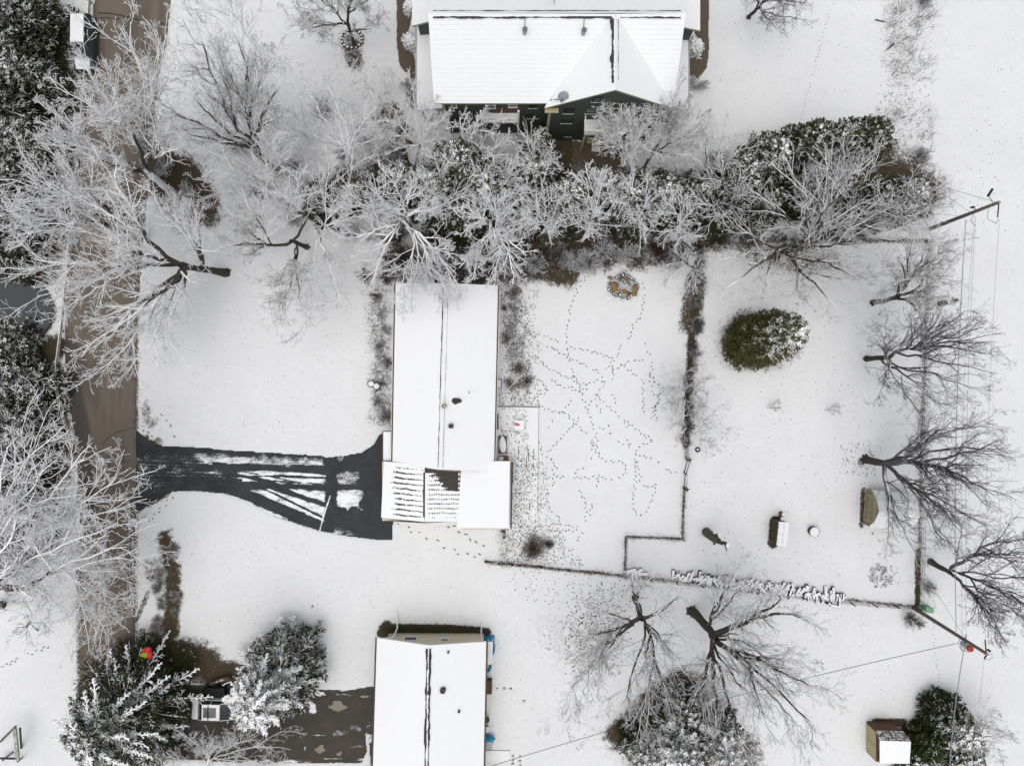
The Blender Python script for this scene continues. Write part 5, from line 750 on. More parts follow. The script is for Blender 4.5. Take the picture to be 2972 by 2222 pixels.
def kids(rs, pp, pr, plen, n, tmin, ang, ratio, K, up, wig, rtip, out=None, rk=.7, zmin=.15, cap=99):
    Bn, Kp, _ = pp.shape; t = tmin + (1 - tmin) * ((np.arange(n)[None] + rs.rand(Bn, n)) / n) ; f = t * (Kp - 1); i = np.minimum(f.astype(int), Kp - 2); fr_ = (f - i)[..., None]; bi = np.arange(Bn)[:, None]
    p0 = pp[bi, i] * (1 - fr_) + pp[bi, i + 1] * fr_; tg = nrm(pp[bi, i + 1] - pp[bi, i]); r0 = pr[bi, i] * (1 - fr_[..., 0]) + pr[bi, i + 1] * fr_[..., 0]
    v = rs.randn(Bn, n, 3); v[..., 2] *= .6; v = nrm(v - (v * tg).sum(-1, keepdims=True) * tg); an = R(ang) * (1 + .35 * rs.randn(Bn, n, 1)); d = nrm(np.cos(an) * tg + np.sin(an) * v + np.array([0, 0, up]))
    L = plen[:, None] * ratio * (1.25 - .8 * t) * (.55 + .75 * rs.rand(Bn, n)); L = np.minimum(L, cap); st = (L / (K - 1))[..., None]; P_ = [p0]
    for k in range(K - 1): d = nrm(d + wig * rs.randn(Bn, n, 3) + np.array([0, 0, up * .25])); P_.append(P_[-1] + d * st)
    P_ = np.stack(P_, 2).reshape(Bn * n, K, 3); P_[..., 2] = np.maximum(P_[..., 2], zmin); r = np.minimum(r0 * rk, .5 * L * .06 + rtip * 1.3); u = np.linspace(0, 1, K); Rr = (r[..., None] * (1 - u) + rtip * u).reshape(Bn * n, K); return P_, Rr, L.reshape(-1)
def bez(a, b, c, K): u = np.linspace(0, 1, K)[:, None]; return a * (1 - u) ** 2 + 2 * u * (1 - u) * b + c * u * u
def bark(name, c, t0, t1, sn=SN, na=.5): return capped(name, c, t0, t1, 2.2, na, .9, sn)
BK = {'w': bark('bark_white_snow', (.085, .080, .078), -.55, .05, (.96, .965, .975), .3), 'm': bark('bark_half_snow', (.095, .090, .088), .0, .60, (.93, .94, .95)), 'd': bark('bark_thin_snow', (.085, .080, .082), .45, 1.0, (.80, .81, .84)), 'b': bark('bark_mossy', (.050, .045, .033), .80, 1.10, SN, .3)}
def mk_limb():
    m = M('limb_bark_snow', .9); z = m.math('ADD', m.nz(), m.math('MULTIPLY', m.math('SUBTRACT', m.noise(2.5, 3), .5), .6)); z = m.math('SUBTRACT', z, m.math('MULTIPLY', m.attr('k'), 1.15)); f = m.ramp(z, -.25, .10); m.col(m.mix(f, m.mix(m.noise(9, 2), (.045, .040, .034), (.085, .076, .064)), (.93, .94, .95))); return m.m
BK['l'] = mk_limb()
NT = [0]
def leafless(label, base, fork, targets, r0=.28, seed=1, mat='w', dens=(9, 7, 5, 3), twr=.014, kind='bare_tree', group=None, up=.12, wig=.15, hf=None, ang=38, tmat=None, cat='tree', ratio=.52):
    rs = np.random.RandomState(seed); bp = np.array(P(*base)); fk = np.array(P(*fork)); t = thing(kind, label, cat, Vector(bp), 0, group); K = 12
    tr = bez(bp, (bp + fk) / 2 + np.array([0, 0, fk[2] * .12]) + rs.randn(3) * .12, fk, 7)[None]; tr = tr + rs.randn(1, 7, 3) * r0 * .10 * np.array([1, 1, 0]); trr = np.linspace(r0 * .85, r0 * .60, 7)[None] * (1 + .08 * rs.randn(1, 7)); trr[0, 0] *= 1.22; trr[0, -1] *= .55; limbs, lr, ll = [], [], []
    order = list(range(len(targets))); rs.shuffle(order); order.sort(key=lambda i: -targets[i][2] * 0); nm = 3 if len(targets) < 12 else 4; E = [np.array(P(*targets[i])) for i in order]
    dirs = [nrm(e - fk) for e in E]; maj = [0]
    while len(maj) < nm: maj.append(max((i for i in range(len(E)) if i not in maj), key=lambda i: min(np.linalg.norm(dirs[i] - dirs[j]) for j in maj) * (.6 + np.linalg.norm(E[i] - fk) / 12)))
    seq = maj + [i for i in range(len(E)) if i not in maj]
    for c_, i in enumerate(seq):
        e = E[i]
        if c_ < nm: k0 = [.84, .84, .67, .5][c_]; s = tr[0, int(k0 * 6)]; a = r0 * ([.62, .5, .46, .42][c_]); st = nrm(tr[0, -1] - tr[0, 2])
        else:
            j = min(range(len(limbs)), key=lambda q: np.linalg.norm(nrm(limbs[q][-1] - limbs[q][0]) - nrm(e - limbs[q][0])) + .12 * (q >= nm) + .1 * rs.rand()); kk = int(rs.uniform(.12, .55) * (K - 1)); kk = max(1, kk)
            d_ = np.linalg.norm(limbs[j] - e, axis=1); 
            s = limbs[j][kk]; a = lr[j][kk] * rs.uniform(.62, .85); st = nrm(limbs[j][min(kk + 1, K - 1)] - limbs[j][kk - 1])
        L = np.linalg.norm(e - s); mid = s + (e - s) * .32 + st * L * rs.uniform(.08, .2) + rs.randn(3) * L * .05
        p = bez(s, mid, e, K); w_ = np.cumsum(rs.randn(K, 3) * L * .014, 0); w_ -= np.linspace(0, 1, K)[:, None] * w_[-1] * .5; w_[0] = 0; p += w_; p[:, 2] = np.maximum(p[:, 2], .4); limbs.append(p); a = min(a, (.032 if c_ < 2 else .022) * L + .03); lr.append((a - twr * 1.2) * (1 - np.linspace(0, 1, K)) ** .75 + twr * 1.2); ll.append(L)
    limbs, lr, ll = np.array(limbs), np.array(lr), np.array(ll)
    rt = []
    if r0 > .19:
        for q in range(6): az = q * 1.05 + rs.rand() * .6; dv = np.array([math.cos(az), math.sin(az), 0]); ln = r0 * rs.uniform(1.0, 1.45); rt.append(tubes(np.array([[tr[0, 0] + dv * r0 * .5 + [0, 0, .5 * r0 + .15], tr[0, 0] + dv * r0 * .8 + [0, 0, .12], tr[0, 0] + dv * ln + [0, 0, .02]]]), np.array([[r0 * .42, r0 * .3, r0 * .1]]), 6))
    m0 = join([tubes(tr, trr, 9)] + rt); link('trunk', mesh_np('trunk', m0[0] - bp, m0[1], BK[tmat or mat], True), t); m0 = tubes(limbs, lr, 6); kk_ = np.repeat((sst(.05, .14, lr) if mat == 'w' else sst(.02, .07, lr) * .9 + .1).reshape(-1), 6); link('limbs', mesh_np('limbs', m0[0] - bp, m0[1], BK['d' if mat == 'd' else 'l'], True, attrs={'k': kk_}), t)
    parts = []; a1 = kids(rs, limbs, lr, ll, dens[0], .18, ang, ratio, 7, up, wig, twr * 1.2, cap=4.2); parts.append(tubes(a1[0], a1[1], 4)); a2 = kids(rs, *a1, dens[1], .12, ang, .55, 5, up, wig * 1.1, twr * 1.05, cap=1.9); parts.append(tubes(a2[0], a2[1], 3))
    a3 = kids(rs, *a2, dens[2], .12, ang, .6, 4, up, wig * 1.3, twr, cap=.95); parts.append(tubes(a3[0], a3[1], 3))
    if dens[3]: a4 = kids(rs, *a3, dens[3], .15, ang, .6, 3, up, wig * 1.4, twr * .85, cap=.5); parts.append(tubes(a4[0], a4[1], 3))
    m1 = join(parts); link('crown', mesh_np('crown', m1[0] - bp, m1[1], BK[mat], True), t); NT[0] += len(m1[1]); return t
def fan(c, r, n, z, seed, sy=1.0, a0=0, a1=360):
    rg = random.Random(seed); return [(c[0] + r * rg.uniform(.6, 1.05) * math.cos(R(a0 + (a1 - a0) * (k + rg.random() * .7) / n)), c[1] + sy * r * rg.uniform(.6, 1.05) * math.sin(R(a0 + (a1 - a0) * (k + rg.random() * .7) / n)), z * rg.uniform(.75, 1.15)) for k in range(n)]
Ld = (9, 5, 3, 2); L5 = (9, 5, 4, 2); L4 = (7, 4, 3, 2)
# west side
leafless('tall bare tree with dark forked trunk above the front lawn, crown over open snow', (810, 505), (725, 425, 6), [(560, 60, 15), (650, 30, 15), (715, 75, 14), (790, 150, 13), (820, 240, 12), (500, 190, 14), (455, 300, 12), (520, 380, 10), (640, 180, 15), (740, 200, 14), (600, 270, 12), (600, 110, 14), (850, 330, 10)], .34, 1, 'm', (9, 6, 3, 2), .012, tmat='b')
leafless('broad snow-white tree with a thick dark trunk lying leftwards in view, reaching over the road', (655, 790), (520, 772, 6), [(120, 640, 13), (95, 760, 13), (105, 860, 13), (160, 930, 12), (225, 1050, 10), (260, 1085, 9), (360, 1080, 9), (200, 560, 13), (300, 500, 13), (420, 540, 12), (300, 700, 14), (240, 830, 12), (480, 600, 11), (340, 960, 10), (560, 600, 10), (470, 950, 8)], .40, 2, 'w', (10, 6, 3, 2), .018, tmat='b')
leafless('white frosted tree fanning over the far left edge above the dark creek', (430, 690), (335, 650, 6), [(15, 520, 13), (5, 590, 13), (40, 690, 12), (90, 470, 12), (170, 440, 12), (120, 560, 14), (60, 640, 14), (210, 520, 13), (200, 700, 11), (330, 500, 9)], .28, 3, 'w', L5, .020)
leafless('tangled white tree over the road just below the parked van', (500, 560), (415, 490, 7), [(240, 170, 14), (330, 200, 13), (390, 60, 13), (470, 90, 12), (170, 260, 13), (150, 330, 13), (130, 410, 13), (250, 300, 15), (320, 340, 14), (400, 260, 13), (200, 420, 12), (300, 450, 11), (480, 330, 10), (430, 180, 13)], .34, 4, 'w', (10, 6, 3, 2), .018)
leafless('dark stemmed tree with long low limbs spread over the lower front lawn', (893, 718), (842, 697, 3.2), [(640, 600, 8), (700, 540, 9), (780, 470, 9), (640, 700, 6), (720, 760, 6), (840, 860, 7), (800, 930, 7), (890, 950, 7), (860, 800, 7), (700, 650, 8), (960, 540, 8)], .24, 5, 'm', L5, .012, tmat='b')
leafless('tree with thick olive limbs right of the low limbed lawn tree', (985, 668), (915, 640, 4.5), [(790, 545, 10), (860, 500, 11), (950, 470, 10), (1010, 560, 8), (830, 640, 9), (940, 760, 7), (990, 860, 7), (900, 880, 7), (1040, 620, 9), (760, 600, 10), (880, 570, 11)], .27, 6, 'w', L5, .017, tmat='b')
leafless('star shaped white tree at the upper left corner of the ranch house roof', (1212, 712), (1170, 637, 8), [(985, 600, 10), (1010, 690, 9), (1060, 730, 8), (1075, 830, 7), (1150, 850, 7), (1230, 830, 7), (1310, 870, 6.5), (1270, 880, 6), (1310, 720, 8), (1270, 600, 10), (1210, 520, 11), (1120, 510, 11), (1060, 540, 10), (1180, 900, 6), (1340, 830, 7)], .26, 7, 'w', L5, .018)
leafless('white tree drooping towards the middle of the ranch house roof ridge from the hedge', (1430, 735), (1423, 645, 8), [(1330, 770, 7), (1370, 810, 7), (1430, 830, 6.5), (1490, 800, 7), (1530, 740, 8), (1540, 650, 9), (1340, 680, 9), (1350, 590, 10), (1440, 560, 11), (1500, 580, 10), (1380, 730, 8), (1460, 740, 8)], .24, 8, 'w', L5, .018)
leafless('thin wavy stemmed white tree in the gap between the front lawn and the green house', (1003, 592), (1024, 480, 5), [(1018, 400, 9), (985, 350, 9), (1060, 380, 8), (1100, 320, 9), (940, 330, 8), (920, 420, 7), (1080, 450, 7), (900, 260, 8), (960, 250, 9)], .14, 9, 'w', L4, .013)
leafless('small forked white tree by the round snow mound left of the green house', (1205, 480), (1216, 415, 5), [(1130, 350, 7), (1170, 290, 8), (1240, 330, 8), (1300, 330, 7), (1280, 400, 6), (1140, 440, 5), (1260, 300, 8), (1110, 400, 6), (1200, 260, 8)], .15, 10, 'w', L5, .016)
leafless('frosted tree with knobbly white twigs left of the green house balcony', (1340, 500), (1355, 440, 4), [(1290, 350, 6), (1340, 330, 7), (1400, 330, 7), (1450, 350, 6), (1480, 400, 6), (1300, 420, 5), (1380, 370, 7), (1430, 430, 6), (1260, 460, 6), (1500, 470, 5)], .15, 11, 'w', (7, 4, 3, 0), .026)
leafless('knobbly snow laden tree in the hedge left of the brown patio', (1440, 600), (1440, 540, 4.5), [(1370, 480, 7), (1420, 440, 7.5), (1480, 450, 7.5), (1530, 490, 7), (1540, 560, 6), (1360, 560, 6), (1490, 520, 8), (1400, 510, 8), (1560, 610, 6)], .18, 12, 'w', (7, 4, 3, 0), .026)
leafless('snow laden tree in the hedge directly below the brown patio', (1725, 615), (1725, 560, 4.5), [(1660, 500, 6.5), (1700, 480, 7), (1760, 490, 7), (1800, 530, 6.5), (1650, 580, 6), (1700, 640, 5), (1790, 600, 6), (1730, 530, 8), (1840, 570, 6)], .18, 13, 'w', (7, 4, 3, 0), .026)
leafless('bushy topped tree with pale curved trunk in front of the green house balcony', (1836, 510), (1815, 430, 4.5), [(1740, 330, 7.5), (1770, 290, 8.5), (1810, 270, 9), (1850, 280, 9), (1900, 300, 8.5), (1880, 360, 8), (1800, 360, 8), (1850, 400, 7), (1740, 390, 6), (1920, 370, 7.5), (1830, 330, 9)], .18, 14, 'w', L5, .020)
leafless('grey multi-limbed tree by the lower right corner of the green house', (1865, 495), (1905, 425, 5), [(1930, 300, 9), (1960, 260, 9.5), (2000, 280, 9), (2040, 320, 8.5), (2050, 380, 7.5), (2010, 430, 6), (1950, 460, 5), (1960, 380, 9), (1980, 330, 9), (2040, 450, 6), (1900, 350, 9)], .18, 15, 'm', L5, .013)
leafless('slim bare tree rising from the hedge onto open snow right of the green house', (2050, 580), (2058, 500, 5), [(2050, 400, 9), (2090, 380, 9), (2020, 420, 8), (2110, 440, 8), (2140, 470, 7), (2000, 470, 7), (2180, 410, 8)], .12, 16, 'm', L4, .013)
leafless('pale lacy tree between the tall forked tree and the low limbed lawn tree', (775, 590), (755, 520, 4), fan((700, 370), 175, 15, 9, 91) + fan((760, 450), 90, 5, 8, 92), .16, 93, 'w', (7, 4, 3, 0), .015)
leafless('bare thicket tree at the top edge beside the round wire cage, many stems', (1030, 135), (1010, 60, 4), [(830, 20, 8), (845, 100, 6), (880, 60, 7), (900, -30, 9), (960, -60, 9), (1010, -60, 10), (1060, -60, 9), (1110, -10, 8), (930, 120, 5), (1000, 20, 9), (1120, 80, 5), (1070, 40, 7)], .20, 17, 'm', L5, .013, tmat='b')
for i, (b_, c, r, lab) in enumerate((((1040, 330), (985, 270), 90, 'pale twiggy sapling clump on open snow left of the green house wing'), ((930, 420), (880, 370), 90, 'pale twiggy sapling clump between the front lawn tree and the green house'), ((1110, 310), (1090, 240), 75, 'pale sapling clump hard against the left concrete path'), ((820, 480), (780, 420), 80, 'pale twiggy sapling clump at the foot of the tall forked tree'), ((1120, 480), (1060, 440), 80, 'pale twiggy sapling clump beside the brown woodpile near the green house'), ((1150, 400), (1110, 350), 70, 'pale twiggy sapling clump below the left concrete path end'), ((700, 560), (640, 500), 95, 'pale twiggy sapling clump between the road and the low limbed lawn trees'))):
    leafless(lab, b_, ((b_[0] + c[0]) / 2, (b_[1] + c[1]) / 2, 1.6), fan(c, r, 9, 5, 40 + i), .08, 40 + i, 'w', (6, 4, 2, 0), .014, 'sapling_clump', 'pale sapling clumps west of the green house', cat='tree')
# right of the middle
leafless('huge spreading bare tree at the head of the right-hand yard, below the evergreens', (2243, 752), (2305, 722, 3), [(2330, 520, 11), (2270, 450, 11), (2400, 420, 12), (2450, 490, 12), (2540, 480, 11), (2600, 560, 10), (2650, 640, 9), (2590, 780, 8), (2540, 850, 7), (2430, 900, 6), (2300, 900, 6), (2200, 880, 5), (2090, 860, 6), (2080, 760, 6), (2130, 640, 7), (2180, 540, 9), (2700, 590, 9), (2470, 640, 10), (2380, 600, 11), (2500, 720, 8)], .36, 18, 'm', (8, 5, 3, 2), .011, tmat='b')
leafless('dark bare tree with curved trunk, uppermost of the row by the right boundary fence', (2533, 878), (2610, 862, 3.8), [(2692, 700, 11), (2750, 720, 11), (2770, 790, 10), (2720, 830, 9), (2680, 900, 8), (2620, 740, 10), (2600, 800, 8), (2700, 760, 11), (2660, 640, 10), (2790, 700, 11)], .26, 19, 'm', L5, .011, tmat='b')
leafless('symmetrical dark bare tree fanning over the right boundary fence, second of the row down', (2515, 1040), (2590, 1037, 4), [(2870, 1000, 12), (2850, 950, 12), (2800, 900, 11), (2740, 880, 10), (2860, 1070, 12), (2820, 1130, 11), (2760, 1190, 9), (2680, 940, 10), (2640, 900, 9), (2580, 920, 7), (2540, 990, 6), (2620, 1150, 7), (2540, 1180, 5), (2660, 1210, 7), (2870, 1030, 12)], .27, 20, 'd', Ld, .0095, tmat='b')
leafless('large forked dark tree spreading above the barn shaped shed', (2512, 1333), (2572, 1345, 3.2), [(2880, 1205, 12), (2910, 1280, 12), (2900, 1300, 11), (2830, 1360, 10), (2780, 1210, 10), (2700, 1250, 8), (2640, 1270, 6), (2910, 1450, 12), (2880, 1530, 12), (2800, 1550, 11), (2740, 1600, 10), (2640, 1600, 8), (2580, 1570, 6), (2700, 1480, 10), (2760, 1450, 10), (2650, 1400, 6), (2830, 1420, 11)], .40, 21, 'd', Ld, .010, tmat='b')
leafless('dark leaning tree cut off by the right edge below the shed tree', (2700, 1628), (2762, 1662, 5), [(2990, 1600, 13), (3020, 1660, 13), (3030, 1740, 13), (2980, 1800, 12), (2950, 1880, 12), (2900, 1780, 10), (3000, 1560, 12), (2860, 1600, 9), (2900, 1840, 11), (3060, 1820, 13)], .28, 22, 'd', L5, .012, tmat='b')
leafless('wide bare tree with several dark stems below the firewood pile, left of its neighbour', (1843, 1735), (1862, 1800, 5), [(1615, 2095, 11), (1660, 2030, 10), (1700, 1960, 9), (1660, 1900, 8), (1780, 2110, 11), (1830, 2160, 11), (1880, 2110, 11), (1940, 2060, 10), (2000, 1960, 9), (1700, 1840, 7), (1720, 1750, 6), (1830, 1650, 5), (1920, 1660, 5), (2000, 1700, 6), (1750, 1940, 10), (1920, 1880, 9), (1870, 1950, 10)], .32, 23, 'm', (9, 6, 3, 2), .010, tmat='b')
leafless('wide bare tree with one thick hooked dark trunk below the firewood pile', (2008, 1770), (2080, 1855, 5.5), [(2390, 2130, 13), (2330, 2110, 12), (2390, 2010, 12), (2400, 1900, 11), (2360, 1800, 10), (2290, 1740, 9), (2200, 1690, 8), (2110, 1690, 7), (2060, 1990, 9), (2080, 2130, 11), (2160, 2170, 12), (2240, 2140, 12), (2010, 1930, 7), (2170, 1850, 10), (2250, 1940, 11), (2180, 2020, 11), (2040, 2080, 10), (2150, 1640, 8), (2320, 1960, 12)], .44, 24, 'm', (9, 6, 3, 2), .010, tmat='b')
leafless('bare tree at the top edge on open snow right of the green house', (2172, 52), (2205, 20, 3), [(2300, -50, 7), (2290, 15, 7), (2350, 10, 8), (2340, 60, 7), (2260, 90, 5), (2250, -60, 7), (2210, 60, 4), (2360, -40, 8), (2200, -40, 5)], .2, 25, 'd', Ld, .0095, tmat='b')
leafless('upper of two small grey trees growing through the fence between the yards', (1990, 1165), (1993, 1150, 2.2), fan((1995, 1130), 85, 11, 4.5, 3), .11, 26, 'm', L4, .010, 'small_tree', tmat='b')
leafless('lower of two small grey trees growing through the fence between the yards', (1988, 1252), (1998, 1247, 2), [(2110, 1190, 4.5), (2125, 1235, 4.5), (2090, 1290, 4), (2040, 1160, 4), (1930, 1190, 4), (1935, 1240, 3), (1960, 1290, 2.5), (2060, 1320, 3), (1990, 1160, 4.5), (2060, 1220, 5)], .12, 27, 'm', L4, .010, 'small_tree', tmat='b')
# lower left
leafless('upper of two white frosted trees stretching from the left edge over the road', (-20, 1680), (-60, 1700, 6), [(110, 1230, 12), (200, 1250, 12), (270, 1290, 12), (250, 1400, 11), (340, 1380, 12), (170, 1350, 13), (60, 1260, 12), (100, 1420, 12), (30, 1380, 12), (300, 1460, 11), (200, 1480, 11)], .34, 28, 'w', (8, 5, 3, 2), .020)
leafless('lower of two white frosted trees stretching from the left edge over the road', (10, 1755), (-40, 1740, 5), [(392, 1478, 10), (385, 1570, 10), (310, 1560, 10), (220, 1560, 10), (120, 1530, 11), (395, 1620, 9), (150, 1640, 9), (60, 1500, 11), (330, 1500, 11), (20, 1620, 10)], .34, 29, 'w', (8, 5, 3, 2), .020, tmat='b')
leafless('slender tree leaning over the lower road with delicate white sprays', (150, 1680), (215, 1645, 3), [(392, 1655, 7), (385, 1740, 7), (375, 1810, 7), (320, 1860, 7), (255, 1890, 6), (290, 1700, 8), (240, 1780, 7), (390, 1700, 7), (320, 1620, 7), (300, 1800, 7)], .12, 30, 'w', (8, 5, 3, 2), .015)
leafless('faint grey sapling over open snow at the lower left, beside the road', (110, 1830), (85, 1800, 2), fan((90, 1760), 120, 9, 5, 9), .09, 31, 'm', (6, 4, 2, 0), .012, 'sapling_clump')
leafless('low white twiggy growth along the bottom edge below the white car', (600, 2240), (590, 2225, 1), [(470, 2150, 3), (520, 2130, 3.5), (560, 2170, 3), (600, 2150, 3.5), (640, 2160, 3), (680, 2140, 3), (740, 2150, 3), (440, 2200, 3), (760, 2210, 3), (840, 2180, 3)], .1, 32, 'w', L5, .013, 'brush')
leafless('bare twiggy bush right of the cone shaped evergreen at the bottom edge', (2830, 2150), (2850, 2130, 1.4), fan((2870, 2130), 90, 10, 4.5, 12), .1, 33, 'm', L4, .011, 'small_tree')
for i, (x, y, r, lab) in enumerate(((2418, 1184, 26, 'tiny twig sapling alone in the right-hand yard, right of its twin'), (2248, 1178, 24, 'tiny twig sapling alone in the right-hand yard, left of its twin'))):
    leafless(lab, (x - 24, y + 4), (x - 12, y + 4, .5), fan((x, y), r, 5, 1.6, 60 + i, .9, -70, 90), .025, 60 + i, 'd', (3, 3, 2, 0), .009, 'sapling')
# hedge trees: white limbs over the conifers
for i, (b_, f_, c, r, h_, m_, lab) in enumerate((((1560, 690), (1590, 650, 4), (1560, 600), 95, 8, 'w', 'white limbed tree in the hedge above the start of the paw trail'), ((1690, 700), (1720, 640, 4), (1700, 600), 95, 8, 'w', 'white limbed tree in the hedge above the stone ring, left side'), ((1950, 690), (1975, 640, 4), (1960, 640), 95, 8, 'w', 'white limbed tree in the hedge with a crooked limb over the fence top'), ((2060, 640), (2090, 590, 5), (2090, 540), 105, 9, 'm', 'grey limbed tree in the hedge above the fence top, left of the dense evergreens'), ((2420, 650), (2440, 590, 6), (2440, 500), 130, 11, 'm', 'grey fan tree in front of the dense evergreens, left of the snowy dark juniper'), ((1290, 620), (1300, 560, 6), (1310, 540), 110, 10, 'w', 'curly white limbed tree over the dark pines above the ranch house'), ((1560, 500), (1560, 470, 4), (1550, 450), 70, 7, 'w', 'knobbly white tree between the small pine and the brown patio'), ((2020, 800), (2010, 770, 3), (1990, 780), 80, 5, 'm', 'small crooked tree on the fence just below the hedge'), ((1850, 650), (1860, 610, 4), (1860, 590), 95, 8, 'w', 'white limbed tree in the hedge above the stone ring, right side'), ((2590, 640), (2620, 600, 4), (2610, 590), 90, 8, 'm', 'grey twiggy tree at the hedge end beside the utility pole foot'))):
    leafless(lab, b_, f_, fan(c, r, 8, h_, 80 + i), .15, 80 + i, m_, (7, 4, 3, 0), .017)
# ---------------------------------------------------------------- evergreens
def needle(name, dark, t0, t1, na, snow=(.95, .955, .965), ns=2.3):
    m = M(name, .85, .15); n = m.math('ADD', m.math('MULTIPLY', m.noise(ns, 2, .5), .62), m.math('MULTIPLY', m.noise(9, 2, .6), .38)); z = m.math('ADD', m.nz(), m.math('MULTIPLY', m.math('SUBTRACT', n, .5), na)); s = m.attr('s')
    z = m.math('ADD', z, m.math('SUBTRACT', s, .5)); f = m.ramp(z, t0, t1); v = m.noise(7, 3); b2 = m.noise(.7, 2); base = m.mix(v, tuple(x * .45 for x in dark), tuple(x * 1.5 for x in dark)); base = m.mix(m.ramp(b2, .50, .72, 0, .5), base, (.075, .050, .020)); m.col(m.mix(f, base, snow)); return m.m
ND = {'white': needle('needles_heavy_snow', (.030, .042, .020), .15, .35, 2.6), 'half': needle('needles_half_snow', (.042, .052, .022), .78, .90, 3.6), 'dark': needle('needles_little_snow', (.040, .050, .018), .98, 1.12, 3.8), 'green': needle('needles_green', (.085, .092, .030), .98, 1.06, 3.6, ns=1.5)}
def evergreen(label, base, h, Rr, seed, mat='half', nb=95, ntw=13, nsub=5, r=.042, droop=.15, shape=.85, kind='pine_tree', snow=None, z0=.08, group=None, lift=0, plumes=None):
    rs = np.random.RandomState(seed); bp = np.array(P(*base)); t = thing(kind, label, 'tree', Vector(bp), 0, group); top = np.array([bp[0] + rs.randn() * .1, bp[1] + rs.randn() * .1, h])
    tr = bez(bp, (bp + top) / 2, top, 6)[None]; V, F = tubes(tr, np.linspace(.035 * h * .55 + .06, .02, 6)[None], 7); link('trunk', mesh_np('trunk', V - bp, F, BK['b'], True), t)
    u = (np.arange(nb) + rs.rand(nb)) / nb; z = h * (z0 + (1 - z0) * u ** 1.15); rel = z / h; L = Rr * np.clip(1 - rel, 0, 1) ** shape * (.78 + .42 * rs.rand(nb)) + .18; az = np.arange(nb) * 2.39996 + rs.rand(nb) * .5; L = L * (1 + .12 * np.sin(az * 2 + seed))
    K = 7; s = np.linspace(0, 1, K)[None]; x = bp[0] + np.cos(az)[:, None] * L[:, None] * s; y = bp[1] + np.sin(az)[:, None] * L[:, None] * s; dr = (droop * L * (1.2 - rel))[:, None]; zz = z[:, None] + lift * L[:, None] * s - dr * (s ** 1.3) * 1.6 + dr * .9 * s ** 3; pp = np.stack([x, y, np.maximum(zz, .12)], -1); pp[:, 1:] += rs.randn(nb, K - 1, 3) * np.array([1, 1, .5]) * L[:, None, None] * .022
    rad = (.012 * L + .03)[:, None] * (1 - .6 * s); parts = [tubes(pp, rad, 4)]; lens = [len(parts[0][0])]
    # flat side twigs
    def flat(pp, L, n, ratio, K, ang, rr, tmin=.1, mode=0):
        Bn, Kp, _ = pp.shape; tt = tmin + (1 - tmin) * ((np.arange(n)[None] + rs.rand(Bn, n)) / n); f = tt * (Kp - 1); i = np.minimum(f.astype(int), Kp - 2); fr_ = (f - i)[..., None]; bi = np.arange(Bn)[:, None]
        p0 = pp[bi, i] * (1 - fr_) + pp[bi, i + 1] * fr_; tg = nrm(pp[bi, i + 1] - pp[bi, i]); side = nrm(np.cross(tg, np.array([0, 0, 1.]))) * np.where(np.arange(n) % 2, 1., -1.)[None, :, None]; a = R(ang) * (1 + .25 * rs.randn(Bn, n, 1))
        d = nrm(np.cos(a) * tg + np.sin(a) * side + rs.randn(Bn, n, 3) * .16 + np.array([0, 0, .05])); l = L[:, None] * ratio * np.sin(np.pi * np.clip(tt * .86 + .14, 0, 1)) ** .6 * (.6 + .6 * rs.rand(Bn, n)); st = (l / (K - 1))[..., None]; q = [p0]
        for k in range(K - 1): d = nrm(d + .12 * tg + rs.randn(Bn, n, 3) * .10); q.append(q[-1] + d * st)
        q = np.stack(q, 2).reshape(Bn * n, K, 3); q[..., 2] = np.maximum(q[..., 2], .1); w = np.array([.7, 1.1, .5] if K == 3 else [.8, 1.0, 1.0, .45]); return q, (w[None] * rr * (.75 + .5 * rs.rand(Bn * n))[:, None]), l.reshape(-1)
    q1 = flat(pp, L, ntw, .40, 4, 48, r * .8); parts.append(tubes(q1[0], q1[1], 3)); lens.append(len(parts[-1][0])); q2 = flat(q1[0], np.maximum(q1[2], .35), nsub, .55, 3, 42, r, .05); parts.append(tubes(q2[0], q2[1], 3)); lens.append(len(parts[-1][0])); V, F = join(parts)
    dr_ = np.hypot(V[:, 0] - bp[0], V[:, 1] - bp[1]); hh = V[:, 2] / h; sv = snow(V, bp, hh, dr_ / Rr) if snow else .25 + .55 * hh + .15 * dr_ / Rr; sv = sv + np.repeat([.45, .12, -.03], lens) * (hh > .12)
    if plumes:
        n_, zl, zh, Lp, wr = plumes; az = (np.arange(n_) + .6 * rs.rand(n_)) * 6.283 / n_; zz0 = h * rs.uniform(zl, zh, n_); Lq = Lp * (1.12 - .62 * zz0 / h) * rs.uniform(.7, 1.08, n_); s8 = np.linspace(0, 1, 9)[None]; bend = rs.randn(n_, 1) * .35
        a_ = az[:, None] + bend * s8 ** 1.5; X = bp[0] + np.cumsum(np.cos(a_), 1) * (Lq / 9)[:, None] - np.cos(az)[:, None] * (Lq / 9)[:, None]; Y = bp[1] + np.cumsum(np.sin(a_), 1) * (Lq / 9)[:, None] - np.sin(az)[:, None] * (Lq / 9)[:, None]
        Zp = zz0[:, None] + Lq[:, None] * (.20 * s8 - .34 * s8 ** 2 * rs.uniform(.5, 1.2, (n_, 1))); pq = np.stack([X, Y, np.maximum(Zp, .9)], -1); pq[:, 1:] += rs.randn(n_, 8, 3) * .06; g = [tubes(pq, np.linspace(.085, .045, 9)[None].repeat(n_, 0), 5)]
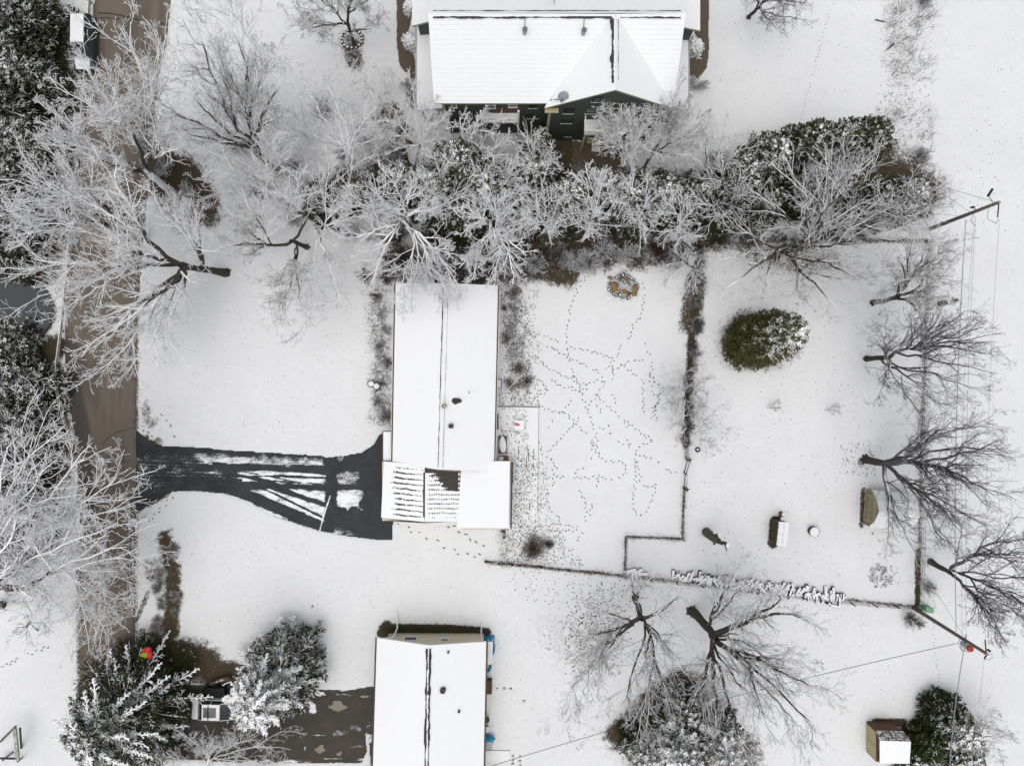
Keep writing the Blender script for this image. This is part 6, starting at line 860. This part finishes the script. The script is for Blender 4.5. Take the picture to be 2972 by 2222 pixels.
        w1 = flat(pq, Lq, 26, wr, 4, 42, .05, .06); g.append(tubes(w1[0], w1[1], 3)); w2 = flat(w1[0], np.maximum(w1[2], .3), 4, .55, 3, 40, .05, .1); g.append(tubes(w2[0], w2[1], 3)); Vp, Fp = join(g); link('snowy_boughs', mesh_np('snowy_boughs', Vp - bp, Fp, ND['white'], True, attrs={'s': np.full(len(Vp), .95)}), t)
    link('crown', mesh_np('crown', V - bp, F, ND[mat], True, attrs={'s': sv}), t); NT[0] += len(F); return t
top_snow = lambda a, b: (lambda V, bp, hh, d: a + b * hh)
row = 'tall dark evergreens along the left edge'
for i, (x, y, h_, r_) in enumerate(((45, -15, 8, 3.4), (110, 95, 8, 3.2), (60, 190, 8.5, 3.6), (130, 270, 7.5, 3.0), (70, 360, 9, 3.6), (130, 450, 7.5, 3.0), (75, 540, 8, 3.4), (60, 660, 8, 3.0), (50, 745, 6.5, 2.6))):
    evergreen(['dark evergreen in the top left corner', 'dark evergreen just left of the parked van', 'broad dark evergreen second from the corner on the left edge', 'narrow dark evergreen nearest the verge below the van', 'tallest dark evergreen of the row on the left edge', 'narrow dark evergreen nearest the verge at the middle of the left row', 'dark evergreen partly under the white frosted fan tree', 'dark evergreen second above the creek', 'small dark evergreen on the upper bank of the creek'][i], (x + 15, y), h_, r_, 200 + i, 'half', 95, 12, 5, .055, .22, .6, 'spruce_tree', top_snow(.12, .42), group=row)
for i, (x, y, h_, r_) in enumerate(((35, 1020, 6.5, 2.6), (95, 1120, 7.5, 2.9), (100, 1225, 8, 2.9), (60, 1330, 8, 3.0), (50, 1430, 7, 2.8), (120, 1500, 4.5, 1.9), (60, 1580, 7, 2.6))):
    evergreen(['snowy evergreen on the lower bank of the creek', 'snowy evergreen below the creek beside the guard rail bend', 'full snowy evergreen left of the guard rail end', 'evergreen under the upper frosted tree at the left edge', 'evergreen under the crossing frosted limbs at the left edge', 'small dark evergreen at the roadside under frosted limbs', 'lowest evergreen on the left edge'][i], (x + 12, y), h_, r_, 220 + i, 'half', 90, 12, 5, .06, .22, .65, 'spruce_tree', top_snow(.26, .45), group='evergreens below the creek')
evergreen('big spruce with long white feathery boughs fanned over the road end and lower driveway', (420, 2012), 10, 5.8, 300, 'half', 80, 18, 6, .045, .16, .60, 'spruce_tree', lambda V, bp, hh, d: -.02 + .5 * hh, plumes=(46, .10, .95, 7.4, .11))
evergreen('plump pine thick with white snow right of the white car', (838, 1918), 10.5, 3.9, 301, 'half', 84, 16, 6, .05, .12, .55, 'pine_tree', lambda V, bp, hh, d: .16 + .6 * hh, plumes=(80, .05, .97, 4.6, .17))
for i, (x, y, h_, r_, mt, lab) in enumerate(((935, 580, 4.5, 1.7, 'dark', 'small dark pine among pale saplings left of the hedge'), (1050, 565, 4.0, 1.5, 'green', 'small brownish pine at the left end of the hedge'), (1180, 560, 8, 2.7, 'half', 'dark pine at the left end of the main hedge'), (1275, 590, 9, 3.2, 'half', 'dark pine above the left half of the ranch house roof'), (1350, 510, 8, 3.0, 'half', 'dark pine just below the green house balcony'), (1420, 600, 9, 3.2, 'half', 'dark pine above the ranch house ridge'), (1560, 430, 4.6, 1.5, 'half', 'small pointed pine left of the brown patio with round snow tufts'), (1600, 490, 2.6, 1.0, 'half', 'little round pine under the pointed pine left of the patio'), (1540, 540, 7, 2.6, 'half', 'dark pine in the hedge below the small pointed pine'), (1640, 600, 7.5, 2.7, 'half', 'dark pine in the hedge left of the patio end'), (1745, 560, 6, 2.4, 'half', 'snowy pine in the hedge directly below the patio'), (1800, 600, 7, 2.6, 'half', 'dark pine in the hedge right of the patio'), (1890, 590, 7, 2.7, 'half', 'dark pine in the hedge above the stone ring'), (1350, 645, 6, 2.2, 'dark', 'dark pine at the foot of the hedge above the roof'), (1520, 630, 6, 2.3, 'dark', 'low dark pine at the yard side of the hedge'), (2060, 640, 5, 1.8, 'dark', 'low green pine at the top of the dividing fence'), (2010, 560, 5, 2.0, 'half', 'dark pine filling the narrow part of the hedge'))):
    evergreen(lab, (x, y + 12), h_, r_, 320 + i, mt, 85, 13, 5, .055, .14, .6, 'pine_tree', top_snow(.06, .38))
for i, (x, y, h_, r_, mt, lab) in enumerate(((2110, 535, 7, 2.6, 'half', 'evergreen at the left end of the big dark clump in the hedge'), (2180, 500, 8, 2.9, 'half', 'snow flecked evergreen in the big hedge clump, second from left'), (2265, 470, 9, 3.0, 'dark', 'tall dark evergreen with bluish tip in the middle of the hedge clump'), (2345, 470, 9, 3.1, 'dark', 'broadest dark evergreen of the hedge clump'), (2420, 455, 9, 2.9, 'dark', 'dark evergreen at the upper right of the hedge clump'), (2400, 560, 6, 2.5, 'dark', 'lower dark evergreen on the yard side of the hedge clump'), (2290, 580, 6, 2.4, 'dark', 'lower dark evergreen behind the huge spreading tree'), (2500, 590, 5, 2.2, 'dark', 'dark evergreen linking the hedge clump to the round juniper'), (2200, 600, 5, 2.1, 'dark', 'low evergreen above the trunk of the huge spreading tree'))):
    evergreen(lab, (x, y + 8), h_, r_, 350 + i, mt, 90, 12, 5, .055, .15, .6, 'spruce_tree', top_snow(.08, .38))
evergreen('rounded dark juniper with bright snow tufts at the right end of the hedge', (2600, 590), 4.5, 1.9, 370, 'half', 110, 12, 5, .055, .1, .45, 'juniper_tree', lambda V, bp, hh, d: .12 + .42 * hh)
evergreen('lone olive green pine with snow only on its right side, in the right-hand yard', (2172, 990), 12, 2.25, 371, 'green', 170, 14, 5, .055, .10, .42, 'pine_tree', lambda V, bp, hh, d: -.30 + 1.08 * np.clip(hh, 0, 1), plumes=(16, .5, .95, 1.9, .26))
evergreen('big pine with bright snowy crown at the bottom edge below the bare trees, right part', (2045, 2085), 9, 2.4, 372, 'half', 100, 13, 5, .055, .12, .55, 'pine_tree', lambda V, bp, hh, d: -.22 + 1.25 * hh, plumes=(22, .4, .95, 3.0, .26))
evergreen('tall pine with bright snowy tip at the bottom edge, middle of the bottom clump', (1935, 2085), 9, 2.2, 379, 'half', 100, 13, 5, .055, .12, .55, 'pine_tree', lambda V, bp, hh, d: -.22 + 1.25 * hh, plumes=(22, .4, .95, 2.9, .26))
evergreen('brown skirted pine at the bottom edge below the bare trees, left part', (1850, 2125), 6, 1.9, 373, 'half', 80, 13, 5, .055, .12, .50, 'pine_tree', lambda V, bp, hh, d: -.40 + 1.25 * hh, plumes=(8, .5, .9, 2.0, .26))
evergreen('small dark pine at the top of the bottom edge clump, nearest the hooked trunk', (1975, 2025), 4.5, 1.6, 374, 'half', 70, 12, 5, .055, .12, .5, 'pine_tree', top_snow(.02, .6))
evergreen('cone shaped evergreen freckled with snow balls beside the bottom right shed', (2715, 2062), 5.5, 1.9, 375, 'half', 150, 12, 5, .05, .06, .40, 'juniper_tree', lambda V, bp, hh, d: -.22 + .95 * hh)
evergreen('dark snowless juniper against the right wall of the bottom right shed', (2668, 2140), 2.6, 1.9, 376, 'dark', 80, 12, 5, .05, .1, .35, 'juniper_tree', top_snow(.05, .1))
evergreen('snowy juniper at the bottom edge below the bottom right shed', (2650, 2205), 2.4, 1.9, 377, 'half', 80, 12, 5, .055, .1, .35, 'juniper_tree', top_snow(.2, .45))
evergreen('snowy juniper at the bottom edge right of the cone shaped evergreen', (2760, 2160), 3.4, 2.0, 378, 'half', 80, 12, 5, .055, .1, .4, 'juniper_tree', top_snow(.05, .5))
# ---------------------------------------------------------------- shrubs
def shrub_meshes(seed, n, R_, h_, mat, r=.012, d=(6, 4, 3), ang=35):
    rs = np.random.RandomState(seed); az = rs.rand(n) * 6.28; K = 6; e = np.stack([np.cos(az) * R_ * rs.uniform(.35, 1, n), np.sin(az) * R_ * rs.uniform(.35, 1, n), h_ * rs.uniform(.6, 1.05, n)], 1); s = np.linspace(0, 1, K)[None, :, None]
    pp = e[:, None] * np.concatenate([s ** 1.1, s ** 1.1, s ** .75], 2) + rs.randn(n, 1, 3) * np.array([.08, .08, 0]) * R_; rr = np.linspace(r * 2, r, K)[None].repeat(n, 0); L = np.linalg.norm(e, axis=1); out = [tubes(pp, rr, 4)]; a = (pp, rr, L); rt = [.5, .55, .55]
    for i, c in enumerate(d): a = kids(rs, *a, c, .2, ang, rt[i], 4 if i < 2 else 3, .12, .2, r * .8, zmin=.05); out.append(tubes(a[0], a[1], 3))
    V, F = join(out); return mesh_np('branches', V, F, mat, True)
BKs = {'red': bark('reddish_twigs', (.12, .06, .05), .62, 1.0), 'tan': bark('tan_dead_stems', (.13, .11, .085), .70, 1.1), 'grey': bark('grey_twigs_snow', (.085, .082, .085), .35, .85), 'white': bark('white_twigs', (.10, .09, .085), -.1, .4, (.85, .86, .88)), 'brownleaf': bark('brown_leafy_twigs', (.115, .055, .030), .55, 1.0)}
SH = {'red': [shrub_meshes(500 + i, 60, 1, .9, BKs['red'], .016, (5, 3, 0)[:2]) for i in range(2)], 'tan': [shrub_meshes(510 + i, 34, 1, .9, BKs['tan'], .012, (5, 3)) for i in range(3)], 'grey': [shrub_meshes(520 + i, 26, 1, 1.0, BKs['grey'], .012, (6, 4)) for i in range(3)], 'white': [shrub_meshes(530 + i, 22, 1, 1.2, BKs['white'], .016, (6, 4, 2)) for i in range(4)], 'brownleaf': [shrub_meshes(540 + i, 30, 1, 1, BKs['brownleaf'], .016, (6, 4)) for i in range(3)]}
ns = [0]
def shrub(kind, x, y, s, label, group=None, sy=None, h_=None, nm='shrub'):
    me = SH[kind][ns[0] % len(SH[kind])]; ns[0] += 1; o = link(nm, me, None, P(x, y, .03)); o.scale = (s, sy or s, h_ or s); o.rotation_euler.z = ns[0] * 1.3; return tag(o, label, 'shrub', group)
shrub('red', 1545, 1585, 1.1, 'larger reddish brown round shrub of the pair near the lower yard fence'); o = shrub('red', 1592, 1577, .62, 'smaller brown shrub of the pair near the lower yard fence', None, .45)
shrub('tan', 1532, 1106, .62, 'small brown round shrub beside the diagonal handrail'); shrub('grey', 2664, 455, .95, 'perfectly round bare grey shrub at the lower end of the rough grass strip', None, None, .9); shrub('grey', 2675, 8, 1.0, 'round bare grey shrub at the top edge in the rough grass strip')
shrub('tan', 2636, 1790, .85, 'round brown snowy shrub below the lower right fence corner'); shrub('grey', 2666, 1806, .55, 'small grey shrub touching the lower right pole foot'); shrub('grey', 2688, 1700, .7, 'loose grey weeds right of the fence above the green utility box', None, 1.2)
b = B(); rg = random.Random(3); q = P(2558, 1668)
for k in range(70): a, r1 = rg.uniform(0, 6.3), 1.15 * math.sqrt(rg.random()); x, y = q.x + r1 * math.cos(a), q.y + r1 * .9 * math.sin(a); b.tube([(x, y, .05), (x + rg.uniform(-.2, .2), y + rg.uniform(-.2, .2), rg.uniform(.12, .3)), (x + rg.uniform(-.35, .35), y + rg.uniform(-.35, .35), .08)], rg.uniform(.02, .04), 5)
small('brush_pile', b, MT['log'], 'round low brush pile under snow near the lower right corner of the yard', 'brush pile')
g1, g2, g3 = 'twiggy shrubs under the hedge', 'white frosted shrubs in the hedge', 'weedy shrubs along the ranch house'
rg = random.Random(77)
for i in range(46):
    u = i / 45; x = 1130 + 870 * u + rg.uniform(-20, 20); y = 762 - 30 * u + rg.uniform(-26, 26) + (18 if x < 1560 else 0)
    if 1150 < x < 1450 and y > 800: y = 795
    shrub(['tan', 'brownleaf', 'grey', 'white'][rg.choice([0, 0, 1, 2, 2, 3])], x, y, rg.uniform(.8, 1.35), 'leafless twiggy shrub in the tangled band at the foot of the hedge', g1, None, rg.uniform(.9, 1.6))
for x, y in ((1590, 775), (1605, 755), (1575, 795), (1620, 780), (1060, 800), (1120, 810)): shrub('brownleaf', x, y, .8, 'rusty brown leafy shrub at the yard side of the hedge', 'rusty shrubs by the hedge', None, 1.0)
for i in range(12):
    x, y = rg.uniform(1130, 2680), 0; y = 560 + rg.uniform(-70, 110) if x < 2000 else 560 + rg.uniform(-110, 100); shrub('white', x, y, rg.uniform(.9, 1.5), 'white frosted undergrowth shrub between the hedge evergreens', g2, None, rg.uniform(1.6, 2.6))
for i in range(16): shrub('brownleaf' if i % 3 else 'tan', 1180 + i * 52 + rg.uniform(-20, 20), 690 + rg.uniform(-50, 45), rg.uniform(.9, 1.3), 'olive brown leafless undergrowth among the lower hedge trees', 'olive brown hedge undergrowth', None, rg.uniform(1.8, 3.0))
for i in range(8): y = 860 + i * 50 + rg.uniform(-8, 8); shrub(rg.choice(['tan', 'grey', 'grey']), 1106 + rg.uniform(-18, 22), y, rg.uniform(.45, .85), 'snowy weed clump against the long west wall of the ranch house', g3, None, rg.uniform(.3, .6))
for i in range(7): y = 850 + i * 45 + rg.uniform(-8, 8); shrub(rg.choice(['tan', 'grey', 'tan']), 1480 + rg.uniform(-20, 46) * (1 - .5 * i / 7), y, rg.uniform(.35, .75), 'low dead weed clump east of the ranch house above the patio', 'weeds above the patio', None, rg.uniform(.3, .7))
for i in range(24): u = rg.random(); y = 720 + 560 * u; shrub(rg.choice(['tan', 'brownleaf', 'grey']), 2028 - 36 * u + rg.uniform(-10, 10), y, rg.uniform(.35, .8), 'dead weed clump grown into the wire fence between the yards', 'weeds on the dividing fence', None, rg.uniform(.5, 1.0))
for i in range(16): shrub(rg.choice(['tan', 'brownleaf']), 478 + rg.uniform(-40, 36), 1590 + i * 17, rg.uniform(.45, .8), 'rusty ground cover clump beside the road above the feathery spruce', 'rusty ground cover by the road', None, .35)
for i, (x, y, s) in enumerate(((1150, 455, 1.2), (1235, 525, 1.3), (890, 560, 1.1), (960, 620, 1.0), (850, 500, 1.1), (1090, 620, 1.1), (1030, 680, 1.0), (1110, 690, 1.1), (700, 430, 1.2), (770, 560, 1.2), (860, 640, 1.0), (1010, 480, 1.1), (940, 330, 1.1), (1060, 410, 1.2), (480, 500, 1.4), (540, 590, 1.4), (440, 420, 1.3), (1190, 260, .8), (1200, 300, .8), (2015, 255, .9), (1920, 540, 1.2), (1990, 520, 1.2))): shrub('white', x, y, s, 'frosted white brushwood clump on the ground west and south of the green house' if i < 19 else 'frosted white brushwood clump by the lower right corner of the green house', 'frosted brushwood clumps' if i < 19 else 'frosted brushwood by the corner', None, s * 1.2)
for i in range(16): shrub('grey', 2050 + i * 32 + rg.uniform(-12, 12), 690 + rg.uniform(-26, 20), rg.uniform(.6, 1.0), 'grey brush along the top fence of the right-hand yard', 'brush along the top fence', None, .9)
for i, (x, y, w_, h2, lab) in enumerate(((1194, 130, 14, 30, 'rounded snow-capped yew left of the green house, by the path'), (2013, 143, 15, 32, 'rounded snow-capped yew right of the green house, by the path'), (1193, 30, 10, 22, 'snow-capped yew at the top edge by the left path'))):
    evergreen(lab, (x, y), 1.1, w_ / 22., 600 + i, 'white', 60, 8, 4, .05, .05, .3, 'yew_shrub', lambda V, bp, hh, d: .2 + .6 * hh)
q = P(1022, 115); b = B(); n = 16
for k in range(n): a = 6.283 * k / n; b.blob((q.x + .95 * math.cos(a), q.y + .8 * math.sin(a), .12), .2, .16, .12, k, rough=.2, seg=8, rings=5)
small('stone_ring', b, MT['stonedark'], 'oval ring of edging stones round the many stemmed tree at the top edge', 'stone edging'); q = P(1150, 465)
t = thing('log_pile', 'low brown log pile between the sapling clumps and the hedge, left of the green house', 'log pile', q)
for k in range(5): b = B(); b.tube([(q.x - 1.0 + k * .1, q.y - .25 + k * .14, .15), (q.x + .7, q.y - .1 + k * .12, .16 + .02 * k)], .10, 8); b.build('log', MT['woodbrown'], t)
q = P(1232, 455); b = B(); b.blob((q.x, q.y, .1), 1.6, 1.3, .45, 4, rough=.08, seg=28, rings=12); small('snow_mound', b, MT['snow'], 'smooth round snow mound under the small forked white tree', 'mound', smooth=True)
# ---------------------------------------------------------------- grass and weeds poking through (stuff)
def tufts(name, pts, h0, h1, mat, label, nb=(3, 7), spread=.14, r=.010, lean=.5):
    rs = np.random.RandomState(len(pts)); X, Y = np.array([p[0] for p in pts]), np.array([p[1] for p in pts]); k = rs.randint(nb[0], nb[1], len(X)); X, Y = np.repeat(X, k), np.repeat(Y, k); N = len(X); X = X + rs.randn(N) * spread; Y = Y + rs.randn(N) * spread; h_ = rs.uniform(h0, h1, N); a = rs.rand(N) * 6.28; l = h_ * lean * rs.rand(N)
    p0 = np.stack([X, Y, np.full(N, .02)], 1); p1 = p0 + np.stack([np.cos(a) * l * .4, np.sin(a) * l * .4, h_ * .7], 1); p2 = p0 + np.stack([np.cos(a) * l, np.sin(a) * l, h_], 1); V, F = tubes(np.stack([p0, p1, p2], 1), np.tile([[r, r * .9, r * .4]], (N, 1)), 3); o = link(name, mesh_np(name, V, F, mat, True)); NT[0] += len(F); return tag(o, label, 'grass', None, 'stuff')
def along(lines, n, w_): 
    out = []; rg = random.Random(n)
    for l in lines:
        q = [P(*p) for p in l]; L = [(c - a).length for a, c in zip(q[:-1], q[1:])]
        for k in range(int(n * sum(L))):
            d = rg.random() * sum(L); i = 0
            while d > L[i] and i < len(L) - 1: d -= L[i]; i += 1
            p = q[i].lerp(q[i + 1], min(1, d / L[i])); out.append((p.x + rg.gauss(0, w_), p.y + rg.gauss(0, w_)))
    return out
MT['deadgrass'] = capped('dead_grass', (.10, .075, .045), .6, 1.1, 8, .8); MT['greygrass'] = capped('grey_weeds', (.09, .085, .085), .6, 1.0, 8, .8)
tufts('fence_weeds', along([[(2035, 700), (2022, 850), (2000, 1170), (1988, 1325)], [(1410, 1628), (1571, 1643), (1812, 1670), (2180, 1704), (2530, 1748), (2658, 1759)], [(2693, 705), (2686, 1000), (2672, 1300), (2662, 1757)], [(2040, 697), (2690, 700)], [(1985, 1420), (1980, 1562), (1816, 1556), (1812, 1668)]], 9, .09), .15, .5, MT['deadgrass'], 'dead weeds standing along the feet of the wire fences')
sp = [(P(x, y).x, P(x, y).y) for x, y in [(rg.uniform(2560, 2715) - 12 * (y_ / 500), y_) for y_ in [rg.uniform(-20, 520) for _ in range(420)]] if fbm(np.array([x]), np.array([y]), .02, 3, 5)[0] > .42]
tufts('rough_grass', sp, .3, 1.0, MT['greygrass'], 'strip of tall dead grass under snow near the top right', (2, 5), .16, .012, 1.2)
tufts('verge_grass', along([[(397, 700), (396, 1240)], [(396, 1500), (393, 2000)], [(495, 0), (440, 420)], [(230, 1560), (230, 2200)], [(200, 0), (195, 600), (160, 900)]], 8, .22), .08, .25, MT['deadgrass'], 'dead grass along the snowy road verges', (3, 6), .16)
wl = [(P(x, y).x, P(x, y).y) for x, y in [(1104 + rg.gauss(0, 17), rg.uniform(840, 1250)) for _ in range(170)] + [(1478 + abs(rg.gauss(0, 34)), rg.uniform(830, 1180)) for _ in range(150)]]
tufts('border_weeds', wl, .25, .7, MT['greygrass'], 'curling snowy weeds in the borders along both long walls of the ranch house', (2, 5), .16, .017, 1.7)
tufts('bed_grass', along([[(1112, 1822), (1410, 1826)]], 60, .22), .05, .16, plain('bed_green', (.045, .065, .018), .9, .5, 8), 'green and brown bed along the tan house wall', (4, 8), .12); print('tree faces', NT[0])
